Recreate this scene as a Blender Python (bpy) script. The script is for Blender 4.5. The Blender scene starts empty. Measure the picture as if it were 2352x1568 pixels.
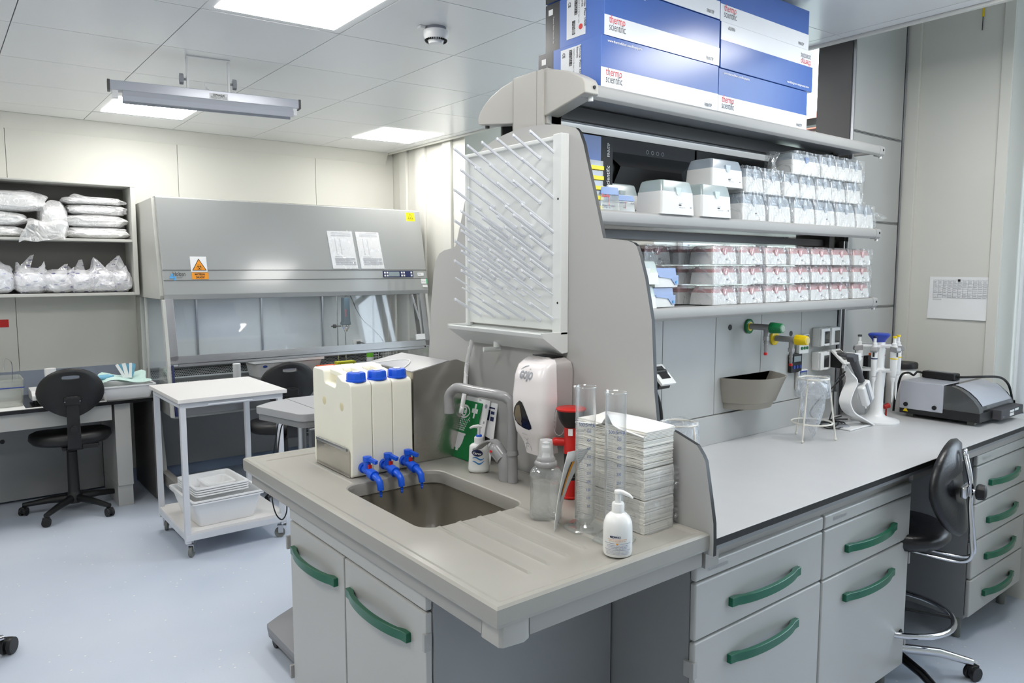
import bpy, bmesh, math, random
from mathutils import Vector, Matrix, noise
C = bpy.context.scene.collection
SC = bpy.context.scene
PI = math.pi
# ---------------------------------------------------------------- camera
cam_d = bpy.data.cameras.new('camera'); cam = bpy.data.objects.new('camera', cam_d); C.objects.link(cam)
R_ = Matrix(((0.78500158, -0.61949367, -3.24293338e-04), (-0.06013412, -0.0756789, -0.995317332), (0.61656825, 0.78134518, -0.0966607626)))
right = Vector(R_[0]); down = Vector(R_[1]); fwd = Vector(R_[2])
cam.matrix_world = Matrix.Translation((0, 0, 1.57)) @ Matrix((right, -down, -fwd)).transposed().to_4x4()
cam_d.sensor_width = 36.0; cam_d.lens = 36.0 * 1697.8 / 2352; cam_d.clip_start = 0.05; cam_d.clip_end = 200
SC.camera = cam
# ---------------------------------------------------------------- world and exposure
W = bpy.data.worlds.new('daylight'); SC.world = W; W.use_nodes = True
wb = W.node_tree.nodes['Background']; wb.inputs[0].default_value = (0.74, 0.87, 1.0, 1); wb.inputs[1].default_value = 4.2
SC.view_settings.view_transform = 'Standard'; SC.view_settings.look = 'None'
SC.view_settings.exposure = 0.70; SC.view_settings.gamma = 1.0; SC.view_settings.use_curve_mapping = False
PANEL_STRENGTH = 12.0
SC.cycles.max_bounces = 10; SC.cycles.transparent_max_bounces = 24; SC.cycles.diffuse_bounces = 5
SC.cycles.caustics_reflective = False; SC.cycles.caustics_refractive = False
SC.cycles.sample_clamp_indirect = 6.0
# ---------------------------------------------------------------- materials
def lin(c):
    return tuple(((v/255)/12.92 if v/255 <= 0.04045 else (((v/255)+0.055)/1.055)**2.4) for v in c)
def P(name, rgb, rough=0.5, metal=0.0, var=0.03, scale=6.0, bump=0.0, bscale=80.0, spec=0.5, coat=0.0, emit=0.0, trans=0.0, alpha=1.0, aniso=None):
    m = bpy.data.materials.new(name); m.use_nodes = True
    nt = m.node_tree; b = nt.nodes['Principled BSDF']; c = lin(rgb)
    tc = nt.nodes.new('ShaderNodeTexCoord')
    if var > 0:
        n = nt.nodes.new('ShaderNodeTexNoise'); n.inputs['Scale'].default_value = scale; n.inputs['Detail'].default_value = 4
        nt.links.new(tc.outputs['Object'], n.inputs['Vector'])
        r = nt.nodes.new('ShaderNodeValToRGB')
        r.color_ramp.elements[0].position = 0.3; r.color_ramp.elements[1].position = 0.7
        r.color_ramp.elements[0].color = (*[v*(1-var) for v in c], 1); r.color_ramp.elements[1].color = (*[min(1, v*(1+var)) for v in c], 1)
        nt.links.new(n.outputs['Fac'], r.inputs['Fac']); nt.links.new(r.outputs['Color'], b.inputs['Base Color'])
    else:
        b.inputs['Base Color'].default_value = (*c, 1)
    b.inputs['Roughness'].default_value = rough; b.inputs['Metallic'].default_value = metal
    b.inputs['Specular IOR Level'].default_value = spec
    b.inputs['Coat Weight'].default_value = coat; b.inputs['Coat Roughness'].default_value = 0.1
    b.inputs['Transmission Weight'].default_value = trans; b.inputs['Alpha'].default_value = alpha
    if emit > 0:
        b.inputs['Emission Color'].default_value = (*c, 1); b.inputs['Emission Strength'].default_value = emit
    if bump > 0:
        n2 = nt.nodes.new('ShaderNodeTexNoise'); n2.inputs['Scale'].default_value = bscale; n2.inputs['Detail'].default_value = 3
        if aniso:
            mp = nt.nodes.new('ShaderNodeMapping'); mp.inputs['Scale'].default_value = aniso
            nt.links.new(tc.outputs['Object'], mp.inputs['Vector']); nt.links.new(mp.outputs['Vector'], n2.inputs['Vector'])
        else:
            nt.links.new(tc.outputs['Object'], n2.inputs['Vector'])
        bp = nt.nodes.new('ShaderNodeBump'); bp.inputs['Strength'].default_value = bump; bp.inputs['Distance'].default_value = 0.01
        nt.links.new(n2.outputs['Fac'], bp.inputs['Height']); nt.links.new(bp.outputs['Normal'], b.inputs['Normal'])
    return m
def film(name, rgb, base=0.1, edge=0.5, rough=0.12, bump=0.6, bscale=12.0, crease_glint=0.5, body=0.5):
    """thin clear plastic or glass: transparent, with a glossy skin and (bump > 0) painted crease glints; body = share of milky diffuse in the skin"""
    m = bpy.data.materials.new(name); m.use_nodes = True
    nt = m.node_tree; b = nt.nodes['Principled BSDF']; out = nt.nodes['Material Output']
    c = lin(rgb); b.inputs['Base Color'].default_value = (*c, 1); b.inputs['Roughness'].default_value = rough
    b.inputs['Specular IOR Level'].default_value = 0.9
    gl = nt.nodes.new('ShaderNodeBsdfGlossy'); gl.inputs['Roughness'].default_value = rough
    skin = nt.nodes.new('ShaderNodeMixShader'); skin.inputs[0].default_value = body
    nt.links.new(gl.outputs[0], skin.inputs[1]); nt.links.new(b.outputs[0], skin.inputs[2])
    t = nt.nodes.new('ShaderNodeBsdfTransparent'); mx = nt.nodes.new('ShaderNodeMixShader')
    lw = nt.nodes.new('ShaderNodeLayerWeight'); lw.inputs['Blend'].default_value = 0.25
    tc = nt.nodes.new('ShaderNodeTexCoord')
    mr = nt.nodes.new('ShaderNodeMath'); mr.operation = 'MULTIPLY_ADD'; mr.inputs[1].default_value = edge; mr.inputs[2].default_value = base
    nt.links.new(lw.outputs['Facing'], mr.inputs[0])
    last = mr.outputs[0]
    if bump > 0:
        n = nt.nodes.new('ShaderNodeTexNoise'); n.inputs['Scale'].default_value = bscale; n.inputs['Detail'].default_value = 1.5; n.inputs['Distortion'].default_value = 2.5
        nt.links.new(tc.outputs['Object'], n.inputs['Vector'])
        bp = nt.nodes.new('ShaderNodeBump'); bp.inputs['Strength'].default_value = bump; bp.inputs['Distance'].default_value = 0.03
        nt.links.new(n.outputs['Fac'], bp.inputs['Height']); nt.links.new(bp.outputs['Normal'], b.inputs['Normal']); nt.links.new(bp.outputs['Normal'], gl.inputs['Normal'])
        # creases catching light, painted as more opaque lines where the noise crosses its mean
        s1 = nt.nodes.new('ShaderNodeMath'); s1.operation = 'SUBTRACT'; s1.inputs[1].default_value = 0.5; nt.links.new(n.outputs['Fac'], s1.inputs[0])
        s2 = nt.nodes.new('ShaderNodeMath'); s2.operation = 'ABSOLUTE'; nt.links.new(s1.outputs[0], s2.inputs[0])
        rp = nt.nodes.new('ShaderNodeValToRGB'); rp.color_ramp.elements[0].position = 0.0; rp.color_ramp.elements[1].position = 0.018
        rp.color_ramp.elements[0].color = (1, 1, 1, 1); rp.color_ramp.elements[1].color = (0, 0, 0, 1)
        nt.links.new(s2.outputs[0], rp.inputs['Fac'])
        a2 = nt.nodes.new('ShaderNodeMath'); a2.operation = 'MULTIPLY_ADD'; a2.inputs[1].default_value = crease_glint; a2.use_clamp = True
        nt.links.new(rp.outputs['Color'], a2.inputs[0]); nt.links.new(last, a2.inputs[2]); last = a2.outputs[0]
    nt.links.new(last, mx.inputs[0]); nt.links.new(t.outputs[0], mx.inputs[1]); nt.links.new(skin.outputs[0], mx.inputs[2])
    nt.links.new(mx.outputs[0], out.inputs['Surface'])
    return m
M = dict(
 wall=P('wall_paint', (212, 211, 203), 0.6, var=0.01, scale=2), ceil=P('ceiling_panel', (230, 231, 231), 0.28, var=0.01, scale=2, bump=0.04, bscale=3, spec=0.6),
 cove=P('cove_white', (214, 213, 206), 0.5, var=0.01), frame_w=P('window_white', (222, 224, 226), 0.4, var=0.01),
 cab=P('cabinet_grey', (178, 177, 173), 0.32, var=0.012, scale=3), cab_d=P('cabinet_side_grey', (140, 141, 142), 0.38, var=0.02),
 apron=P('apron_grey', (160, 157, 152), 0.4, var=0.01), steel_grey=P('grey_lacquer', (176, 177, 175), 0.4, var=0.015),
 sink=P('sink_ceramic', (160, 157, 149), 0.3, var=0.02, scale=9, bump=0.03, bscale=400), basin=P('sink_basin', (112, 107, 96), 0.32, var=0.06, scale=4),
 panel=P('end_panel_grey', (177, 176, 174), 0.5, var=0.01), black=P('black_edge', (22, 22, 24), 0.4, var=0.0),
 bench=P('bench_laminate', (198, 198, 199), 0.33, var=0.012, scale=12), shelfp=P('shelf_profile', (166, 165, 163), 0.42, var=0.01),
 cap=P('end_cap_plastic', (178, 175, 169), 0.42, var=0.015), dark=P('dark_grey', (84, 82, 81), 0.5, var=0.05), vdark=P('dark_steel', (66, 64, 64), 0.35, var=0.03),
 green=P('green_plastic', (0, 90, 64), 0.28, var=0.03), blk=P('black_plastic', (18, 18, 20), 0.45, var=0.05, bump=0.05, bscale=200),
 blkg=P('black_gloss', (14, 14, 16), 0.15, var=0.0), leather=P('black_polyurethane', (24, 24, 27), 0.33, var=0.05, bump=0.08, bscale=120),
 chrome=P('chrome', (214, 214, 218), 0.08, 1.0, var=0.0), alu=P('aluminium', (188, 190, 194), 0.32, 1.0, var=0.02),
 steel=P('stainless_steel', (196, 192, 186), 0.26, 1.0, var=0.12, scale=5, bump=0.05, bscale=60), steelb=P('brushed_steel', (160, 160, 160), 0.3, 1.0, var=0.04, bump=0.08, bscale=40, aniso=(0.2, 8, 8)),
 white=P('white_plastic', (232, 232, 232), 0.3, var=0.008), whiteg=P('white_gloss', (238, 236, 236), 0.16, var=0.0), lacq=P('white_lacquer', (205, 207, 212), 0.35, var=0.01),
 speck=P('speckled_top', (222, 219, 216), 0.35, var=0.03, scale=300), paper=P('paper', (236, 236, 236), 0.7, var=0.01), towel=P('paper_towel', (240, 237, 230), 0.85, var=0.03, scale=60, bump=0.06, bscale=300),
 jug=P('jug_plastic', (246, 243, 228), 0.38, var=0.02, scale=5), jugb=P('jug_plastic_thick', (226, 216, 178), 0.4, var=0.02),
 blue=P('blue_plastic', (24, 92, 222), 0.3, var=0.02), red=P('red_plastic', (196, 26, 20), 0.28, var=0.02), yellow=P('yellow_plastic', (232, 200, 10), 0.35, var=0.02),
 orange=P('orange_plastic', (236, 92, 30), 0.4, var=0.02), lime=P('lime_plastic', (206, 206, 30), 0.4, var=0.02),
 tbox=P('box_blue', (66, 102, 176), 0.22, var=0.02), tend=P('box_blue_end', (82, 118, 196), 0.3, var=0.02), tblk=P('box_black', (38, 38, 42), 0.3, var=0.04), tband=P('box_white', (232, 234, 238), 0.25, var=0.01),
 bblk=P('matt_black_card', (15, 15, 17), 0.5, var=0.05, spec=0.3), tip=P('tipbox_white', (232, 232, 230), 0.4, var=0.01), tipd=P('tipbox_warm', (206, 204, 198), 0.45, var=0.02),
 ink=P('ink_grey', (70, 70, 74), 0.6, var=0.0), inkl=P('ink_light', (150, 152, 160), 0.6, var=0.0), inkr=P('ink_red', (214, 40, 44), 0.5, var=0.0), inkw=P('ink_white', (240, 240, 240), 0.5, var=0.0),
 inkb=P('ink_blue', (40, 66, 150), 0.5, var=0.0), inkn=P('ink_navy', (24, 34, 84), 0.5, var=0.0), inkk=P('ink_black', (12, 12, 12), 0.5, var=0.0), inko=P('ink_orange', (246, 160, 20), 0.5, var=0.0),
 inksky=P('ink_sky', (84, 164, 220), 0.5, var=0.0), signg=P('sign_green', (10, 122, 62), 0.35, var=0.01), signo=P('sign_orange', (240, 152, 16), 0.4, var=0.0), signy=P('sign_yellow', (232, 216, 20), 0.4, var=0.0),
 tap=P('grey_epoxy', (150, 149, 150), 0.22, var=0.01), pink=P('dispenser_white', (232, 226, 226), 0.22, var=0.008), pinks=P('dispenser_grey', (178, 172, 170), 0.35, var=0.01),
 rack=P('polystyrene_white', (222, 224, 222), 0.4, var=0.008), peg=P('peg_white', (226, 228, 234), 0.35, var=0.0),
 bsc=P('hood_grey', (160, 162, 160), 0.24, var=0.012, scale=2, coat=0.5), bscl=P('hood_light', (196, 196, 190), 0.45, var=0.02), inner=P('chamber_steel', (206, 212, 214), 0.4, 0.0, var=0.03),
 shadow=P('recess_dark', (60, 60, 62), 0.7, var=0.03), navy=P('motor_blue', (28, 52, 66), 0.4, var=0.03), lcd=P('lcd', (140, 152, 156), 0.2, var=0.02),
 holder=P('taupe_plastic', (150, 144, 134), 0.45, var=0.015), mint=P('mint_cloth', (196, 222, 214), 0.8, var=0.05, scale=30, bump=0.2, bscale=60), teal=P('mask_blue', (120, 178, 204), 0.8, var=0.1, scale=40),
 wire=P('white_wire', (226, 222, 212), 0.35, var=0.0), brush=P('faceted_grey', (152, 154, 160), 0.3, var=0.01), silver=P('silver_paint', (186, 189, 198), 0.3, 0.2, var=0.01),
 clay=P('roof_tiles', (190, 104, 78), 0.8, var=0.2, scale=40), stone=P('outside_stone', (196, 200, 186), 0.9, var=0.25, scale=3), stucco=P('outside_wall', (214, 216, 214), 0.9, var=0.05),
 rubber=P('grey_rubber', (112, 114, 110), 0.6, var=0.05), platg=P('platform_grey', (128, 128, 130), 0.4, var=0.02), platg2=P('platform_grey_edge', (112, 111, 112), 0.4, var=0.02), cartg=P('cart_grey', (158, 158, 160), 0.35, var=0.015),
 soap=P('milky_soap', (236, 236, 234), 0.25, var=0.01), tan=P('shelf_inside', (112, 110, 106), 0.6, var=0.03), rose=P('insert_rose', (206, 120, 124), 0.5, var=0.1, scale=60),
 curt=P('curtain', (226, 232, 238), 0.8, var=0.02),
)
M['glass'] = film('clear_glass', (226, 236, 234), 0.05, 0.75, 0.03, 0.0, body=0.25)
M['pane'] = film('window_glass', (226, 238, 240), 0.05, 0.2, 0.02, 0.0, body=0.0)
M['sash'] = film('sash_glass', (196, 206, 210), 0.07, 0.2, 0.03, 0.0, body=0.25)
M['bag'] = film('clear_film', (244, 246, 250), 0.09, 0.35, 0.10, 1.0, 9.0, 0.45, 0.45)
M['bagw'] = film('milky_film', (252, 252, 252), 0.50, 0.3, 0.2, 0.5, 9.0, 0.3, 0.92)
M['bagp'] = film('bag_polythene', (228, 234, 242), 0.30, 0.35, 0.2, 0.5, 8.0, 0.25, 0.8)
M['lidb'] = film('lid_smoke_blue', (188, 200, 212), 0.55, 0.3, 0.25, 0.0, body=0.9)
M['lidg'] = film('lid_clear_green', (206, 222, 222), 0.5, 0.3, 0.25, 0.0, body=0.9)
M['lidr'] = film('lid_pink', (228, 180, 182), 0.45, 0.3, 0.25, 0.0, body=0.9)
M['lidbl'] = film('lid_blue', (112, 146, 206), 0.7, 0.2, 0.25, 0.0, body=0.95)
M['smoke'] = film('smoked_cover', (40, 42, 44), 0.8, 0.15, 0.08, 0.0, body=0.9)
M['liquid'] = film('clear_gel', (214, 220, 220), 0.16, 0.55, 0.06, 0.25, 9.0, 0.12, 0.45)
M['tank'] = film('tank_plastic', (206, 208, 196), 0.3, 0.4, 0.1, 0.0, body=0.8)
M['sheet'] = film('sheet_protector', (236, 238, 248), 0.08, 0.2, 0.12, 0.6, 5.0, 0.10, 0.4)
# lamp diffuser
m = bpy.data.materials.new('emissive_panel'); m.use_nodes = True; b = m.node_tree.nodes['Principled BSDF']
b.inputs['Base Color'].default_value = (.9, .9, .9, 1); b.inputs['Emission Color'].default_value = (1, 0.985, 0.955, 1); b.inputs['Emission Strength'].default_value = PANEL_STRENGTH; M['lamp'] = m
m = bpy.data.materials.new('tube_diffuser'); m.use_nodes = True; b = m.node_tree.nodes['Principled BSDF']
b.inputs['Base Color'].default_value = (.8, .85, .9, 1); b.inputs['Roughness'].default_value = 0.2; b.inputs['Emission Color'].default_value = (0.9, 0.97, 1, 1); b.inputs['Emission Strength'].default_value = 0.28; M['tube'] = m  # weak glow put in for the reflections on the diffuser glass
# floor: pale blue vinyl with fine grain, flakes and welded seams
m = bpy.data.materials.new('vinyl_floor'); m.use_nodes = True; nt = m.node_tree; b = nt.nodes['Principled BSDF']
tc = nt.nodes.new('ShaderNodeTexCoord')
def nz(sc, det=3):
    n = nt.nodes.new('ShaderNodeTexNoise'); n.inputs['Scale'].default_value = sc; n.inputs['Detail'].default_value = det; nt.links.new(tc.outputs['Object'], n.inputs['Vector']); return n
def ramp(src, p0, c0, p1, c1):
    r = nt.nodes.new('ShaderNodeValToRGB'); r.color_ramp.elements[0].position = p0; r.color_ramp.elements[1].position = p1
    r.color_ramp.elements[0].color = c0; r.color_ramp.elements[1].color = c1; nt.links.new(src, r.inputs['Fac']); return r
def mix(f, a, bb):
    x = nt.nodes.new('ShaderNodeMix'); x.data_type = 'RGBA'; nt.links.new(f, x.inputs['Factor'])
    if isinstance(a, tuple): x.inputs['A'].default_value = a
    else: nt.links.new(a, x.inputs['A'])
    if isinstance(bb, tuple): x.inputs['B'].default_value = bb
    else: nt.links.new(bb, x.inputs['B'])
    return x.outputs['Result']
base = ramp(nz(1.6).outputs['Fac'], .3, (*lin((184, 194, 210)), 1), .7, (*lin((196, 203, 216)), 1)).outputs['Color']
fine = ramp(nz(260, 2).outputs['Fac'], .35, (0, 0, 0, 1), .75, (.30, .30, .30, 1)).outputs['Color']
col = mix(fine, base, (*lin((206, 208, 212)), 1))
vo = nt.nodes.new('ShaderNodeTexVoronoi'); vo.inputs['Scale'].default_value = 17; nt.links.new(tc.outputs['Object'], vo.inputs['Vector'])
fl = ramp(vo.outputs['Distance'], .05, (1, 1, 1, 1), .085, (0, 0, 0, 1)).outputs['Color']
col = mix(fl, col, (*lin((232, 230, 226)), 1))
vo2 = nt.nodes.new('ShaderNodeTexVoronoi'); vo2.inputs['Scale'].default_value = 23; nt.links.new(tc.outputs['Object'], vo2.inputs['Vector'])
fl2 = ramp(vo2.outputs['Distance'], .02, (.6, .6, .6, 1), .045, (0, 0, 0, 1)).outputs['Color']
col = mix(fl2, col, (*lin((112, 128, 158)), 1))
nt.links.new(col, b.inputs['Base Color']); b.inputs['Roughness'].default_value = 0.42
M['floor'] = m
# ---------------------------------------------------------------- mesh helpers
class MB:
    def __init__(s): s.v = []; s.f = []; s.m = []
    def add(s, vs, fs, mi=0):
        o = len(s.v); s.v += [Vector(v) for v in vs]; s.f += [[o+i for i in f] for f in fs]; s.m += [mi]*len(fs); return s
    def box(s, x0, y0, z0, x1, y1, z1, mi=0, top=None):
        # top: optional (dx, dy) inset of the upper face
        dx, dy = top or (0, 0)
        return s.add([(x0, y0, z0), (x1, y0, z0), (x1, y1, z0), (x0, y1, z0), (x0+dx, y0+dy, z1), (x1-dx, y0+dy, z1), (x1-dx, y1-dy, z1), (x0+dx, y1-dy, z1)],
                     [(3, 2, 1, 0), (4, 5, 6, 7), (0, 1, 5, 4), (1, 2, 6, 5), (2, 3, 7, 6), (3, 0, 4, 7)], mi)
    def obox(s, c, h, rot=None, mi=0):
        a = MB().box(-h[0], -h[1], -h[2], h[0], h[1], h[2]); R = rot or Matrix.Identity(3)
        return s.add([R @ v + Vector(c) for v in a.v], a.f, mi)
    def bar(s, p, q, w, h, mi=0, up=(0, 0, 1)):
        p = Vector(p); q = Vector(q); d = (q-p); L = d.length; d.normalize(); u = Vector(up)
        sdir = d.cross(u).normalized(); u2 = sdir.cross(d)
        R = Matrix((sdir, d, u2)).transposed()
        return s.obox((p+q)/2, (w/2, L/2, h/2), R, mi)
    def loft(s, rings, cap=True, mi=0, closed=False):
        n = len(rings[0]); o = len(s.v); vs = [p for r in rings for p in r]; fs = []
        k = len(rings)
        for i in range(k if closed else k-1):
            for j in range(n):
                a = i*n+j; b_ = i*n+(j+1) % n; c_ = ((i+1) % k)*n+(j+1) % n; d_ = ((i+1) % k)*n+j; fs.append((a, b_, c_, d_))
        if cap and not closed:
            fs.append(tuple(reversed(range(n)))); fs.append(tuple((k-1)*n+j for j in range(n)))
        return s.add(vs, fs, mi)
    def cyl(s, p, q, r, r2=None, n=16, mi=0, cap=True):
        p = Vector(p); q = Vector(q); r2 = r if r2 is None else r2; d = (q-p).normalized()
        a = d.orthogonal().normalized(); b_ = d.cross(a)
        ring = lambda c, rr: [c+a*(rr*math.cos(2*PI*i/n))+b_*(rr*math.sin(2*PI*i/n)) for i in range(n)]
        return s.loft([ring(p, r), ring(q, r2)], cap, mi)
    def tube(s, pts, r, n=8, mi=0, closed=False, cap=True):
        pts = [Vector(p) for p in pts]; k = len(pts); rings = []; prev = None
        for i, p in enumerate(pts):
            if closed: t = pts[(i+1) % k]-pts[i-1]
            else: t = pts[min(i+1, k-1)]-pts[max(i-1, 0)]
            t.normalize()
            if prev is None: a = t.orthogonal().normalized()
            else:
                a = prev-t*prev.dot(t)
                a = a.normalized() if a.length > 1e-6 else t.orthogonal().normalized()
            prev = a; b_ = t.cross(a); rr = r[i] if isinstance(r, (list, tuple)) else r
            rings.append([p+a*(rr*math.cos(2*PI*j/n))+b_*(rr*math.sin(2*PI*j/n)) for j in range(n)])
        return s.loft(rings, cap, mi, closed)
    def lathe(s, prof, c=(0, 0, 0), n=24, mi=0, axis='Z', sx=1, sy=1, gear=None):
        c = Vector(c); rings = []
        for pi_, (r, h) in enumerate(prof):
            ring = []
            for i in range(n):
                rr = r*(gear[1] if gear and i % gear[0] == 0 and gear[2] <= pi_ <= gear[3] else 1)
                x = rr*math.cos(2*PI*i/n)*sx; y = rr*math.sin(2*PI*i/n)*sy
                ring.append(c+(Vector((x, y, h)) if axis == 'Z' else Vector((h, x, y)) if axis == 'X' else Vector((y, h, x))))
            rings.append(ring)
        return s.loft(rings, True, mi)
    def prism(s, poly, plane, a, b_, mi=0, side=None):
        # poly in the two remaining axes; plane 'yz' is extruded along x from a to b
        def mk(u, v, w): return {'yz': (w, u, v), 'xz': (u, w, v), 'xy': (u, v, w)}[plane]
        n = len(poly); vs = [mk(u, v, a) for u, v in poly]+[mk(u, v, b_) for u, v in poly]
        s.add(vs, [tuple(range(n)), tuple(reversed(range(n, 2*n)))], mi)
        o = len(s.v)-2*n
        for i in range(n): s.f.append([o+i, o+(i+1) % n, o+n+(i+1) % n, o+n+i]); s.m.append(mi if side is None else side)
        return s
    def sphere(s, c, r, n=16, k=10, mi=0, sx=1, sy=1, sz=1):
        return s.lathe([(max(1e-4, r*math.sin(PI*i/k)), -r*sz*math.cos(PI*i/k)) for i in range(k+1)], c, n, mi, 'Z', sx, sy)
    def move(s, mat):
        s.v = [mat @ v for v in s.v]; return s
def smooth_path(pts, k=8):
    pts = [Vector(p) for p in pts]; out = []
    for i in range(len(pts)-1):
        p0 = pts[max(i-1, 0)]; p1 = pts[i]; p2 = pts[i+1]; p3 = pts[min(i+2, len(pts)-1)]
        for j in range(k):
            t = j/k
            out.append(0.5*((2*p1)+(p2-p0)*t+(2*p0-5*p1+4*p2-p3)*t*t+(3*p1-p0-3*p2+p3)*t**3))
    out.append(pts[-1]); return out
def arc(c, r, a0, a1, n):
    return [(c[0]+r*math.cos(a0+(a1-a0)*i/n), c[1]+r*math.sin(a0+(a1-a0)*i/n)) for i in range(n+1)]
def rrect(x0, y0, x1, y1, r, n=4):
    return arc((x1-r, y1-r), r, 0, PI/2, n)+arc((x0+r, y1-r), r, PI/2, PI, n)+arc((x0+r, y0+r), r, PI, 1.5*PI, n)+arc((x1-r, y0+r), r, 1.5*PI, 2*PI, n)
def wm(o):
    m_ = Matrix.Identity(4)
    while o is not None: m_ = o.matrix_basis @ m_; o = o.parent
    return m_
def build(mb, name, mat, parent=None, world=True, bevel=0.0, seg=2, angle=38, kind=None, label=None, flat=False):
    me = bpy.data.meshes.new(name); vs = mb.v
    if parent is not None and world:
        inv = wm(parent).inverted(); vs = [inv @ v for v in vs]
    me.from_pydata([tuple(v) for v in vs], [], mb.f)
    mats = mat if isinstance(mat, (list, tuple)) else [mat]
    for x in mats: me.materials.append(M[x] if isinstance(x, str) else x)
    if len(mats) > 1: me.polygons.foreach_set('material_index', mb.m)
    bm = bmesh.new(); bm.from_mesh(me)
    bmesh.ops.recalc_face_normals(bm, faces=bm.faces)
    if bevel > 0:
        es = [e for e in bm.edges if len(e.link_faces) == 2 and e.calc_face_angle(0) > math.radians(30)]
        bmesh.ops.bevel(bm, geom=es, offset=bevel, segments=seg, affect='EDGES', profile=0.5, clamp_overlap=True)
    bm.to_mesh(me); bm.free()
    if not flat:
        me.polygons.foreach_set('use_smooth', [True]*len(me.polygons)); me.set_sharp_from_angle(angle=math.radians(angle))
    o = bpy.data.objects.new(name, me); C.objects.link(o)
    if parent is not None: o.parent = parent
    if bevel > 0:
        w = o.modifiers.new('wn', 'WEIGHTED_NORMAL'); w.keep_sharp = True
    if kind: o['kind'] = kind
    if label: o['label'] = label
    return o
def thing(name, label, cat, loc=(0, 0, 0), rz=0.0, group=None):
    o = bpy.data.objects.new(name, None); C.objects.link(o); o.location = loc; o.rotation_euler = (0, 0, rz); o.empty_display_size = 0.05
    o['label'] = label; o['category'] = cat
    if group: o['group'] = group
    return o
def tag(o, label, cat, group=None):
    o['label'] = label; o['category'] = cat
    if group: o['group'] = group
    return o
def struct(mb, name, mat, **k):
    o = build(mb, name, mat, **k); o['kind'] = 'structure'; return o
def copy_tree(o, parent=None, root=True):
    c = o.copy(); C.objects.link(c)
    if not root: c.parent = parent
    for ch in list(o.children): copy_tree(ch, c, False)
    return c
_tc = {}
def text_mesh(s, bold=0.0, spacing=1.0):
    key = (s, bold, spacing)
    if key not in _tc:
        cu = bpy.data.curves.new('t', 'FONT'); cu.body = s; cu.size = 1; cu.offset = bold; cu.space_character = spacing; cu.resolution_u = 2
        o = bpy.data.objects.new('t', cu); C.objects.link(o)
        dg = bpy.context.evaluated_depsgraph_get(); me = bpy.data.meshes.new_from_object(o.evaluated_get(dg))
        vs = [v.co.copy() for v in me.vertices]; fs = [list(p.vertices) for p in me.polygons]
        bpy.data.objects.remove(o); bpy.data.curves.remove(cu); bpy.data.meshes.remove(me)
        x0 = min(v.x for v in vs); x1 = max(v.x for v in vs); _tc[key] = (vs, fs, x0, x1)
    return _tc[key]
def put_text(mb, s, origin, xd, yd, width=None, size=None, bold=0.0, mi=0, lift=0.0006, spacing=1.0, hs=1.0):
    vs, fs, x0, x1 = text_mesh(s, bold, spacing)
    xd = Vector(xd).normalized(); yd = Vector(yd).normalized(); n = xd.cross(yd)
    sx = (width/(x1-x0)) if width else size; sy = (size if size else sx)*hs
    o = Vector(origin)
    mb.add([o+xd*((v.x-x0)*sx)+yd*(v.y*sy)+n*lift for v in vs], fs, mi)
    return mb
def decal(mb, c, xd, yd, w, h, mi=0, lift=0.0004):
    xd = Vector(xd).normalized(); yd = Vector(yd).normalized(); n = xd.cross(yd); c = Vector(c)
    pts = [c+xd*(a*w/2)+yd*(b_*h/2) for a, b_ in ((-1, -1), (1, -1), (1, 1), (-1, 1))]
    return mb.add([p+n*lift for p in pts]+[p for p in pts], [(0, 1, 2, 3), (4, 7, 6, 5), (0, 4, 5, 1), (1, 5, 6, 2), (2, 6, 7, 3), (3, 7, 4, 0)], mi)
# ================================================================ the room
H1 = 2.6; H2 = 2.95
struct(MB().box(-1.9, -2.0, -0.1, 4.3, 6.0, 0.0), 'floor', 'floor')
cov = MB().box(-1.9, 5.97, 0.0, 3.3, 6.0, 0.1); struct(cov, 'baseboard_far', P('floor_upstand', (150, 166, 192), 0.5))
fw = struct(MB().box(-1.9, 6.0, 0.0, 3.36, 6.15, H2), 'wall_far', 'wall')
for x0, x1 in ((-1.9, -0.6), (-0.6, 0.46), (0.46, 1.53), (1.53, 2.62), (2.62, 3.36)):
    build(MB().box(x0+.0015, 5.985, 0.0, x1-.0015, 6.0, 2.94), 'wall_panel', 'wall', fw, bevel=.0012, seg=1)
struct(MB().prism([(5.93, 2.6), (5.985, 2.50), (6.0, 2.50), (6.0, 2.6)], 'yz', -1.9, 3.283), 'trim_1', 'cove', bevel=.003)
struct(MB().box(-2.05, -2.0, 0.0, -1.9, 6.15, H2), 'wall_left', 'wall')
struct(MB().box(-2.05, -2.15, 0.0, 4.3, -2.0, H2), 'wall_back', 'wall')
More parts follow.
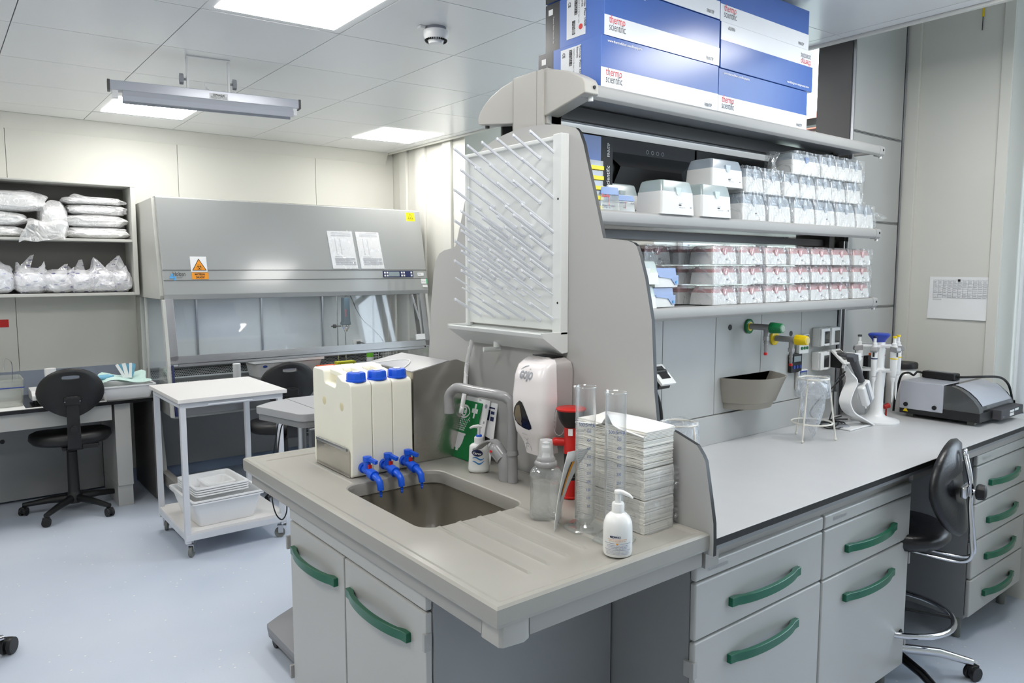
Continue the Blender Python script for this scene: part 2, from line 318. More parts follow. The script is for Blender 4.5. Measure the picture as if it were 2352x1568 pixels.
# window side: far return wall, wall between the windows, piers
wr = struct(MB().box(3.36, 4.85, 0, 4.3, 6.15, H2), 'wall_right', 'wall')
for y0, y1 in ((5.72, 5.84), (5.42, 5.56), (5.02, 5.14)):
    build(MB().box(3.335, y0, 0, 3.36, y1, H2), 'pilaster', 'cove', wr, bevel=.004)
struct(MB().box(3.92, 3.40, 0, 4.3, 4.25, H2), 'wall_window_side', 'wall')
struct(MB().box(3.92, 1.30, 0, 4.25, 2.10, H2), 'wall_pier', 'wall')
struct(MB().box(3.905, 1.30, 0.885, 3.92, 1.345, H2), 'trim_2', 'wall', bevel=.002)
struct(MB().box(3.90, 1.70, 0.885, 3.92, 1.765, H2), 'trim_3', 'wall', bevel=.003)
for n, (y0, y1) in enumerate(((-2.0, 1.30), (2.10, 3.40), (4.25, 4.85))):
    struct(MB().box(4.02, y0, 0, 4.25, y1, 0.84), 'wall_parapet', 'wall')
    struct(MB().box(3.92, y0, 0.84, 4.2, y1, 0.87), 'trim_%d' % (n+4), 'frame_w', bevel=.004)
    w = struct(MB().box(4.17, y0, .87, 4.23, y0+.05, H2).box(4.17, y1-.05, .87, 4.23, y1, H2).box(4.17, y0, .87, 4.23, y1, .93).box(4.17, y0, H2-.05, 4.23, y1, H2), 'window_%d' % (n+1), 'frame_w')
    k = max(1, round((y1-y0)/0.62)); st = (y1-y0)/k
    for i in range(k):
        a = y0+.05*(i == 0)+i*st; b_ = y0+(i+1)*st-.05*(i == k-1)
        build(MB().box(4.195, a, .93, 4.201, b_, H2-.05), 'pane', 'pane', w)
        if i: build(MB().box(4.165, y0+i*st-.018, .93, 4.235, y0+i*st+.018, H2-.05), 'mullion', 'dark', w)
    build(MB().box(4.165, y0+.05, 2.42, 4.235, y1-.05, 2.46), 'transom', 'dark', w)
cu_m = bpy.data.materials.new('curtain_cloth'); cu_m.use_nodes = True; nt_ = cu_m.node_tree; bb_ = nt_.nodes['Principled BSDF']; bb_.inputs['Base Color'].default_value = (.82, .84, .86, 1); bb_.inputs['Roughness'].default_value = .9
tl_ = nt_.nodes.new('ShaderNodeBsdfTranslucent'); tl_.inputs[0].default_value = (.62, .64, .66, 1); mx_ = nt_.nodes.new('ShaderNodeMixShader'); mx_.inputs[0].default_value = .4
nt_.links.new(bb_.outputs[0], mx_.inputs[1]); nt_.links.new(tl_.outputs[0], mx_.inputs[2]); nt_.links.new(mx_.outputs[0], nt_.nodes['Material Output'].inputs['Surface'])
t = thing('curtain', 'white vertical curtain panel in the window reveal beside the pier', 'curtain', (4.13, 1.0, .88))
cr = [[Vector((4.135+.008*math.sin(i*1.9), 1.275-.018*i, z)) for z in (.885, 1.6, 2.3, 2.93)] for i in range(30)]
build(MB().loft([[p for p in r_]+[p+Vector((.002, 0, 0)) for p in reversed(r_)] for r_ in cr]), 'cloth', cu_m, t, angle=80)
build(MB().box(4.115, .70, 2.93, 4.155, 1.295, 2.949), 'rail', 'frame_w', t)
struct(MB().box(3.31, -2.15, H2, 4.3, 6.15, H2+.1), 'ceiling_window_bay', 'cove')
struct(MB().box(3.285, -2.0, 2.588, 3.31, 6.0, H2), 'trim_7', 'cove', bevel=.003)
ce = struct(MB().box(-1.9, -2.0, 2.616, 3.285, 6.0, 2.8), 'ceiling', 'shadow')
xs = [-1.9, -1.385, -.81, -.235, .34, .915, 1.49, 2.065, 2.64, 3.215, 3.284]
def yj(k, x): return 3.07+.61*k-.075*(x-2.065)
LAMPS = [(2, -4), (2, -1), (2, 3), (5, -4), (5, -1), (5, 3), (8, -4), (8, -1), (8, 3)]
def slab(x0, x1, f0, f1, z0, z1, g=0.002):
    P4 = [(x0+g, f0(x0+g)+g), (x1-g, f0(x1-g)+g), (x1-g, f1(x1-g)-g), (x0+g, f1(x0+g)-g)]
    P4 = [(x, min(max(y, -1.999), 5.93)) for x, y in P4]
    return MB().prism(P4, 'xy', z0, z1)
for i in range(len(xs)-1):
    for k in range(-9, 5):
        x0, x1 = xs[i], xs[i+1]; f0 = lambda x, k=k: yj(k, x); f1 = lambda x, k=k: yj(k+1, x)
        if f0(x0) > 5.85 or f1(x0) < -1.95: continue
        if (i, k) in LAMPS: continue
        build(slab(x0, x1, f0, f1, 2.6, 2.616), 'ceiling_tile', 'ceil', ce)
where = {(2, -4): 'near the back wall', (2, -1): 'left of the row over the sink', (2, 3): 'over the desk corner by the far wall', (5, -4): 'right above the sink end of the island', (5, -1): 'in front of the hanging tube lamp',
         (5, 3): 'behind the hanging tube lamp', (8, -4): 'at the ceiling edge above the drawer cabinets', (8, -1): 'above the stacked blue cartons', (8, 3): 'in the corner above the safety hood'}
for (i, k) in LAMPS:
    x0, x1 = xs[i], xs[i+1]; f0 = lambda x, k=k: yj(k, x); f1 = lambda x, k=k: yj(k+1, x)
    t = thing('ceiling_light', 'square white ceiling light panel ' + where[(i, k)], 'ceiling light', ((x0+x1)/2, (f0(x0)+f1(x1))/2, 2.6), 0, 'square light panels in the ceiling grid')
    build(slab(x0, x1, f0, f1, 2.602, 2.616), 'frame', 'ceil', t)
    g = .042
    build(slab(x0+g, x1-g, lambda x: f0(x)+g, lambda x: f1(x)-g, 2.5995, 2.603), 'diffuser', 'lamp', t)
# outside: a neighbouring house seen in slivers through the windows
ext = thing('neighbour_house', 'pale house with an orange tiled roof seen outside through the window slivers', 'building', (11, 6, 0))
build(MB().box(9.5, 1.0, -3.0, 14, 12, 3.42), 'wall', 'stone', ext)
build(MB().prism([(9.2, 3.50), (9.2, 3.40), (10.6, 3.80), (14, 3.80), (14, 3.9), (10.5, 3.9)], 'xz', 0.6, 12.4), 'roof', 'clay', ext)
build(MB().box(-30, -30, -3.2, 60, 60, -3.0), 'outside_ground', P('outside_paving', (150, 152, 146), 0.9, var=.1)); bpy.data.objects['outside_ground']['kind'] = 'structure'
# far glimpse: dark frame bar outside the boxes' gap is the mullion of window_2
# ================================================================ ceiling fittings
t = thing('smoke_detector', 'round white smoke detector with dark slots on the ceiling', 'smoke detector', (1.775, 2.775, 2.6))
build(MB().lathe([(.042, -.012), (.052, -.014), (.053, -.034), (.046, -.05), (.034, -.054), (.030, -.068), (.001, -.070)], (0, 0, 0), 40), 'body', 'white', t, world=False)
build(MB().lathe([(.044, 0), (.044, -.012)], (0, 0, 0), 32), 'mount', 'inkl', t, world=False)
s_ = MB()
for i in range(28):
    a = 2*PI*i/28; s_.obox((.0405*math.cos(a), .0405*math.sin(a), -.0525), (.0075, .0016, .004), Matrix.Rotation(a, 3, 'Z') @ Matrix.Rotation(.5, 3, 'Y'))
build(s_, 'vent_slots', 'inkk', t, world=False)
build(MB().box(-.075, .002, -.012, -.05, .03, -.0), 'indicator', 'white', t, world=False, bevel=.002)
# hanging tube lamp
A = Vector((.715, 3.945, 2.437)); B = Vector((1.585, 3.805, 2.437)); ax = (B-A).normalized(); sd = Vector((-ax.y, ax.x, 0))
t = thing('hanging_lamp', 'grey metal tube lamp hung under the ceiling, with a UWAGA! sticker', 'lamp', A)
Rl = Matrix((ax, sd, Vector((0, 0, 1)))).transposed(); L_ = (B-A).length
def lp(x, y, z): return A+Rl @ Vector((x, y, z))
build(MB().obox(lp(L_/2, 0, -.012), (L_/2-.008, .03, .022), Rl), 'housing', 'alu2' if 'alu2' in M else 'silver', t, bevel=.003)
build(MB().obox(lp(.004, 0, -.012), (.006, .031, .0235), Rl).obox(lp(L_-.004, 0, -.012), (.006, .031, .0235), Rl), 'end_cap', 'inkl' if False else 'dark', t, bevel=.002)
rf = MB(); prof = [(-.032, -.034), (-.045, -.060), (-.038, -.082), (-.034, -.082), (-.030, -.060), (.030, -.060), (.034, -.082), (.038, -.082), (.045, -.060), (.032, -.034)]
rf.loft([[lp(.06, u, w) for u, w in prof], [lp(L_-.04, u, w) for u, w in prof]]); build(rf, 'reflector', 'silver', t)
build(MB().cyl(lp(.03, 0, -.068), lp(L_-.09, 0, -.068), .012, n=12), 'tube', 'glass', t)
for x in (.03, L_-.03): build(MB().obox(lp(x, -.01, -.05), (.012, .014, .02), Rl), 'socket', 'white', t, bevel=.002)
for x, k in ((.345, -1), (.535, 1)):
    build(MB().obox(lp(x, .0, .082), (.005, .012, .082), Rl), 'bracket', 'white', t, bevel=.001)
    kn = MB().cyl(lp(x, 0, .055), lp(x+k*.02, 0, .055), .006, n=10).cyl(lp(x+k*.018, 0, .055), lp(x+k*.036, 0, .055), .027, n=8)
    build(kn, 'knob', 'brush', t, bevel=.003)
build(MB().obox(lp(.44, .0, .160), (.1, .03, .002), Rl), 'mounting_plate', 'white', t)
build(MB().tube(smooth_path([lp(.43, 0, .0), lp(.425, 0, .05), lp(.44, 0, .02), lp(.48, 0, -.0), lp(.52, 0, .02)]), .0025, 6), 'cable', 'paper', t)
st = MB(); decal(st, lp(.482, -.0315, -.018), ax, (0, 0, 1), .085, .03, 0, .001); 
o_ = build(st, 'sticker', 'paper', t)
tx = MB(); put_text(tx, 'UWAGA!', lp(.455, -.0335, -.016), ax, (0, 0, 1), width=.055, bold=.02)
put_text(tx, 'PROMIENIOWANIE UV-C', lp(.445, -.0335, -.0225), ax, (0, 0, 1), width=.074)
put_text(tx, 'CHRONIC OCZY I SKORE', lp(.445, -.0335, -.029), ax, (0, 0, 1), width=.074)
build(tx, 'lettering', 'inkk', o_)
# ================================================================ island: sink end
isl = thing('sink_worktop', 'grey-beige moulded sink worktop with a sunk basin and draining ribs', 'worktop', (1.2, 1.9, .86))
def ringsurf(mb, outer, inner, z):
    # flat annulus between two loops with the same number of points
    n = len(outer); vs = [(x, y, z) for x, y in outer]+[(x, y, z) for x, y in inner]
    mb.add(vs, [(i, (i+1) % n, n+(i+1) % n, n+i) for i in range(n)])
X0, X1, Y0, Y1 = .846, 1.523, 1.12, 2.62
bx0, bx1, by0, by1 = .975, 1.315, 1.60, 2.085
inner = rrect(bx0, by0, bx1, by1, .055, 8)
# outer loop matched to the inner one
def match_rect(inner, x0, y0, x1, y1):
    cx, cy = (x0+x1)/2, (y0+y1)/2; icx, icy = (bx0+bx1)/2, (by0+by1)/2; out = []; n = len(inner); q = n//4
    for i, (x, y) in enumerate(inner):
        k = i//q; j = i % q; cr = [(x1, y1), (x0, y1), (x0, y0), (x1, y0)][k]
        out.append(cr)
    # spread points along the sides so that the faces stay valid
    for k in range(4):
        for j in range(q):
            x, y = inner[k*q+j]; c_ = out[k*q+j]
            if j < q//2:
                out[k*q+j] = (c_[0], y if k in (0, 2) else c_[1]) if k in (0, 2) else (x, c_[1])
            elif j > q//2:
                out[k*q+j] = (x, c_[1]) if k in (0, 2) else (c_[0], y)
    return out
outer = match_rect(inner, X0, Y0, X1, Y1)
def inset(loop, d, x0=X0, y0=Y0, x1=X1, y1=Y1):
    return [(min(max(x, x0+d), x1-d), min(max(y, y0+d), y1-d)) for x, y in loop]
def scl(loop, d):
    cx, cy = (bx0+bx1)/2, (by0+by1)/2; hx, hy = (bx1-bx0)/2, (by1-by0)/2
    return [(cx+(x-cx)*(hx+d)/hx, cy+(y-cy)*(hy+d)/hy) for x, y in loop]
top = MB()
rings = [[(x, y, .858) for x, y in inset(outer, .002)], [(x, y, .866) for x, y in outer], [(x, y, .898) for x, y in outer], [(x, y, .9035) for x, y in inset(outer, .005)], [(x, y, .9035) for x, y in inset(outer, .018)], [(x, y, .8995) for x, y in inset(outer, .03)],
         [(x, y, .8995) for x, y in scl(inner, .006)], [(x, y, .897) for x, y in scl(inner, .002)], [(x, y, .888) for x, y in inner], [(x, y, .858) for x, y in inner]]
top.loft([[Vector(p) for p in r] for r in rings], cap=False, closed=True)
build(top, 'worktop_slab', 'sink', isl, angle=14)
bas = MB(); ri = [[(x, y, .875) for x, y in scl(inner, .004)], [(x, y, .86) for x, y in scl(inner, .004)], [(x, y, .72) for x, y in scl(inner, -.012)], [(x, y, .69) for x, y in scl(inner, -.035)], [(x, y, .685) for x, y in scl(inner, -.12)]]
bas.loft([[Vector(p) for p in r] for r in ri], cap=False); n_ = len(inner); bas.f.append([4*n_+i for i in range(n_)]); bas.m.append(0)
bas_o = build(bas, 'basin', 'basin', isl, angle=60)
build(MB().prism(rrect(-.028, -.008, .028, .008, .0078, 4), 'xy', 0, .003).move(Matrix.Translation((1.302, 1.70, .79)) @ Matrix.Rotation(-PI/2, 4, 'Y') @ Matrix.Rotation(PI/2, 4, 'Z')), 'overflow_slot', 'inkk', bas_o)
build(MB().cyl((1.145, 1.84, .684), (1.145, 1.84, .688), .03, n=20), 'drain', 'steel', bas_o)
for i in range(5):
    x = 1.005+i*.066
    rb = MB().box(x, 1.215+.01*i, .899, x+.012, 1.598, .9048, top=(.004, .010)); build(rb, 'drain_rib', 'sink', isl)
rb = MB().box(1.012, 2.10, .899, 1.020, 2.47, .9025, top=(.003, .003)).box(.90, 2.535, .899, 1.46, 2.543, .9025, top=(.003, .003)); build(rb, 'raised_line', 'sink', isl)
ap = MB().box(.868, 1.20, .81, .885, 2.60, .858).box(.945, 1.138, .81, 1.52, 1.155, .858); build(ap, 'apron', 'apron', isl, bevel=.002)
build(MB().prism([(.868, 1.205), (.868, 1.145), (.875, 1.138), (.925, 1.132), (.945, 1.14), (.945, 1.155), (.885, 1.155), (.885, 1.205)], 'xy', .803, .858), 'corner_piece', 'cap', isl, bevel=.002)
# sink cabinet
def handle(parent, p, q, out, h=.025, depth=.036, name='handle'):
    # p, q: ends on the front; out: outward unit vector; a bow grip
    p = Vector(p); q = Vector(q); out = Vector(out); d = q-p; L = d.length; u = Vector((0, 0, 1)); n = 14; mb = MB(); rings = []
    for i in range(n+1):
        s = i/n; o2 = depth*(1-(2*s-1)**2)**.62+.0005
        th = .009 if 0 < i < n else .012
        c = p+d*s; o1 = max(0.0, o2-th-(.004 if 0 < i < n else 0))
        if i in (0, n): o1 = 0; o2 = .014
        if i in (1, n-1): o1 = 0.0
        rings.append([c+out*o1-u*h/2, c+out*o2-u*h/2, c+out*o2+u*h/2, c+out*o1+u*h/2])
    mb.loft(rings); return build(mb, name, 'green', parent, bevel=.0012, seg=1, angle=30)
def lock(parent, c, out, side):
    c = Vector(c); out = Vector(out); side = Vector(side)
    mb = MB().bar(c-Vector((0, 0, .022)), c+Vector((0, 0, .022)), .022, .012, up=out)
    o = build(mb, 'latch', 'shelfp', parent, bevel=.002)
    return o
sc_ = thing('sink_cabinet', 'grey two-door cabinet under the sink end', 'cabinet', (.95, 1.86, .09))
build(MB().box(.90, 1.443, .10, 1.505, 1.46, .806).box(.90, 2.265, .10, 1.505, 2.282, .806).box(1.488, 1.46, .10, 1.505, 2.265, .806).box(.90, 1.46, .10, 1.488, 2.265, .117), 'carcass', ['cab_d'], sc_)
build(MB().box(.88, 1.446, .764, .899, 2.285, .805), 'top_strip', 'cab', sc_, bevel=.004)
d1 = build(MB().box(.88, 1.888, .12, .899, 2.285, .759), 'door', 'cab', sc_, bevel=.005)
d2 = build(MB().box(.88, 1.446, .12, .899, 1.882, .759), 'door', 'cab', sc_, bevel=.005)
handle(d1, (.88, 2.25, .673), (.88, 1.925, .673), (-1, 0, 0)); handle(d2, (.88, 1.85, .673), (.88, 1.515, .673), (-1, 0, 0))
lock(sc_, (.885, 1.449, .686), (0, -1, 0), (0, 1, 0)); lock(sc_, (.882, 2.294, .683), (0, 1, 0), (0, 1, 0)); lock(sc_, (.885, 1.449, .20), (0, -1, 0), (0, 1, 0)); lock(sc_, (.882, 2.294, .24), (0, 1, 0), (0, 1, 0))
build(MB().box(.95, 1.5, 0.0, 1.48, 2.24, .10), 'plinth', 'dark', sc_)
# island frame end behind the cabinet
# ================================================================ end screen
scr = thing('end_screen', 'tall grey end screen with a black edge between sink and bench', 'screen', (1.53, 1.86, .8))
R1 = [(1.108, .845), (1.108, .885), (1.11, .93), (1.12, .987), (1.139, 1.085), (1.148, 1.10), (1.167, 1.122), (1.241, 1.146), (1.298, 1.150), (1.311, 1.241), (1.325, 1.435), (1.35, 1.545), (1.37, 1.604), (1.383, 1.634), (1.395, 1.643), (1.419, 1.65), (1.511, 1.66), (1.536, 1.743), (1.596, 1.935), (1.614, 1.972), (1.629, 1.985), (1.69, 2.003), (1.771, 2.016), (1.86, 2.021)]
R2 = [(1.922, 2.019), (1.98, 2.012), (2.04, 2.0), (2.09, 1.985), (2.128, 1.967), (2.150, 1.94), (2.168, 1.904), (2.224, 1.756), (2.256, 1.672), (2.265, 1.656), (2.28, 1.650), (2.341, 1.642), (2.375, 1.63), (2.402, 1.60), (2.415, 1.56), (2.436, 1.435), (2.45, 1.30), (2.463, 1.15), (2.55, 1.13), (2.60, 1.085), (2.612, .885), (2.612, .845)]
o_ = build(MB().prism(R1+R2, 'yz', 1.5242, 1.537, side=1), 'screen_board', ['panel', 'black'], scr, angle=20)
# ================================================================ drying rack
dr = thing('drying_rack', 'white plastic drying rack with rows of slanted pegs on the end screen', 'drying rack', (1.51, 1.91, 1.35))
fr = MB()
fr.box(1.508, 1.672, 1.385, 1.5235, 2.155, 1.965)      # back
build(fr, 'back_plate', 'rack', dr)
fr = MB().box(1.492, 1.655, 1.372, 1.5238, 1.694, 1.972).box(1.497, 1.694, 1.955, 1.5238, 2.165, 1.968).box(1.497, 2.152, 1.372, 1.5238, 2.165, 1.958)
build(fr, 'rim', 'rack', dr, bevel=.003)
tr = MB()
prof = [(1.5235, 1.318), (1.500, 1.316), (1.424, 1.366), (1.420, 1.378), (1.430, 1.380), (1.503, 1.338), (1.512, 1.372), (1.5235, 1.378)]
tr.prism(prof, 'xz', 1.661, 2.16); tr.prism([(1.5235, 1.318), (1.500, 1.316), (1.424, 1.366), (1.420, 1.382), (1.5235, 1.382)], 'xz', 1.655, 1.664); tr.prism([(1.5235, 1.318), (1.500, 1.316), (1.424, 1.366), (1.420, 1.382), (1.5235, 1.382)], 'xz', 2.157, 2.166)
build(tr, 'drip_tray', 'rack', dr, bevel=.0015)
build(MB().cyl((1.49, 1.968, 1.335), (1.49, 1.968, 1.312), .013, n=14).cyl((1.50, 1.968, 1.305), (1.445, 1.985, 1.305), .0085, n=14), 'outlet', 'rack', dr)
for z in (1.47, 1.78): build(MB().cyl((1.4915, 1.669, z), (1.495, 1.669, z), .0035, n=10), 'screw_hole', 'inkk', dr)
rows = [1.962, 1.890, 1.830, 1.759, 1.730, 1.696, 1.664, 1.630, 1.598, 1.566, 1.544, 1.512, 1.471]
pv = {}
for r_, z in enumerate(rows):
    odd = r_ % 2; thin = r_ in (10, 11); cnt = 5 if odd else 6
    for k in range(cnt):
        y = 1.661+.078*k+(.039 if odd else 0)
        key = 'thin' if thin else 'std'
        if key not in pv:
            m_ = MB(); dz = .056; rr = .0022 if thin else .0042
            m_.tube([(0, 0, 0), (-.100, 0, dz)], [rr*1.15, rr], 6)
            if not thin: m_.tube([(-.097, 0, dz*.97), (-.101, 0, dz*.99), (-.103, .0005, dz*1.09)], [.0040, .0048, .003], 6)
            m_.cyl((0, 0, 0), (.004, 0, -.001), rr*1.7, n=6)
            o = build(m_, 'peg', 'peg', dr, world=False); pv[key] = o
        else:
            o = pv[key].copy(); C.objects.link(o)
        o.location = Vector((1.504, 1.691+.0792*k+(.0396 if odd else 0), 1.57+(z-1.57)*1.0174-.056))-dr.location
build(MB().tube(smooth_path([(1.49, 2.115, 1.325), (1.475, 2.125, 1.24), (1.44, 2.09, 1.15), (1.41, 2.07, 1.08)]), .0078, 10), 'drain_hose', 'bagw', dr)
# ================================================================ tap
t = thing('mixer_tap', 'grey swan-neck mixer tap with a lever beside the basin', 'tap', (1.42, 1.83, .8995))
build(MB().loft([[Vector((1.42+a_*math.cos(q), yc_+b_*math.sin(q), z)) for q in [2*PI*i/28 for i in range(28)]] for z, a_, b_, yc_ in ((.8996, .026, .026, 1.826), (.905, .027, .027, 1.826), (.945, .025, .029, 1.829), (.975, .023, .033, 1.834), (.988, .018, .028, 1.834), (.990, .001, .001, 1.834))]), 'tap_body', 'tap', t, angle=60)
nk = smooth_path([(1.42, 1.795, .90), (1.42, 1.798, 1.0), (1.42, 1.80, 1.135), (1.413, 1.812, 1.165), (1.395, 1.84, 1.176), (1.37, 1.93, 1.180), (1.355, 2.00, 1.183), (1.348, 2.025, 1.172), (1.343, 2.04, 1.15), (1.343, 2.04, 1.10)], 6)
build(MB().tube(nk, .0165, 16), 'spout', 'tap', t)
build(MB().cyl((1.42, 1.795, .985), (1.42, 1.798, 1.0), .0185, n=20), 'collar', 'tap', t, bevel=.001)
build(MB().cyl((1.343, 2.04, 1.112), (1.343, 2.04, 1.094), .0172, n=16), 'aerator', 'tap', t)
build(MB().tube([(1.415, 1.838, .968), (1.408, 1.866, .994)], [.0245, .0255], 20).sphere((1.408, 1.866, .994), .0255, 20, 10), 'valve_head', 'tap', t, angle=70)
lv = smooth_path([(1.410, 1.855, 1.012), (1.402, 1.880, 1.021), (1.393, 1.905, 1.010), (1.384, 1.928, .990), (1.379, 1.942, .984)], 5)
lm = MB(); rg = []
for i, p in enumerate(lv):
    w = .012+.004*math.sin(PI*i/(len(lv)-1)); rg.append([p+Vector((-w, 0, -.003)), p+Vector((w, 0, -.003)), p+Vector((w, 0, .004)), p+Vector((-w, 0, .004))])
build(lm.loft(rg), 'lever', 'tap', t, bevel=.002)
build(MB().cyl((1.3860, 1.862, .992), (1.3815, 1.861, .992), .0045, n=12), 'hot_cold_dot', 'inkr', t)
# ================================================================ jugs in their rack
jr = thing('jug_rack', 'low polished steel tray rack clasping the three jugs', 'rack', (1.15, 2.28, .9))
jm = MB().prism([(2.155, .9005), (2.152, .985), (2.165, .994), (2.40, .994), (2.408, .985), (2.41, .9005)], 'yz', 1.0325, 1.0345).box(1.0325, 2.155, .9003, 1.262, 2.41, .9015)
jm.prism([(2.155, .9005), (2.152, .985), (2.165, .994), (2.40, .994), (2.408, .985), (2.41, .9005)], 'yz', 1.2600, 1.2620)
build(jm, 'side_plate', 'steel', jr); build(MB().box(1.0285, 2.17, .984, 1.0345, 2.405, .996), 'rolled_edge', 'alu', jr, bevel=.002)
def make_jug():
    t = thing('jug', '', 'jug', (0, 0, 0))
    w = .0735
    prof = [(-.002, .012), (.004, .002), (.012, 0), (.27, 0), (.285, .006), (.29, .02), (.292, .315), (.288, .330), (.278, .335), (.208, .333), (.200, .325), (.196, .296), (.19, .29), (.115, .283), (.108, .289), (.102, .318), (.094, .326), (.062, .312), (.012, .310), (.002, .304), (-.002, .296), (-.002, .285), (-.004, .06)]
    o = build(MB().prism(prof, 'yz', -w/2, w/2), 'bottle_body', 'jug', t, world=False, bevel=.010, seg=4, angle=50)
    build(MB().prism([(.085, .300), (.10, .326), (.14, .332), (.215, .336), (.215, .318), (.14, .312), (.11, .30)], 'yz', -.012, .012), 'grip', 'jug', t, world=False, bevel=.005, seg=3)
    for y, z in ((.20, .228), (.066, .225)): build(MB().sphere((-w/2+.0015, y, z), .016, 16, 8, sx=.25), 'dimple', 'jugb', t, world=False)
    cp = MB().lathe([(.0315, 0), (.0325, .002), (.0325, .006), (.0295, .008), (.0288, .026), (.0268, .030), (.0001, .031)], (0, .033, .309), 48, gear=(4, 1.06, 3, 4))
    c_ = build(cp, 'cap', 'blue', t, world=False); build(MB().cyl((0, .033, .340), (0, .033, .3425), .0125, n=16), 'vent', 'paper', c_, world=False)
    v = MB().cyl((0, .004, .034), (0, -.014, .031), .0165, n=20).cyl((0, -.012, .031), (.003, -.072, .020), .0125, n=18)
    v.cyl((.002, -.052, .0235), (.0032, -.076, .019), .0165, n=20)
    v.cyl((.001, -.032, .03), (.001, -.032, .060), .0115, n=16)
    v.tube([(.003, -.072, .020), (.004, -.096, .014), (.0055, -.106, .004), (.007, -.109, -.020)], [.0108, .0108, .0108, .0100], 14)
    v.lathe([(.0050, 0), (.0042, -.007), (.0055, -.008), (.0040, -.014), (.0048, -.015), (.0030, -.022)], (.007, -.109, -.020), 12)
    vo = build(v, 'drain_tap', 'blue', t, world=False, angle=45)
    hm = MB().cyl((.001, -.032, .058), (.001, -.032, .074), .0140, n=16).bar((.001, -.030, .069), (.012, -.074, .060), .012, .012)
    build(hm, 'tap_handle', 'blue', vo, world=False, bevel=.001); build(MB().box(-.004, -.054, .038, .006, -.044, .050), 'lock_pin', 'red', vo, world=False)
    return t
jug = make_jug()
JL = ['milky-white jug with blue cap and tap, nearest the worktop edge', 'milky-white jug with blue cap and tap, middle of the three', 'milky-white jug with blue cap and tap, against the steel cover']
for i in range(3):
    j = jug if i == 0 else copy_tree(jug)
    j.location = (1.0725+.075*i, 2.142, .9008); j['label'] = JL[i]; j['group'] = 'blue-capped jugs beside the sink'
# ================================================================ steel cover
t = thing('steel_cover', 'stainless steel boxlike cover with a curved opening behind the jugs', 'cover', (1.4, 2.3, .9))
sv = MB().prism([(1.292, .9008), (1.292, 1.221), (1.46, 1.250), (1.475, 1.250), (1.521, 1.232), (1.521, .9008)], 'xz', 2.185, 2.192)
build(sv, 'front_plate', 'steel', t)
sv = MB().loft([[Vector(p) for p in q] for q in ([(1.290, 2.19, 1.222), (1.290, 2.52, 1.222), (1.290, 2.52, 1.218), (1.290, 2.19, 1.218)], [(1.44, 2.19, 1.2485), (1.44, 2.52, 1.2485), (1.44, 2.52, 1.2445), (1.44, 2.19, 1.2445)], [(1.521, 2.19, 1.229), (1.521, 2.52, 1.229), (1.521, 2.52, 1.225), (1.521, 2.19, 1.225)])])
build(sv, 'lid', 'cartg', t)
build(MB().box(1.292, 2.192, .9008, 1.296, 2.52, 1.219).box(1.292, 2.516, .9008, 1.52, 2.52, 1.22), 'rear_plate', 'steel', t)
def onlid(x, y, dz=0): return Vector((x, y, 1.222+(x-1.29)*.1767+dz))
el = [(1.292+.085*math.sin(PI*i/16), 2.26+.21*i/16) for i in range(17)]
build(MB().loft([[onlid(x, y, .0004) for x, y in el], [onlid(x, y, .0012) for x, y in el]]), 'opening', 'brush', t)
build(MB().tube([onlid(x, y, .002) for x, y in el], .0022, 6), 'opening_edge', 'tip', t)
build(MB().cyl((1.507, 2.184, 1.224), (1.507, 2.1855, 1.224), .003, n=10), 'rivet', 'inkl', t)
# ================================================================ cards behind the tap
def leaning(name, lab, cat, y0, y1, z1, lean, x_top=1.5225):
    t = thing(name, lab, cat, (x_top-lean, (y0+y1)/2, .9))
    return t, Vector((x_top-lean, y1, .9005)), Vector((0, -1, 0)), Vector((lean, 0, z1-.9)).normalized(), (y1-y0), math.hypot(lean, z1-.9)
t, o0, xd, yd, w, h = leaning('eyewash_sign', 'green eyewash safety sign leaning on the end screen', 'sign', 2.080, 2.222, 1.100, .055, 1.511)
nrm = xd.cross(yd)
def sp(u, v, l=0.0): return o0+xd*(u*w)+yd*(v*h)+nrm*l
c = sp(.5, .5); mb = MB(); decal(mb, c, xd, yd, w, h, 0, .003); build(mb, 'plate', 'signg', t)
g = MB(); dl = .0036
def gpoly(pts): g.add([sp(u, v, dl) for u, v in pts], [tuple(range(len(pts)))])
def gring(fn, n, t_):  # closed stroke
    a = [fn(i/n, 0) for i in range(n)]; b2 = [fn(i/n, t_) for i in range(n)]
    o = len(g.v); g.add([sp(u, v, dl) for u, v in a]+[sp(u, v, dl) for u, v in b2], [(i, (i+1) % n, n+(i+1) % n, n+i) for i in range(n)])
def eye(s, d):
    a = 2*PI*s; rx = .25-d; ry = .12-d*.9; return (.34+rx*math.cos(a)*(1), .80+ry*math.sin(a)*(1-.25*abs(math.cos(a))**3))
gring(eye, 36, .035)
gring(lambda s, d: (.34+(.105-d)*math.cos(2*PI*s), .80+(.085-d)*math.sin(2*PI*s)), 24, .03)
gpoly([(.335, .77), (.405, .77), (.405, .83), (.335, .83)])
for a in ((.72, .74, .82, .98), (.64, .81, .90, .90)): pass
gpoly([(.735, .72), (.805, .72), (.805, .97), (.735, .97)]); gpoly([(.65, .81), (.89, .81), (.89, .885), (.65, .885)])
for r_ in range(6):
    for k in range(7):
        u = .34+(k-3)*(.075-.006*r_); v = .66-.036*r_; gpoly([(u-.014, v-.011), (u+.014, v-.011), (u+.014, v+.013), (u-.014, v+.013)])
for u, v in ((.02, .73), (.05, .69), (.62, .71), (.58, .68), (.09, .655), (.64, .665)): gpoly([(u-.014, v-.013), (u+.014, v-.013), (u+.014, v+.013), (u-.014, v+.013)])
gpoly([(.10, .43), (.59, .43), (.59, .40), (.555, .395), (.53, .27), (.46, .18), (.41, .155), (.40, .115), (.30, .115), (.29, .155), (.24, .18), (.17, .27), (.145, .395), (.10, .40)])
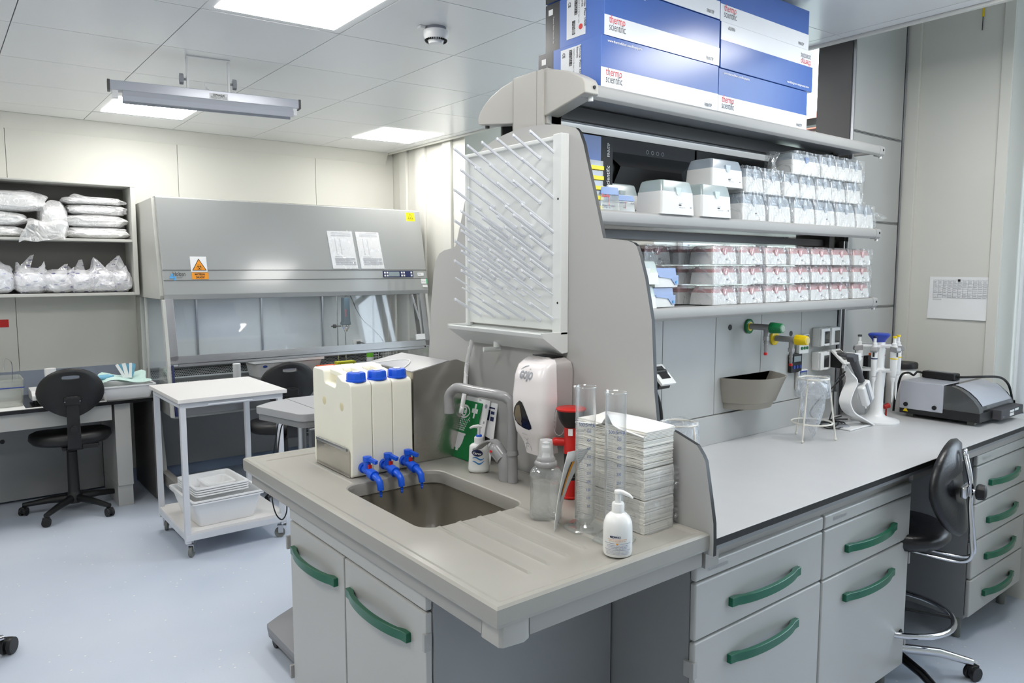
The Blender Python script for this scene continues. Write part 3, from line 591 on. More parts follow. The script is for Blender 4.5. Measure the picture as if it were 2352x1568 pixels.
build(g, 'symbol', 'paper', t, flat=True)
t, o0, xd, yd, w, h = leaning('leaflet', 'white leaflet edge showing behind the green sign', 'leaflet', 2.045, 2.21, 1.114, .052, 1.5185); nrm = xd.cross(yd)
mb = MB(); decal(mb, sp(.5, .5), xd, yd, w, h, 0, .002); build(mb, 'sheet', 'paper', t)
g = MB(); dl = .0025
gpoly([(.90+.05*math.cos(2*PI*i/12), .90+.035*math.sin(2*PI*i/12)) for i in range(12)]); gpoly([(.62, .97), (.70, .97), (.70, .985), (.62, .985)]); gpoly([(.9, .62), (.95, .62), (.95, .66), (.9, .66)])
build(g, 'print', 'inkl', t, flat=True)
t, o0, xd, yd, w, h = leaning('instruction_card', 'white card with a navy logo and a small bottle picture', 'card', 2.008, 2.15, 1.108, .035, 1.5236); nrm = xd.cross(yd)
mb = MB(); decal(mb, sp(.5, .5), xd, yd, w, h, 0, .0015); build(mb, 'sheet', 'paper', t)
g = MB(); dl = .002
gpoly([(.60, .90), (.92, .90), (.92, .925), (.60, .925)]); gpoly([(.62, .70), (.74, .70), (.74, .87), (.62, .87)]); gpoly([(.78, .70), (.92, .70), (.92, .77), (.78, .77)]); gpoly([(.78, .81), (.92, .81), (.92, .86), (.78, .86)])
build(g, 'logo', 'inkn', t, flat=True)
g = MB(); gpoly([(.66, .43), (.88, .41), (.86, .35), (.80, .28), (.79, .15), (.74, .15), (.74, .28), (.68, .35)]); build(g, 'picture', 'inkk', t, flat=True)
# ================================================================ soap dispenser on the screen
t = thing('soap_dispenser', 'white automatic soap dispenser with grey lettering fixed to the end screen', 'dispenser', (1.5, 1.72, 1.15))
bk = MB().prism([(1.637, 1.045), (1.632, 1.06), (1.628, 1.27), (1.636, 1.292), (1.67, 1.306), (1.74, 1.306), (1.775, 1.292), (1.782, 1.27), (1.778, 1.06), (1.77, 1.045)], 'yz', 1.452, 1.5238)
build(bk, 'back_case', 'pinks', t, bevel=.006, seg=3)
def drow(z):  # front shell cross-section half widths and front x
    tb = [(1.000, .036, 1.425, 1.49), (1.010, .040, 1.418, 1.49), (1.040, .046, 1.412, 1.48), (1.055, .058, 1.408, 1.47), (1.075, .069, 1.398, 1.455), (1.12, .075, 1.390, 1.452), (1.18, .077, 1.388, 1.452), (1.25, .074, 1.396, 1.452), (1.280, .070, 1.410, 1.454), (1.290, .062, 1.425, 1.456)]
    for i in range(len(tb)-1):
        if z <= tb[i+1][0]:
            s = max(0, (z-tb[i][0])/(tb[i+1][0]-tb[i][0])); return [a+(b_-a)*s for a, b_ in zip(tb[i][1:], tb[i+1][1:])]
    return tb[-1][1:]
rg = []; yc = 1.700
for i in range(27):
    z = 1.010+.280*i/26; hw, xf, xb = drow(z); ring = []
    for k in range(21):
        a = PI*k/20; u = -math.cos(a); vv = math.sin(a)
        sx_ = abs(u)**.42*(1 if u > 0 else -1); sv_ = abs(vv)**.42
        ring.append(Vector((xb+(xf-xb)*sv_, yc-hw*sx_, z+.012*(1-sv_)*(i/26))))
    rg.append(ring)
build(MB().loft(rg), 'front_cover', 'pink', t, angle=60)
def dpt(y, z, l=0.001):
    hw, xf, xb = drow(z); u = max(-1, min(1, (yc-y)/hw)); # invert superellipse
    uu = abs(u)**(1/.42); vv = math.sqrt(max(0, 1-uu*uu)); return Vector((xb+(xf-xb)*vv**.42-l, y, z))
wn0 = [(1.787, 1.165), (1.800, 1.150), (1.806, 1.130), (1.800, 1.112), (1.785, 1.100), (1.76, 1.092), (1.735, 1.090), (1.722, 1.096), (1.722, 1.106), (1.745, 1.150), (1.760, 1.172), (1.772, 1.176)]
wn = [(y-.050, z) for y, z in wn0]
def patch(mb, loop, l):
    cy = sum(p[0] for p in loop)/len(loop); cz = sum(p[1] for p in loop)/len(loop); n = len(loop)
    vs = [dpt(cy, cz, l)]
    for s in (.5, 1.0): vs += [dpt(cy+(y-cy)*s, cz+(z-cz)*s, l) for y, z in loop]
    fs = [(0, 1+i, 1+(i+1) % n) for i in range(n)]+[(1+i, 1+n+i, 1+n+(i+1) % n, 1+(i+1) % n) for i in range(n)]
    mb.add(vs, fs); return mb
build(patch(MB(), wn, .0012), 'window', 'blkg', t); build(patch(MB(), [(1.750, 1.13), (1.742, 1.108), (1.717, 1.098), (1.714, 1.13), (1.722, 1.163), (1.738, 1.158)], .0016), 'window_tint', P('olive_tint', (112, 100, 80), 0.1), t)
def dtext(mb, s, y, z, width, bold=0.0, hs=1.0):
    vs, fs, x0, x1 = text_mesh(s, bold); k = width/(x1-x0)
    mb.add([dpt(y-(v.x-x0)*k, z+v.y*k*hs, .0012) for v in vs], fs)
tx = MB(); dtext(tx, 'GOJO', 1.733, 1.244, .060, .055, 1.35); dtext(tx, '*', 1.696, 1.262, .008, .03)
ar = [(1.735-.032*i/10, 1.268+.013*math.sin(PI*.5*i/10)) for i in range(11)]
tx.loft([[dpt(y, z, .0012), dpt(y, z+.0025*(1-abs(2*i/10-1))+.0006, .0012)] for i, (y, z) in enumerate(ar)], cap=False)
build(tx, 'lettering', 'brush', t, flat=True)
tx = MB(); dtext(tx, 'Automatic', 1.722, 1.072, .024)
for a, b_ in (((1.782, 1.062), (1.776, 1.056)), ((1.776, 1.056), (1.768, 1.056)), ((1.768, 1.056), (1.762, 1.062)), ((1.772, 1.056), (1.772, 1.048)), ((1.782, 1.038), (1.772, 1.047)), ((1.762, 1.038), (1.772, 1.047)), ((1.780, 1.036), (1.783, 1.022)), ((1.760, 1.036), (1.757, 1.022)), ((1.776, 1.034), (1.768, 1.034)), ((1.778, 1.040), (1.768, 1.043))):
    p = Vector(a)-Vector((.062, 0)); q = Vector(b_)-Vector((.062, 0)); d = (q-p).normalized(); n2 = Vector((-d.y, d.x))*.0007
    tx.add([dpt(*(p+n2), .0012), dpt(*(q+n2), .0012), dpt(*(q-n2), .0012), dpt(*(p-n2), .0012)], [(0, 1, 2, 3)])
build(tx, 'hand_symbol', 'inkl', t, flat=True); build(patch(MB(), [(1.742+.0018*math.cos(a), 1.052+.0022*math.sin(a)) for a in [2*PI*i/8 for i in range(8)]], .0012), 'sensor_dot', 'inkk', t)
build(MB().prism([(1.66, 1.3065), (1.75, 1.3065), (1.75, 1.308), (1.66, 1.308)], 'yz', 1.462, 1.51), 'top_window', 'blkg', t)
# ================================================================ bench
ZB = .885; YB = 1.765
t = thing('bench_worktop', 'long pale grey laminate bench top with a black edge', 'worktop', (2.6, 1.4, .86))
build(MB().box(1.538, 1.1165, .8645, 3.9185, YB, ZB), 'laminate_top', 'bench', t, bevel=.0008, seg=1)
build(MB().box(1.538, 1.1145, .8665, 3.9185, 1.118, .8842), 'black_front_edge', 'black', t)
build(MB().box(1.538, 1.1175, .8665, 3.9185, 1.13, .8644).box(1.538, 1.13, .846, 3.9185, YB, .8644), 'underside', 'cab_d', t)
build(MB().box(1.538, 1.165, .806, 2.752, 1.18, .8455).box(1.53, 1.135, .803, 1.585, 1.165, .8455).box(2.752, 1.15, .812, 3.9, 1.165, .8455), 'bench_rail', 'apron', t)
build(MB().box(1.538, 1.150, .8455, 3.9, 1.165, .8644), 'front_batten', 'apron', t)
t = thing('rear_bench_worktop', 'pale grey bench top on the far side of the island', 'worktop', (2.6, 2.3, .86))
build(MB().box(1.538, 1.955, .861, 3.90, 2.605, ZB), 'laminate_top', 'bench', t); build(MB().box(1.60, 2.56, .0, 1.66, 2.60, .861).box(3.2, 2.56, 0, 3.26, 2.6, .861), 'leg', 'cab', t)
# ---- splash panels and services
sv = thing('service_wall', 'row of light grey service panels standing behind the bench', 'service panel', (2.45, 1.79, ZB))
build(MB().box(1.56, 1.775, ZB, 3.355, 1.795, 1.392), 'backing', 'shadow', sv)
build(MB().box(1.548, 1.755, .8852, 3.352, 1.7752, .998), 'splash_strip', 'steel_grey', sv, bevel=.0015)
xj = [1.56, 1.78, 2.093, 2.407, 2.716, 3.022, 3.330]
for i in range(6): build(MB().box(xj[i]+.0012, 1.7652, 1.0005, xj[i+1]-.0012, 1.7752, 1.388), 'panel', 'steel_grey', sv, bevel=.001, seg=1)
build(MB().cyl((2.498, 1.766, 1.341), (2.498, 1.7635, 1.341), .0115, n=20).cyl((2.94, 1.766, 1.293), (2.94, 1.7635, 1.293), .0115, n=20), 'hole_plug', 'inkk', sv)
for x in (3.335, 3.352, 3.369): build(MB().box(x, 1.752, ZB, x+.011, 1.775, 1.70), 'post_profile', 'alu' if x != 3.352 else 'shadow', sv)
# lower trunk behind: island spine down to the floor
build(MB().box(1.56, 1.80, 0, 3.36, 1.95, .90), 'spine', 'cab_d', sv)
# ---- tall duct
du = thing('service_duct', 'floor-to-ceiling grey panelled duct between bench shelves and window pier', 'duct', (3.64, 1.9, ZB))
build(MB().box(3.382, 1.772, .886, 3.896, 1.935, H2), 'core', 'vdark', du)
build(MB().box(3.376, 1.772, .886, 3.381, 1.935, H2), 'side_panel', 'dark', du)  # darker than the front panels: shade put into the side's colour
zz = [.887, .972, 1.385, 1.800, 2.210, 2.93]
for i in range(5):
    build(MB().box(3.40, 1.764, zz[i]+.006, 3.885, 1.772, zz[i+1]-.006), 'panel', 'steel_grey', du, bevel=.001, seg=1)
for z in zz[1:5]:
    build(MB().box(3.40, 1.765, z-.0045, 3.885, 1.772, z-.0015).box(3.40, 1.765, z+.0015, 3.885, 1.772, z+.0045), 'joint_profile', 'alu', du)
build(MB().box(3.384, 1.757, .886, 3.392, 1.775, H2).box(3.889, 1.757, .886, 3.896, 1.775, H2), 'corner_profile', 'alu', du)
# ---- reagent shelf
sh = thing('reagent_shelf', 'three-tier grey shelf unit over the bench with rounded front rails', 'shelf', (2.4, 1.86, 1.39))
for x0 in (1.555, 3.25):
    build(MB().box(x0, 1.775, .9 if x0 < 2 else 1.39, x0+.045, 1.945, 2.10 if x0 > 2 else 2.165), 'column', 'cap' if x0 < 2 else 'vdark', sh, bevel=.003)
for (zf, zb, x0) in ((2.118, 2.06, 1.60), (1.752, 1.70, 1.60), (1.442, 1.39, 1.60)):
    s1 = build(MB().box(x0-.04, 1.635, zf-.022, 3.36, 2.085, zf-.004), 'shelf_board', 'brush' if zf > 2 else 'shelfp', sh)
    for yy, k in ((1.617, 1), (2.103, -1)):
        pr = [(yy+k*.024, zf-.004), (yy+k*.006, zf+.001), (yy, zf-.006), (yy-k*.002, zf-.02), (yy+k*.001, zf-.035), (yy+k*.010, zf-.044), (yy+k*.024, zf-.040)]
        build(MB().prism(pr, 'yz', x0-.055 if zf > 2 else x0-.060, 3.36), 'front_rail' if k > 0 else 'rear_rail', 'shelfp', sh, bevel=.002)
        ec = [(yy+k*.03, zf-.004), (yy+k*.006, zf+.0025), (yy-k*.001, zf-.005), (yy-k*.003, zf-.02), (yy, zf-.036), (yy+k*.010, zf-.046), (yy+k*.03, zf-.044)]
        c_ = build(MB().prism(ec, 'yz', 3.36, 3.405), 'rail_end', 'shelfp', sh, bevel=.003)
        if k > 0: build(MB().cyl((3.385, yy-.0008, zf-.018), (3.385, yy-.004, zf-.018), .005, n=12), 'screw_hole', 'inkk', c_); build(MB().cyl((3.392, yy+.014, zf-.044), (3.392, yy+.014, zf-.054), .007, n=10), 'stud', 'white', c_)
    build(MB().box(3.385, 1.63, zf-.03, 3.40, 1.752, zf+.004), 'end_bracket', 'shelfp', sh, bevel=.004); build(MB().box(3.385, 1.945, zf-.03, 3.40, 2.09, zf+.004), 'end_bracket', 'shelfp', sh, bevel=.004)
    build(MB().box(1.60, 1.80, zf-.075, 3.36, 1.92, zf-.046) if zf < 2 else MB().box(1.60, 1.775, 2.046, 3.30, 1.795, 2.088).box(1.60, 2.082, 2.0, 3.30, 2.09, 2.07), 'beam', 'vdark', sh)
# arched end piece of the top shelf
def archpoly(h):
    pr = [(1.600, 2.082), (1.602, 2.112), (1.612, 2.126), (1.64, 2.142), (1.68, 2.160), (1.73, 2.174), (1.775, 2.180), (1.86, 2.183), (1.945, 2.181), (2.00, 2.172), (2.06, 2.152), (2.10, 2.130), (2.125, 2.108), (2.134, 2.092), (2.134, 2.074), (2.128, 2.068)]
    return pr+[(1.95, 2.045), (1.86, 2.043), (1.77, 2.045)]
build(MB().prism(archpoly(0), 'yz', 1.534, 1.590), 'arched_end', 'cap', sh, bevel=.006, seg=3)
build(MB().box(1.528, 1.783, 2.0, 1.540, 1.932, 2.186).box(1.54, 1.775, 2.02, 1.60, 1.95, 2.190), 'column_cap', 'cap', sh, bevel=.003)
build(MB().box(1.5275, 1.929, 2.0, 1.5282, 1.931, 2.186).box(1.5275, 1.811, 2.0, 1.5282, 1.8125, 2.186), 'seam', 'holder', sh)
build(MB().cyl((1.57, 1.6, 2.102), (1.57, 1.597, 2.102), .005, n=12), 'screw_hole', 'inkk', sh); build(MB().cyl((1.575, 1.62, 2.08), (1.575, 1.62, 2.066), .008, n=12), 'stud', 'white', sh); build(MB().cyl((1.56, 2.115, 2.07), (1.56, 2.115, 2.058), .008, n=12), 'stud', 'dark', sh)
# lamp under the top shelf
t = thing('shelf_lamp', 'long slim strip lamp under the top shelf', 'lamp', (2.25, 1.835, 2.04))
build(MB().box(1.605, 1.80, 2.045, 3.0, 1.90, 2.072), 'housing', 'silver', t, bevel=.003)
build(MB().prism([(1.810, 2.052), (1.815, 2.042), (1.84, 2.036), (1.88, 2.038), (1.896, 2.046), (1.896, 2.05)], 'yz', 1.615, 2.98), 'diffuser', 'tube', t, bevel=.002)
# ================================================================ bottles on the sink worktop
Z0 = .9004
def view_dir(x, y):  # horizontal direction from a spot towards the front of the sink
    d = Vector((-x, -y, 0)).normalized(); return d, Vector((-d.y, d.x, 0))
def cyl_text(mb, s, r, z, width, a0=0.0, size=None, bold=0.0, lift=.0005, sy=None):
    vs, fs, x0, x1 = text_mesh(s, bold); k = width/(x1-x0); ky = (size if size else k)
    out = []
    for v in vs:
        x = (v.x-x0)*k-width/2; a = a0+x/r; out.append(Vector(((r+lift)*math.cos(a), (r+lift)*math.sin(a), z+v.y*ky)))
    mb.add(out, fs)
def cyl_line(mb, r, z, h, a0, a1, lift=.0005, n=10):
    rg = [[Vector(((r+lift)*math.cos(a0+(a1-a0)*i/n), (r+lift)*math.sin(a0+(a1-a0)*i/n), z+q)) for q in (0, h)] for i in range(n+1)]
    mb.loft(rg, cap=False)
# hand cream bottle with label, front
t = thing('pump_bottle', 'white pump bottle with printed label in front of the glass cylinders', 'bottle', (1.245, 1.175, Z0)); fa = math.atan2(-1.175, -1.245)
R_b = .0345
build(MB().lathe([(.024, 0), (.0325, .003), (.0345, .010), (.0345, .065), (.033, .080), (.028, .092), (.021, .099), (.0155, .103), (.0155, .104), (.001, .104)], (0, 0, 0), 40), 'bottle_body', 'soap', t, world=False)
build(MB().lathe([(.0150, .1), (.0150, .122), (.0135, .125), (.001, .125)], (0, 0, 0), 28), 'collar', 'soap', t, world=False)
pm = MB().lathe([(.007, .124), (.007, .146), (.0095, .1475), (.0100, .151), (.0085, .1545), (.001, .156)], (0, 0, 0), 20)
sdv = Vector((math.cos(fa-1.35+PI/1), math.sin(fa-1.35+PI/1), 0)); sdv = Vector((.42, -.90, 0)).normalized()
pm.tube([sdv*.0+Vector((0, 0, .151)), sdv*.012+Vector((0, 0, .1505)), sdv*.026+Vector((0, 0, .146)), sdv*.036+Vector((0, 0, .140))], [.0058, .0055, .0042, .0022], 10)
build(pm, 'pump_head', 'soap', t, world=False)
lb = MB(); cyl_text(lb, 'MEDIWAX', R_b, .0500, .026, fa-.15, bold=.04, size=.0068); o = build(lb, 'brand_lettering', 'inkn', t, world=False, flat=True)
lb = MB(); cyl_text(lb, 'emulsja do pielegnacji wrazliwej', R_b, .0455, .046, fa-.02, size=.0040); cyl_text(lb, 'skory z witamina E rak', R_b, .0415, .040, fa-.02, size=.0040)
lb.add([Vector(((R_b+.0006)*math.cos(fa-.02+u), (R_b+.0006)*math.sin(fa-.02+u), z)) for u, z in ((-.1, .038), (.1, .038), (0, .033))], [(0, 1, 2)]); build(lb, 'orange_lettering', 'inko', t, world=False, flat=True)
lb = MB(); cyl_line(lb, R_b, .0365, .0006, fa+.12, fa+1.0); cyl_line(lb, R_b, .0365, .0006, fa-1.0, fa-.22); cyl_line(lb, R_b, .021, .0006, fa-1.0, fa+1.0)
for i, s in enumerate(('pompka dozujaca nacisnac i rozprowadzic', 'skora dobrze nawilzona gladka i odporna', 'stosowac kilka razy dziennie')): cyl_text(lb, s, R_b, .0315-.0036*i, .050-.006*(i == 2), fa-.0, size=.0032)
for i, s in enumerate(('sklad: aqua, glycerin, paraffin, cetearyl alcohol', 'panthenol, tocopheryl acetate, parfum, phenoxy', 'pojemnosc przechowywac w temperaturze')): cyl_text(lb, s, R_b, .0172-.0033*i, .056, fa, size=.0027)
build(lb, 'label_lettering', 'inkb', t, world=False, flat=True)
# measuring cylinders
M['glassrim'] = film('thick_glass', (220, 232, 228), .16, .7, .03, 0, body=.3)
def cylinder(lab, loc, h, seed, scale_txt=True, turn=0.0):
    t = thing('measuring_cylinder', lab, 'measuring cylinder', loc, turn, 'tall glass measuring cylinders'); r = .0265
    prof = [(r, .026), (r, h-.006), (r+.0025, h-.001), (r+.0025, h), (r-.001, h+.0005), (r-.0018, h-.006), (r-.0018, .032), (r-.006, .027), (.001, .026)]
    build(MB().lathe(prof, (0, 0, 0), 40), 'tube', 'glass', t, world=False)
    fo = [(.048, 0), (.049, .004), (.046, .007), (.030, .010), (.020, .018), (.0225, .024), (r, .028)]
    rg = []
    for rr, z in fo:
        k = 6 if rr > .03 else 24; rg.append([Vector((rr*math.cos(a)*(1/math.cos(((a+PI/6) % (PI/3))-PI/6) if rr > .044 else 1), rr*math.sin(a)*(1/math.cos(((a+PI/6) % (PI/3))-PI/6) if rr > .044 else 1), z)) for a in [2*PI*i/24 for i in range(24)]])
    build(MB().loft(rg), 'foot', 'glassrim', t, world=False, angle=25); build(MB().tube([((r+.001)*math.cos(2*PI*i/36), (r+.001)*math.sin(2*PI*i/36), h) for i in range(36)], .0013, 6, closed=True), 'rim', 'glassrim', t, world=False)
    sp_ = MB().tube([(0, r+.001, h-.001), (0, r+.005, h+.001)], [.004, .002], 6)
    build(sp_, 'spout', 'glass', t, world=False)
    g = MB()
    a0 = math.atan2(-loc[1], -loc[0])-turn+.12
    for i in range(46):
        z = .045+i*(h*.70-.045)/45; big = i % 5 == 0
        cyl_line(g, r, z, .0006 if big else .0004, a0-.9, a0-.9+(.85 if not big else 1.0)*.62, n=5)
        if big and i % 5 == 0 and i % 2 == 0: cyl_line(g, r, z, .0003, a0-.2, a0+1.1, n=8)
    for i, s in enumerate(('50', '100', '150', '200', '250', '300', '350', '400', '450', '500')):
        cyl_text(g, s, r, .045+(i+1)*(h*.70-.045)/10+(-.004), .011 if i else .008, a0+.42-.2, size=.0105)
    cyl_text(g, '500:5ml', r, h*.735, .034, a0-.15, size=.013); cyl_text(g, 'A', r, h*.725, .009, a0+.75, size=.016)
    cyl_text(g, 'In 20 C', r, h*.712, .018, a0+.1, size=.005)
    build(g, 'scale_print', P('scale_ink', (70, 92, 150), 0.5, var=0), t, world=False, flat=True)
cylinder('empty glass measuring cylinder by the black and red eyewash bottle', (1.308, 1.352, Z0), .372, 1, turn=.9)
cylinder('empty glass measuring cylinder right behind the white pump bottle', (1.305, 1.243, Z0), .372, 2)
# sanitizer refill bottle
t = thing('refill_bottle', 'clear gel refill bottle with a frosted cap beside the basin', 'bottle', (1.278, 1.472, Z0), math.atan2(-1.47, -1.28)+PI/2)
sec = [(0.0, .034, .023), (.004, .042, .028), (.012, .044, .030), (.03, .043, .029), (.07, .043, .029), (.11, .041, .028), (.118, .044, .030), (.128, .043, .029), (.138, .036, .025), (.145, .024, .020)]
def oval(a, b_, z, n=32, e=.7): return [Vector((a*abs(math.cos(q))**e*(1 if math.cos(q) > 0 else -1), b_*abs(math.sin(q))**e*(1 if math.sin(q) > 0 else -1), z)) for q in [2*PI*(i+.5)/n for i in range(n)]]
build(MB().loft([oval(a, b_, z) for z, a, b_ in sec]), 'bottle_body', 'liquid', t, world=False, angle=60)
build(MB().loft([oval(a*.93, b_*.93, z) for z, a, b_ in [(.004, .034, .022), (.012, .041, .027), (.10, .041, .027), (.1005, .02, .01)]]), 'gel', film('gel_fill', (222, 226, 226), .28, .2, .05, 0, body=.5), t, world=False, angle=60)
build(MB().lathe([(.020, .142), (.029, .146), (.031, .150), (.031, .155), (.028, .159), (.0255, .160), (.0255, .166), (.023, .170), (.001, .170)], (0, 0, 0), 32), 'collar', 'tap', t, world=False)
build(MB().lathe([(.0215, .166), (.0185, .196), (.0175, .214), (.0165, .216), (.001, .216)], (0, 0, 0), 28), 'cap', film('frosted_cap', (236, 238, 240), .35, .35, .2, 0, body=.8), t, world=False)
build(MB().lathe([(.012, .170), (.008, .182), (.013, .19), (.013, .197), (.008, .203), (.011, .209), (.001, .212)], (0, 0, 0), 20), 'pump', 'white', t, world=False)
# soap bottle with blue oval label
ang = math.atan2(-1.95, -1.405)+PI/2-.62
t = thing('pump_bottle', 'white hand soap pump bottle with a blue oval label in front of the green sign', 'bottle', (1.408, 1.962, Z0), ang+.55)
sec = [(0, .026, .018), (.004, .0345, .022), (.012, .0365, .024), (.045, .0335, .022), (.075, .0325, .021), (.088, .031, .020), (.094, .025, .017), (.097, .014, .013)]
build(MB().loft([oval(a, b_, z, 32, .75) for z, a, b_ in sec]), 'bottle_body', 'soap', t, world=False, angle=60)
build(MB().lathe([(.015, .095), (.0155, .098), (.0155, .116), (.0125, .119), (.001, .119)], (0, 0, 0), 24), 'collar', 'paper', t, world=False)
build(MB().lathe([(.0095, .118), (.0100, .120), (.0100, .123), (.009, .125), (.001, .125)], (0, 0, 0), 20), 'ring', 'blue', t, world=False)
pm = MB().tube([(0, 0, .12), (0, 0, .150)], [.0045, .006], 12).tube([(.010, 0, .151), (-.002, 0, .153), (-.018, 0, .152), (-.030, 0, .147)], [.004, .0065, .005, .003], 10)
build(pm, 'pump_head', 'white', t, world=False)
lb = MB(); n_ = 24; lb.add([(-.004, -.0228, .068)]+[(-.004+.0185*math.cos(2*PI*i/n_)*math.cos(-.15)-.0095*math.sin(2*PI*i/n_)*math.sin(-.15), -.0232+.0012*abs(math.cos(2*PI*i/n_)), .068+.0185*math.cos(2*PI*i/n_)*math.sin(-.15)+.0115*math.sin(2*PI*i/n_)) for i in range(n_)], [(0, 1+i, 1+(i+1) % n_) for i in range(n_)])
lo = build(lb, 'oval_label', 'inkn', t, world=False); tx = MB(); put_text(tx, 'Carex', (-.0195, -.0242, .0655), (1, 0, -.14), (.14, 0, 1), width=.030, bold=.03, size=.0115); build(tx, 'lettering', 'inkw', lo, world=False, flat=True)
lb = MB()
for k in range(2):
    pts = [(-.020+.038*i/12, .052-.014*k+.004*math.sin(i/12*2*PI+k)) for i in range(13)]
    lb.loft([[Vector((x, -.0236, z)), Vector((x, -.0236, z-.0045*math.sin(PI*(i+.5)/13.5)-.001))] for i, (x, z) in enumerate(pts)], cap=False)
put_text(lb, 'antibacterial', (-.014, -.0222, .084), (1, 0, 0), (0, 0, 1), width=.022); put_text(lb, 'handwash', (-.014, -.0222, .080), (1, 0, 0), (0, 0, 1), width=.018)
build(lb, 'wave_print', 'inksky', t, world=False, flat=True)
# eyewash bottle
t = thing('eyewash_bottle', 'red and black eyewash bottle with a red lid on a bead chain', 'bottle', (1.455, 1.566, Z0))
build(MB().lathe([(.024, 0), (.026, .002), (.026, .006), (.0225, .008), (.0225, .056), (.001, .056)], (0, 0, 0), 28), 'base', 'red', t, world=False)
build(MB().lathe([(.0215, .054), (.0215, .064), (.0195, .066), (.0195, .136), (.001, .136)], (0, 0, 0), 28), 'grip_sleeve', 'blk', t, world=False)
sb = MB().lathe([(.0205, .134), (.0205, .200), (.018, .214), (.001, .214)], (0, 0, 0), 28).cyl((0, 0, .166), (-.028, .032, .166), .0125, n=20).sphere((-.029, .033, .166), .0128, 16, 8)
build(sb, 'nozzle_body', 'red', t, world=False); build(MB().lathe([(.018, .210), (.028, .222), (.036, .238), (.040, .256), (.041, .262), (.001, .262)], (0, 0, 0), 32), 'eye_cup', 'blk', t, world=False)
build(MB().lathe([(.043, .262), (.044, .264), (.044, .267), (.041, .269), (.001, .270)], (0, 0, 0), 32), 'lid', 'red', t, world=False)
ch = MB(); cp_ = smooth_path([(-.030, .033, .262), (-.034, .036, .235), (-.033, .034, .20), (-.026, .028, .186), (-.02, .016, .19), (-.012, .012, .21)], 8)
for i, p in enumerate(cp_): ch.sphere(p, .0016, 6, 4)
build(ch, 'bead_chain', 'chrome', t, world=False, kind='stuff')
build(MB().obox((-.016, -.016, .20), (.0065, .001, .010), Matrix.Rotation(-.8, 3, 'Z')), 'tag', 'paper', t, world=False)
# curled leaflet
t = thing('folded_leaflet', 'curled white leaflet with an orange and black stripe leaning by the cylinders', 'leaflet', (1.28, 1.40, Z0))
mb = MB(); rg = []; n_ = 14
for i in range(n_+1):
    s = i/n_; z = .205*s; bend = .045*s**2.2
    rg.append([Vector((1.222+bend*.5+.002, 1.378-.0*s, .9006+z-(.018*0)))+Vector((.015*s, -.01*s, 0)), Vector((1.285+bend+.01*s, 1.425-.02*s-.04*s*s, .9006+z*.98+.004))])
for r_ in rg:
    a, b_ = r_; n2 = Vector((-.6, .8, 0))*.0006; r_[:] = [a-n2, b_-n2, b_+n2, a+n2]
build(mb.loft(rg), 'sheet', 'paper', t, angle=60)
mb = MB()
mb.loft([[r_[0].lerp(r_[1], .15+.2*(i/n_))+Vector((.0012, -.0016, 0)), r_[0].lerp(r_[1], .36+.14*(i/n_))+Vector((.0012, -.0016, 0))] for i, r_ in enumerate(rg) if 6 <= i <= 12], cap=False); build(mb, 'orange_stripe', 'inko', t)
mb = MB()
mb.loft([[r_[0].lerp(r_[1], .12+.2*(i/n_))+Vector((.0014, -.0018, 0)), r_[0].lerp(r_[1], .17+.2*(i/n_))+Vector((.0014, -.0018, 0))] for i, r_ in enumerate(rg) if 5 <= i <= 12], cap=False); build(mb, 'black_stripe', 'inkk', t)
# paper towels
random.seed(7)
def towel_pack(name, lab, z0, z1, wrapped, x0=1.388, x1=1.502, y0=1.222, y1=1.468, sheets=18, skew=0.0):
    t = thing(name, lab, 'paper towels', ((x0+x1)/2, (y0+y1)/2, z0))
    n = sheets; h = (z1-z0)/n; proto = None
    mb = MB()
    for i in range(n):
        a = random.uniform(-.0012, .0012); b_ = random.uniform(-.0012, .0012); s = skew*i/n; z = z0+h*i
        wav = .0015*math.sin(i*1.3)
        rgs = []
        for k in range(9):
            y = y0+b_+(y1-y0)*k/8; dz = wav*math.sin(k*1.1+i*.4)+.0012*math.sin(k*2.1)
            rgs.append([Vector((x0+a+s, y, z+dz)), Vector((x1+a+s, y, z+dz)), Vector((x1+a+s, y, z+h*.94+dz)), Vector((x0+a+s-.0006, y, z+h*.94+dz))])
        mb.loft(rgs)
    build(mb, 'towel_sheets', 'towel', t, kind='stuff')
    if wrapped:
        w = MB(); g = .0022; nx = 10
        vs = []; R2 = random.Random(int(z0*1000))
        rg = []
        for k in range(13):
            y = y0-g-.006+(y1-y0+2*g+.012)*k/12; rr = []
            for (x, z) in [(x0-g, z0+.001), (x0-g, (z0+z1)/2), (x0-g, z1+g), ((x0+x1)/2, z1+g), (x1+g, z1+g), (x1+g, (z0+z1)/2), (x1+g, z0+.001)]:
                q = .0022; e = .0 if 0 < k < 12 else .010
                rr.append(Vector((x+R2.uniform(-q, q)*.6+(e if x < (x0+x1)/2 else -e), y+R2.uniform(-q, q), z+R2.uniform(-q, q)*.4-(e if z > z0+.03 else 0))))
            rg.append(rr)
        build(w.loft(rg), 'clear_wrap', 'bagw2' if 'bagw2' in M else 'bag', t, angle=80)
        # crimped film ends
        cr = MB(); 
        for k in range(8):
            z = z0+.01+k*(z1-z0-.02)/8; cr.add([(x1+.001, y0+.01, z), (x1+.001, y0-.012+.004*(k % 2), z+.004), (x1+.016, y0-.006, z+.006*(k % 2)), (x1+.015, y0+.02, z+.01)], [(0, 1, 2, 3)])
        build(cr, 'film_fringe', 'bag', t)
    return t
M['bagw2'] = film('wrap_film', (236, 238, 242), .22, .22, .16, .5, 5, .12, .75)
towel_pack('paper_towel_pack', 'film-wrapped pack of white paper towels, bottom of the stack', .9006, .985, True)
towel_pack('paper_towel_pack', 'film-wrapped pack of white paper towels, middle of the stack', .9885, 1.066, True)
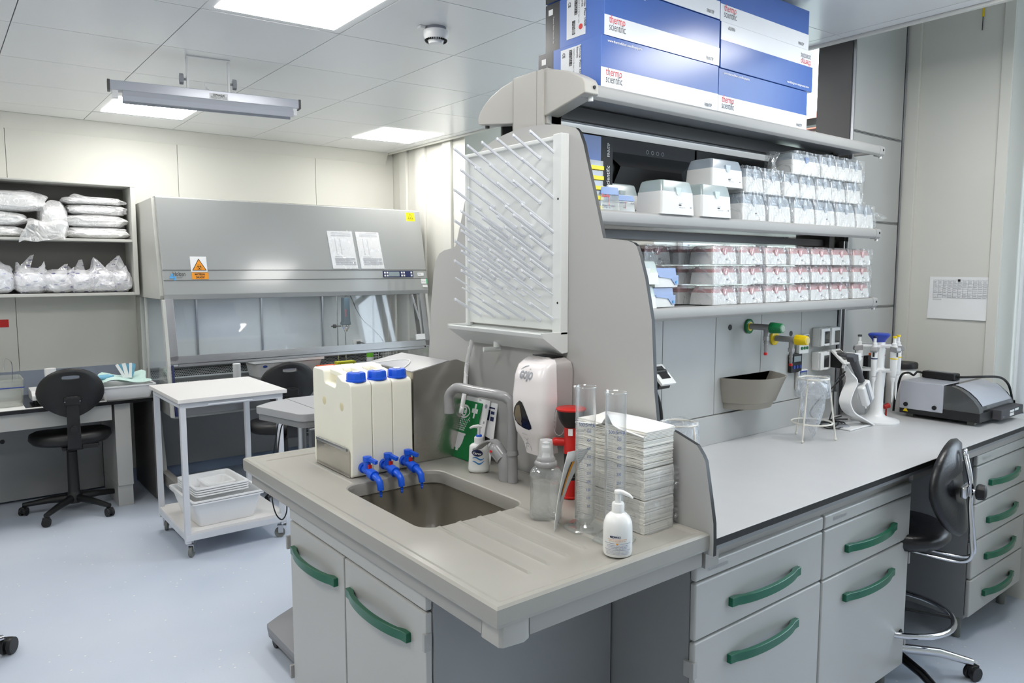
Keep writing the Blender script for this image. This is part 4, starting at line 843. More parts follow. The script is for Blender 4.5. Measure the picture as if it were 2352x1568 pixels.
tp = towel_pack('paper_towel_pack', 'opened pack of off-white folded paper towels, on top of the two wrapped packs', 1.069, 1.150, False, sheets=30, x0=1.384, x1=1.498)
M_ = MB(); rg = []
for i in range(13):
    y = 1.222+.246*i/12; s = i/12; lift = .010*math.sin(PI*min(1, s*1.05))+.035*max(0, 1-abs(s-.5)/.10)
    rg.append([Vector((1.380, y, 1.153+lift*.9)), Vector((1.43, y, 1.157+lift*.6)), Vector((1.500, y, 1.168+.004*math.sin(3*s))), Vector((1.500, y, 1.1655)), Vector((1.43, y, 1.1545+lift*.6)), Vector((1.380, y, 1.151+lift*.9))])
build(M_.loft(rg), 'top_sheet', 'paper', tp, angle=50)
M_ = MB(); rg = []
for k, (zz, dx) in enumerate(((1.1505, .0), (1.154, .004), (1.1575, .001), (1.1612, .005))):
    b0 = M_.v and 0
    M_.box(1.386+dx, 1.2205, zz, 1.498+dx, 1.466, zz+.0028)
build(M_, 'folded_sheets', 'towel', tp, kind='stuff')
# ================================================================ cartons on the top shelf
ZS = 2.1195
def carton(lab, x0, x1, y0, y1, z0, z1, flip=False, end=True, rot=0):
    t = thing('carton', lab, 'box', ((x0+x1)/2, (y0+y1)/2, z0), 0, 'blue and white cartons on the top shelf'); h = z1-z0; w = x1-x0
    build(MB().box(x0, y0, z0, x1, y1, z1-.0008), 'carton_body', 'tbox', t, bevel=.0015, seg=1)
    bz0, bz1 = (z0, z0+h*.40) if not flip else (z1-h*.40, z1)
    build(MB().box(x0-.0002, y0-.0006, bz0+.001, x1+.0002, y0+.001, bz1-.001), 'white_band', 'tband', t)
    X = Vector((1, 0, 0)); Zv = Vector((0, 0, 1))
    if flip: X = -X; Zv = -Zv
    def fp(u, v): return Vector(((x0+w*u) if not flip else (x1-w*u), y0-.0006, (z0+h*v) if not flip else (z1-h*v)))
    tx = MB(); put_text(tx, 'thermo', fp(.035, .255), X, Zv, width=.070, size=.034, bold=.0); build(tx, 'red_lettering', 'inkr', t, flat=True)
    tx = MB(); put_text(tx, 'scientific', fp(.035, .115), X, Zv, width=.072, size=.034, bold=-.005); put_text(tx, 'FINNTIP', fp(.87, .07), X, Zv, width=.040, size=.017, bold=.0); build(tx, 'grey_lettering', 'ink', t, flat=True)
    tx = MB(); put_text(tx, 'www.thermofisher.com/finnpipette', fp(.045 if not flip else .045, .885), X, Zv, width=.155, size=.0115, bold=.015); build(tx, 'web_lettering', 'inkw', t, flat=True)
    if end:
        d = y1-y0; build(MB().box(x0-.0006, y0+.0, z0+.001, x0+.001, y1, z1-.002), 'end_face', 'tend', t); build(MB().box(x0-.0010, y0+d*.75, z0+.001, x0+.0005, y1+.0004, z1-.0018), 'black_stripe', 'tblk', t)
        lb = build(MB().box(x0-.0016, y0+d*.30, z0+h*.14, x0, y0+d*.62, z1-h*.07), 'white_label', 'tband', t)
        yv = Vector((0, 0, -1)); 
        def ep(u, v): return Vector((x0-.0018, y0+d*(.30+.32*u), z0+h*(.14+.79*v)))
        tx = MB(); up = Vector((0, -1, 0)); rd = Vector((0, 0, -1))
        put_text(tx, 'Finntip Flex 1000', ep(.06, .97), rd, -up*-1, width=h*.62, size=.0105, bold=.02); put_text(tx, 'Sterile', ep(.20, .97), rd, up, width=h*.22, size=.010, bold=.02)
        put_text(tx, '94060710 5 x 96 tips / rack', ep(.36, .95), rd, up, width=h*.50, size=.007); put_text(tx, 'CE', ep(.90, .92), rd, up, width=.016, size=.016, bold=.02)
        rr_ = random.Random(3)
        for bu, v0, v1 in ((.50, .55, .95), (.62, .08, .42)):
            v = v0
            while v < v1: th = rr_.choice((.006, .011, .018)); a = ep(bu, v); tx.box(a.x-.0003, a.y-.007, a.z, a.x+.0002, a.y+.007, a.z+th*h); v += th+rr_.choice((.008, .014))
        build(tx, 'label_print', 'ink', lb, flat=True)
        e_ = ep(.24, .22); build(MB().cyl((e_.x, e_.y, e_.z), (e_.x-.0006, e_.y, e_.z), .0085, n=20), 'red_dot', 'inkr', lb)
        tx = MB(); put_text(tx, 'Thermo Fisher Scientific Oy', Vector((x0-.0011, y0+d*.86, z1-h*.28)), rd, up, width=h*.55, size=.006); a = Vector((x0-.0011, y0+d*.91, z1-h*.2)); tx.box(a.x-.0003, a.y-.011, a.z-.006, a.x, a.y+.010, a.z+.012)
        build(tx, 'stripe_print', 'inkw', t, flat=True)
    return t
carton('blue and white carton, bottom left of the six, on the arched shelf end', 1.637, 2.213, 1.640, 1.93, ZS, 2.276)
carton('blue and white carton, middle of the left column, with label and red dot', 1.652, 2.218, 1.643, 1.912, 2.277, 2.432)
carton('blue and white carton, top of the left column, cut by the top edge', 1.650, 2.214, 1.642, 1.91, 2.433, 2.585)
carton('blue and white carton, bottom of the right column, next to the duct', 2.216, 2.790, 1.641, 1.93, ZS, 2.272, end=False)
carton('blue and white carton lying upside down, middle of the right column', 2.222, 2.822, 1.640, 1.925, 2.273, 2.430, flip=True, end=False)
carton('blue and white carton, top of the right column, under the ceiling', 2.222, 2.790, 1.645, 1.925, 2.431, 2.582, end=False)
# black cartons on the second shelf
def bcarton(lab, x0, x1, y0, y1, z0, z1, first):
    t = thing('black_carton', lab, 'box', ((x0+x1)/2, (y0+y1)/2, z0), 0, 'black cartons behind the tip boxes')
    build(MB().box(x0, y0, z0, x1, y1, z1), 'carton_body', 'bblk', t, bevel=.002, seg=1)
    xm0, xm1 = x0+.04, x1-.03
    fl = MB().add([(x0+.012, y0-.0005, z0+.03), (x1-.012, y0-.0005, z0+.03), (x1-.10, y0-.016, z1-.10), (x0+.08, y0-.016, z1-.10)], [(0, 1, 2, 3)]).add([(x0+.08, y0-.016, z1-.10), (x1-.10, y0-.016, z1-.10), (x1-.012, y0-.0005, z1-.05), (x0+.012, y0-.0005, z1-.05)], [(0, 1, 2, 3)])
    build(fl, 'tucked_flap', 'bblk', t)
    g = MB(); cx = (x0+x1)/2-.02
    for k in range(4):
        c = Vector((cx+.028*k, y0-.001, z1-.035)); rr = [[c+Vector((r*math.cos(2*PI*i/14), 0, r*math.sin(2*PI*i/14))) for i in range(14)] for r in (.0075, .0052)]; g.loft(rr, cap=False)
    c = Vector((cx+.03, y0-.017, z0+.09)); g.loft([[c+Vector((r*math.cos(2*PI*i/16), 0, r*math.sin(2*PI*i/16))) for i in range(16)] for r in (.012, .0095)], cap=False)
    build(g, 'white_symbols', 'inkl', t, flat=True)
    if first:
        tx = MB(); put_text(tx, 'FINNTIP', (x0-.0005, y0+.03, z1-.10), (0, 0, 1), (0, 1, 0) if False else (0, 1, 0), width=.06, size=.016); build(tx, 'lettering', 'inkw', t, flat=True)
bcarton('black carton with tucked flap and white symbols, the one with its end showing', 1.863, 2.375, 1.86, 2.08, 1.7525, 2.032, True)
bcarton('black carton with tucked flap, mostly hidden by the bagged tip boxes', 2.385, 2.97, 1.86, 2.08, 1.7525, 2.032, False)
# the end of a blue/black carton beside them
t = thing('dark_carton', 'dark carton end with white vertical lettering beside the yellow tip rack', 'box', (1.81, 1.9, 1.7525))
build(MB().box(1.70, 1.80, 1.7525, 1.858, 2.05, 2.015), 'carton_body', 'bblk', t, bevel=.001, seg=1); build(MB().box(1.70, 1.7992, 1.7525, 1.80, 1.801, 2.013), 'blue_panel', 'tbox', t)
tx = MB(); put_text(tx, 'scientific', (1.842, 1.7994, 1.85), (0, 0, 1), (-1, 0, 0), width=.07, size=.024); put_text(tx, 'FINNTIP', (1.842, 1.7994, 1.95), (0, 0, 1), (-1, 0, 0), width=.045, size=.018); build(tx, 'lettering', 'inkw', t, flat=True)
# ================================================================ tip boxes
def crumple(w, d, h, seed, grow=.004, amp=.004, ear=False):
    R2 = random.Random(seed); nx, ny, nz_ = 6, 4, 4; mb = MB(); idx = {}; off = Vector((seed*3.1, seed*1.7, seed))
    def vert(i, j, k):
        if (i, j, k) not in idx:
            x = (i/nx-.5); y = j/ny; z = k/nz_; tp = .94 if k == nz_ else 1
            p = Vector((x*(w+2*grow)*tp, -grow+y*(d+2*grow), z*(h+grow)+.0006*(1 if k == 0 else 0)))
            nn = noise.noise_vector(p*45+off)
            if k > 0: p += Vector((nn.x*amp, nn.y*amp*.6-(.002 if 0 < i < nx and j == 0 else 0), nn.z*amp*.7))
            idx[(i, j, k)] = len(mb.v); mb.v.append(p)
        return idx[(i, j, k)]
    def q(a, b_, c, d_): mb.f.append([a, b_, c, d_]); mb.m.append(0)
    for i in range(nx):
        for k in range(nz_): q(vert(i, 0, k), vert(i+1, 0, k), vert(i+1, 0, k+1), vert(i, 0, k+1)); q(vert(i, ny, k), vert(i+1, ny, k), vert(i+1, ny, k+1), vert(i, ny, k+1))
        for j in range(ny): q(vert(i, j, nz_), vert(i+1, j, nz_), vert(i+1, j+1, nz_), vert(i, j+1, nz_))
    for j in range(ny):
        for k in range(nz_):
            for s in (0, nx): q(vert(s, j, k), vert(s, j+1, k), vert(s, j+1, k+1), vert(s, j, k+1))
    if ear:
        a = Vector((w/2, d*.3, h*.55)); b_ = Vector((w/2, d*.3, h*.15)); c = Vector((w/2+.045, d*.3-.03, h*.30)); e = Vector((w/2+.05, d*.3-.034, h*.42))
        o = len(mb.v); mb.v += [a, b_, c, e, (a+e)/2+Vector((0, .006, .004))]; mb.f += [[o, o+1, o+2, o+3], [o, o+3, o+4]]; mb.m += [0, 0]
    return mb
def tipbox_proto(kind, w, d, h, latch, lidmat, bagged, seed, frac=.62, labelled=True, ear=False, insert=None, amp=.004):
    t = thing('tip_box', '', 'tip box', (0, 0, 0)); hb = h*frac; s = .010
    def ring(z, ins, r=.008): return [Vector((x, y, z)) for x, y in rrect(-w/2+ins, ins, w/2-ins, d-ins, r)]
    build(MB().loft([ring(0, 0), ring(hb, .004)]), 'tip_tray', kind, t, world=False, angle=30)
    build(MB().loft([ring(hb, .0045), ring(h-.010, .009, .012), ring(h-.003, .012, .012), ring(h, .020, .012)]), 'lid', lidmat, t, world=False, angle=40)
    if insert: build(MB().loft([ring(hb+.0005, .010), ring(hb+.012, .014)]), 'tip_insert', insert, t, world=False)
    lm = MB().prism([(-.014, hb+.014), (-.010, hb-.004), (-.004, hb-.010), (.004, hb-.010), (.010, hb-.004), (.014, hb+.014)], 'xz', .0005, .006)
    build(lm, 'latch', latch, t, world=False)
    if labelled:
        g = MB(); a0 = w*.02
        put_text(g, 'TipOne RK', (a0, .0012, hb*.48), (1, 0, 0), (0, 0, 1), width=.017); put_text(g, '6 1000 12 Dec 2018', (a0, .0010, hb*.30), (1, 0, 0), (0, 0, 1), width=.030); g.box(a0, .0006, hb*.39, a0+.012, .0012, hb*.45); g.box(w*.36, .0006, hb*.32, w*.40, .0012, hb*.35)
        build(g, 'print', 'ink', t, world=False, flat=True)
    if bagged: build(crumple(w, d, h, seed, ear=ear, amp=amp), 'clear_bag', 'bag', t, world=False, angle=25)
    return t
def place(proto, used, x, y, z, label, group, rz=0.0):
    o = proto if id(proto) not in used else copy_tree(proto)
    used.add(id(proto)); o.location = (x, y, z); o.rotation_euler = (0, 0, rz); o['label'] = label; o['group'] = group; return o
used = set()
M['rosel'] = P('insert_pale_rose', (214, 158, 160), .5, var=.06, scale=60)
# third shelf: bagged boxes with pink lids, seven columns by three
pk = [tipbox_proto('tip', .150, .108, .068, 'rosel', 'lidr', True, 11+i, .64, True, insert='rosel', amp=.006) for i in range(3)]
cx = [2.292, 2.463, 2.630, 2.790, 2.955, 3.123, 3.300]
rown = ['bottom', 'middle', 'top']; coln = ['first', 'second', 'third', 'fourth', 'fifth', 'sixth', 'seventh']
for r_ in range(3):
    for c_ in range(7):
        place(pk[(r_*2+c_) % 3], used, cx[c_]+(-.008 if r_ == 2 and c_ < 3 else 0), 1.642+.002*((c_*7+r_*3) % 3), 1.4425+.0735*r_, 'bagged pink-lidded tip box, %s layer, %s stack from the blue-lidded boxes' % (rown[r_], coln[c_]), 'bagged pink-lidded tip boxes on the lowest shelf')
# more of them turned sideways and standing behind, brownish in the shade
for i, (x, y, z, rz, wh) in enumerate(((2.10, 1.80, 1.5905, 0, 'top layer, behind the blue-lidded boxes'), (1.93, 1.82, 1.5905, 0, 'top layer behind the yellow tip boxes'), (2.09, 1.80, 1.4425, 0, 'bottom layer, half hidden behind the blue-lidded boxes'), (2.09, 1.80, 1.517, 0, 'middle layer, half hidden behind the blue-lidded boxes'))):
    place(pk[i % 3], used, x, y, z, 'bagged tip box with pink lid, '+wh, 'bagged pink-lidded tip boxes on the lowest shelf', rz)
place(pk[0], used, 1.92, 1.82, 1.4425, 'bagged tip box with pink lid at the bottom behind the yellow tip boxes', 'bagged pink-lidded tip boxes on the lowest shelf'); place(pk[1], used, 1.92, 1.82, 1.517, 'bagged tip box with pink lid in the middle behind the yellow tip boxes', 'bagged pink-lidded tip boxes on the lowest shelf')
for k_, w_ in enumerate(('bottom', 'middle', 'top')): place(pk[k_], used, 2.255, 1.768, 1.4425+.0735*k_, 'bagged pink-lidded tip box, %s layer, directly behind the first front stack' % w_, 'bagged pink-lidded tip boxes on the lowest shelf')
# blue hinged boxes
def bluebox():
    t = thing('tip_box', '', 'tip box', (0, 0, 0)); w, d, h = .118, .10, .066
    build(MB().box(-w/2, 0, 0, w/2, d, h*.52), 'tip_tray', 'tip', t, world=False, bevel=.002); build(MB().box(-w/2+.002, .003, h*.52, w/2-.002, d, h, top=(.003, .003)), 'lid', 'lidbl', t, world=False, bevel=.002)
    f = MB().prism([(-w*.35, h*.62), (w/2, h*.62), (w/2, h*.14), (w/2-.016, h*.12), (w*.18, h*.44), (-w*.35, h*.54)], 'xz', -.003, .0); build(f, 'hinged_front', 'lidbl', t, world=False)
    build(MB().cyl((w/2-.011, -.003, h*.26), (w/2-.011, -.0045, h*.26), .005, n=14), 'button', 'inksky', t, world=False)
    return t
bb = bluebox()
for x, y, z, l in ((1.962, 1.655, 1.4425, 'white tip box with blue hinged front, lower one beside the yellow boxes'), (1.972, 1.652, 1.510, 'white tip box with blue hinged front, upper one beside the yellow boxes'), (2.0, 1.765, 1.510, 'white tip box with blue lid, upper one behind the front pair'), (2.0, 1.765, 1.4425, 'white tip box with blue lid, lower one behind the front pair')):
    place(bb, used, x, y, z, l, 'blue-fronted tip boxes')
yb = tipbox_proto('tip', .125, .10, .078, 'tip', 'lidg', False, 3, .50, False, insert='signy')
place(yb, used, 1.842, 1.63, 1.4425, 'white tip box with yellow insert, lower one at the end screen', 'yellow-filled tip boxes'); place(yb, used, 1.850, 1.628, 1.5215, 'white tip box with yellow insert, upper one at the end screen', 'yellow-filled tip boxes')
# second shelf
wb = tipbox_proto('tip', .172, .115, .113, 'lidg', 'lidg', False, 5, .66)
GL = 'plain white tip boxes on the middle shelf'
place(wb, used, 1.978, 1.612, 1.7525, 'white tip box with clear lid standing first on the middle shelf', GL); place(wb, used, 2.188, 1.612, 1.7525, 'white tip box with clear lid in the middle of the middle-shelf front row', GL)
place(wb, used, 1.90, 1.79, 1.7525, 'white tip box with clear lid behind the first one, beside the labelled boxes', GL); place(wb, used, 2.262, 1.735, 1.7525, 'white tip box with clear lid mostly hidden under the stacked blue-lidded one', GL)
kb = tipbox_proto('tip', .190, .12, .098, 'lidb', 'lidb', False, 6, .64)
place(kb, used, 2.285, 1.640, 1.866, 'large white tip box with smoke-blue lid stacked on the front row', 'blue-lidded tip boxes on the middle shelf')
bg = [tipbox_proto('tip', .158, .112, .098, 'lidb', 'lidb', True, 21+i, .62, i == 0, amp=.009) for i in range(3)]; sm = [tipbox_proto('tip', .118, .10, .090, 'lidb', 'lidb', True, 31+i, .62, False, amp=.009) for i in range(3)]
GB = 'bagged tip boxes on the middle shelf'
for c_, x in enumerate((2.437, 2.613, 2.785, 2.95, 3.115, 3.285)): place(bg[c_ % 3], used, x, 1.628+.003*(c_ % 2), 1.7525, 'bagged white tip box, bottom layer, %s from the unbagged boxes' % coln[c_], GB)
for c_, x in enumerate((2.447, 2.572, 2.70, 2.825, 2.945, 3.065, 3.19)): place(sm[c_ % 3], used, x, 1.636+.004*(c_ % 2), 1.8555, 'small bagged white tip box, second layer, %s from the large blue-lidded one' % coln[c_], GB)
t8 = tipbox_proto('tip', .215, .12, .086, 'lidbl', 'lidb', True, 41, .66, False, amp=.006)
place(t8, used, 2.815, 1.645, 1.948, 'long bagged tip box with a blue line, on top of the bagged stack', GB)
for c_, x in enumerate((2.99, 3.105, 3.215)): place(sm[(c_+1) % 3], used, x, 1.645, 1.949, 'small white tip box in a shiny clear bag, top layer, %s after the long one' % coln[c_], GB)
eb = tipbox_proto('tip', .05, .10, .06, 'lidb', 'lidb', True, 51, .62, False, ear=True, amp=.006); place(eb, used, 3.345, 1.70, 1.853, 'end of a bagged tip box with flying bag corners at the shelf end', GB)
bt = thing('plastic_bag', 'loose twisted clear bag end sticking out over the shelf end', 'bag', (3.37, 1.66, 1.7525))
build(MB().add([(3.36, 1.66, 1.84), (3.36, 1.65, 1.79), (3.41, 1.615, 1.795), (3.43, 1.60, 1.80), (3.42, 1.61, 1.812), (3.39, 1.64, 1.83), (3.36, 1.68, 1.753), (3.38, 1.66, 1.753)], [(0, 1, 2), (0, 2, 5), (2, 3, 4, 5), (1, 7, 2), (1, 6, 7)]), 'film', 'bag', bt)
b2 = thing('plastic_bag', 'twisted bag neck standing up over the second layer of bagged boxes', 'bag', (2.66, 1.70, 1.948))
vs = []; 
mbn = MB().loft([[Vector((2.655+r*math.cos(a)+dx, 1.69+r*.5*math.sin(a), z)) for a in [2*PI*i/9 for i in range(9)]] for r, z, dx in ((.035, 1.950, 0), (.012, 1.975, -.004), (.010, 1.99, -.008), (.035, 2.02, -.012), (.042, 2.028, -.014))], cap=False)
build(mbn, 'film', 'bag', b2)
# sterile labelled packs and yellow racks at the start of the shelf
def labelled(lab, x, y, z, w, h, words):
    t = thing('tip_pack', lab, 'tip box', (x, y, z), 0, 'small labelled tip packs'); d = .085
    build(MB().box(-w/2, 0, 0, w/2, d, h*.66, top=(.003, .003)), 'tip_tray', 'tank', t, world=False, bevel=.002); build(MB().box(-w/2+.002, .001, h*.66, w/2-.002, d, h, top=(.003, .003)), 'lid', 'lidbl', t, world=False, bevel=.002)
    tx = MB()
    for s, u, v, sz in words[0]: put_text(tx, s, (-w/2+.004+u, .0002, v), (1, 0, 0), (0, 0, 1), width=sz)
    build(tx, 'dark_lettering', 'inkn', t, world=False, flat=True); tx = MB(); 
    if words[1]: put_text(tx, words[1], (-w/2+.003, -.0002, h*.55), (1, 0, 0), (0, 0, 1), width=w*.40, bold=.02)
    tx.tube([(-w*.1, -.002, h*.62), (-w*.12, -.002, h*.35), (-w*.08, -.002, h*.2)], .0005, 5)
    build(tx, 'red_marking', 'inkr', t, world=False, flat=True)
labelled('small clear tip pack with blue lid and red lettering beside the yellow rack', 1.672, 1.628, 1.7525, .085, .072, ([('eppend', .05, .046, .022), ('Dualfilter TIPS sterile', .004, .012, .055), ('LOT 0.5 - 20', .004, .006, .035)], 'Sterile'))
labelled('small blue-lidded tip pack with dark lettering before the first white box', 1.775, 1.655, 1.7525, .08, .055, ([('eppendorf', .004, .028, .035), ('PCR', .055, .026, .015)], ''))
for k in range(5):
    t = thing('tip_rack', 'yellow tip rack layer %s' % ['at the bottom of the yellow stack by the end screen', 'second from the bottom of the yellow stack', 'in the middle of the yellow stack', 'second from the top of the yellow stack', 'at the top of the yellow stack by the end screen'][k], 'tip rack', (1.612, 1.632, 1.7525+.030*k), 0, 'yellow tip racks')
    build(MB().box(-.035, 0, 0, .035, .10, .012), 'plate', 'signy', t, world=False, bevel=.001); build(MB().box(-.033, .002, .012, .033, .098, .0275), 'tips', 'tank', t, world=False)
# ================================================================ services on the bench wall
def valve(lab, x, z, mat, knobmat, group='service valves'):
    t = thing('gas_valve', lab, 'valve', (x, 1.764, z)); 
    build(MB().lathe([(.030, 0), (.030, -.006), (.026, -.009), (.017, -.009), (.001, -.009)], (0, 0, 0), 32, axis='Y').move(Matrix.Identity(4)), 'rosette', mat, t, world=False, angle=50)
    build(MB().cyl((0, -.008, 0), (0, -.010, 0), .018, n=24), 'rosette_ring', 'inksky' if mat == 'green' else 'yellow', t, world=False)
    b = MB().cyl((0, -.008, 0), (0, -.105, 0), .0125, n=20).cyl((0, -.082, -.005), (0, -.082, -.040), .0105, n=16).cyl((0, -.082, -.036), (0, -.082, -.052), .0135, n=6)
    b.lathe([(.007, 0), (.009, -.008), (.006, -.014), (.008, -.020), (.006, -.026), (.007, -.036), (.0055, -.050)], (0, -.082, -.052), 14)
    build(b, 'valve_body', 'tap', t, world=False, angle=40)
    k = MB().lathe([(.016, -.100), (.0225, -.104), (.0225, -.110), (.0195, -.150), (.017, -.154), (.001, -.155)], (0, 0, 0), 24, axis='Y', gear=(4, .92, 1, 3)); build(k, 'knob', knobmat, t, world=False, angle=30)
    build(MB().cyl((0, -.154, 0), (0, -.1565, 0), .013, n=20), 'knob_badge', 'tank', t, world=False)
    build(MB().lathe([(.0065, 0), (.0075, -.004), (.0065, -.011), (.001, -.012)], (0, -.082, -.100), 14), 'outlet_cap', 'red', t, world=False)
    return t
M['knobg'] = P('valve_green', (10, 108, 60), .3, var=.02)
valve('grey service valve with a green knob, next to the black hole plug', 2.622, 1.340, 'knobg', 'knobg'); valve('grey service valve with a yellow knob, near the timers', 2.808, 1.281, 'yellow', 'yellow')
t = thing('wall_tray', 'taupe plastic basin hanging on the service panels', 'tray', (2.6, 1.76, 1.02))
def dsec(x0, x1, dep, z, r=.05):
    pts = [(x0, 1.7645)]+[(x0+.002+(x1-x0-.004)*i/14, 1.7645-dep*(1-abs(2*i/14-1)**3.2)-.012) for i in range(15)]+[(x1, 1.7645)]; return [Vector((x, y, z)) for x, y in pts]
build(MB().loft([dsec(2.470, 2.725, .090, 1.018), dsec(2.465, 2.735, .098, 1.042), dsec(2.458, 2.748, .102, 1.044), dsec(2.440, 2.790, .135, 1.143), dsec(2.446, 2.784, .130, 1.143), dsec(2.474, 2.735, .094, 1.07), dsec(2.50, 2.70, .06, 1.065)]), 'basin', 'holder', t, angle=35)
def wallsock(lab, x, z, openlid):
    t = thing('socket_outlet', lab, 'socket', (x, 1.765, z), 0, None)
    build(MB().box(-.038, -.036, -.042, .038, 0, .042), 'box', 'tip', t, world=False, bevel=.005)
    if openlid:
        R = Matrix.Rotation(math.radians(-48), 3, 'X'); hp = Vector((0, -.038, .04))
        o = build(MB().obox(hp+R @ Vector((0, -.004, -.045)), (.038, .006, .046), R), 'flap_lid', 'tip', t, world=False, bevel=.004)
        build(MB().obox(hp+R @ Vector((.002, -.011, -.040)), (.022, .001, .028), R), 'lid_window', 'smoke', o, world=False)
        build(MB().prism([(-.038, -.036), (-.085, -.036), (-.095, -.01), (-.07, .03), (-.036, .036)], 'yz', -.030, .032), 'plug_adapter', 'blk', t, world=False, bevel=.003)
    else:
        o = build(MB().box(-.036, -.046, -.040, .036, -.034, .040), 'flap_lid', 'tip', t, world=False, bevel=.004); build(MB().box(-.010, -.0475, -.028, .030, -.045, .026), 'lid_window', 'smoke', o, world=False); build(MB().box(-.012, -.052, -.038, .02, -.045, -.033), 'lid_lip', 'white', o, world=False, bevel=.001)
    return t
wallsock('grey wall socket with flap lid, upper one of the pair nearest the valves', 3.150, 1.268, False); wallsock('grey wall socket with flap lid, upper one beside the duct post', 3.238, 1.268, False)
wallsock('grey wall socket with closed flap lid, lower one of the pair nearest the valves', 3.152, 1.160, False); wallsock('grey wall socket with raised lid and a black plug, lower one beside the duct post', 3.244, 1.162, True)
so = wallsock('grey socket with raised lid peeking past the end screen, with a black cable', 2.002, 1.190, True)
def cable(lab, pts, r=.0035, mat='blk'):
    o = build(MB().tube(smooth_path(pts, 8), r, 8), 'cable', mat); return tag(o, lab, 'cable')
cable('thick black cable hanging from the socket at the end screen', [(2.0, 1.72, 1.15), (2.01, 1.70, 1.08), (2.02, 1.70, .98), (2.015, 1.70, .895)], .007)
cable('black cable dropping from the plug in the lower socket by the duct', [(3.26, 1.68, 1.13), (3.27, 1.69, 1.09), (3.22, 1.72, 1.03), (3.12, 1.73, .98), (3.06, 1.73, .93), (3.10, 1.70, .893), (3.2, 1.70, .891), (3.26, 1.66, .891)], .003)
cable('tangle of thin black cable lying by the pipette charger', [(3.13, 1.60, 1.14), (3.06, 1.62, 1.08), (3.05, 1.62, .98), (3.03, 1.62, .91), (3.10, 1.60, .892), (3.18, 1.66, .892), (3.10, 1.70, .892), (3.0, 1.62, .892), (3.07, 1.58, .893), (3.17, 1.64, .893), (3.05, 1.69, .893), (3.02, 1.60, .897), (3.12, 1.63, .90), (3.2, 1.70, .893), (3.3, 1.71, .892)], .0028)
# timers
def timer(lab, x, z, w, h, mats, tilt=0):
    t = thing('timer', lab, 'timer', (x, 1.764, z)); build(MB().box(-w/2, -.018, -h/2, w/2, 0, h/2), 'case', mats[0], t, world=False, bevel=.004)
    build(MB().box(-w*.4, -.0195, h*.02, w*.4, -.0175, h*.44), 'bezel', mats[2], t, world=False); build(MB().box(-w*.32, -.0205, h*.08, w*.32, -.019, h*.38), 'display', 'lcd', t, world=False)
    for k in range(3): build(MB().cyl((w*.27*(k-1), -.018, -h*.2), (w*.27*(k-1), -.0215, -h*.2), w*.09, n=12), 'button', mats[1], t, world=False)
timer('black timer with a light display and blue buttons below the yellow valve', 2.965, 1.163, .085, .082, ('blk', 'inkb', 'blk')); timer('white timer with green buttons behind the yellow knob', 3.020, 1.243, .078, .085, ('tip', 'knobg', 'inkn')); timer('white timer with a blue display frame behind the wire stand', 3.020, 1.085, .075, .09, ('tip', 'inkb', 'inkb'))
# ================================================================ things on the bench
def bagstand(lab, x, y, rz, hT=.250):
    t = thing('bag_stand', lab, 'bag stand', (x, y, ZB), rz, 'white wire bag stands'); 
    rt = .058; rb = .078; rf = .092; zr = .072
    ring = lambda r, z, n=28: [(r*math.cos(2*PI*i/n), r*math.sin(2*PI*i/n), z) for i in range(n)]
    build(MB().tube(ring(rt, hT), .0038, 8, closed=True), 'top_ring', 'wire', t, world=False); build(MB().tube(ring(rb, zr), .0034, 8, closed=True), 'lower_ring', 'wire', t, world=False)
    for k in range(3):
        a = 2*PI*k/3+.3; c, s = math.cos(a), math.sin(a)
        l = build(MB().tube([(rt*c, rt*s, hT), (rf*c, rf*s, .008)], .0036, 8), 'leg', 'wire', t, world=False); build(MB().sphere((rf*c, rf*s, .0065), .0058, 10, 6), 'foot', 'wire', l, world=False)
    n = 22; rg = []
    for z, r, wv in ((hT+.008, rt*1.02, .003), (hT+.006, rt*1.05, .003), (hT-.07, rt*1.12, .005), (hT-.072, rt*1.08, .005)):
        rg.append([Vector(((r+wv*math.sin(5*q+z*40))*math.cos(q), (r+wv*math.sin(5*q+z*40))*math.sin(q), z+.004*math.sin(3*q))) for q in [2*PI*i/n for i in range(n)]])
    b = MB().loft(rg, cap=False); rg = []
    for z, r, wv, fl in ((hT+.006, rt*.98, .002, 1), (hT-.06, rt*.92, .005, .95), (.13, rt*.85, .007, .8), (.07, rt*.85, .006, .55), (.04, rt*.6, .004, .25), (.02, rt*.25, .001, .08)):
        rg.append([Vector(((r+wv*math.sin(4*q+z*30))*math.cos(q), (r+wv*math.sin(4*q+z*30))*math.sin(q)*fl, z+(.012*math.cos(q) if z < .06 else 0))) for q in [2*PI*i/n for i in range(n)]])
    b.loft(rg, cap=False)
    build(b, 'clear_bag', 'bagp', t, world=False, angle=60); return t
bagstand('white wire stand holding a clear bag, standing free on the bench', 2.775, 1.560, .9); bagstand('white wire stand with a clear bag, half hidden behind the paper towels', 1.885, 1.515, .2, .190)
# pipette carousel
t = thing('pipette_stand', 'white round pipette carousel with a blue knob on the bench', 'pipette stand', (3.345, 1.575, ZB))
build(MB().lathe([(.098, 0), (.100, .004), (.098, .010), (.075, .016), (.045, .024), (.034, .036), (.030, .060), (.029, .10), (.032, .18), (.034, .24), (.028, .245), (.026, .25), (.026, .37), (.001, .37)], (0, 0, 0), 36), 'column', 'white', t, world=False, angle=50)
build(MB().lathe([(.026, .362), (.030, .372), (.045, .390), (.046, .396), (.040, .401), (.001, .402)], (0, 0, 0), 32), 'knob', P('cobalt_plastic', (40, 66, 168), .35), t, world=False)
PIP = []
hd = MB(); 
for k in range(6):
    a = 2*PI*k/6+.25; c, s = math.cos(a), math.sin(a); R = Matrix.Rotation(a, 3, 'Z')
    for z in (.235, .345): hd.obox(R @ Vector((.05, 0, z)), (.036, .012, .005), R)
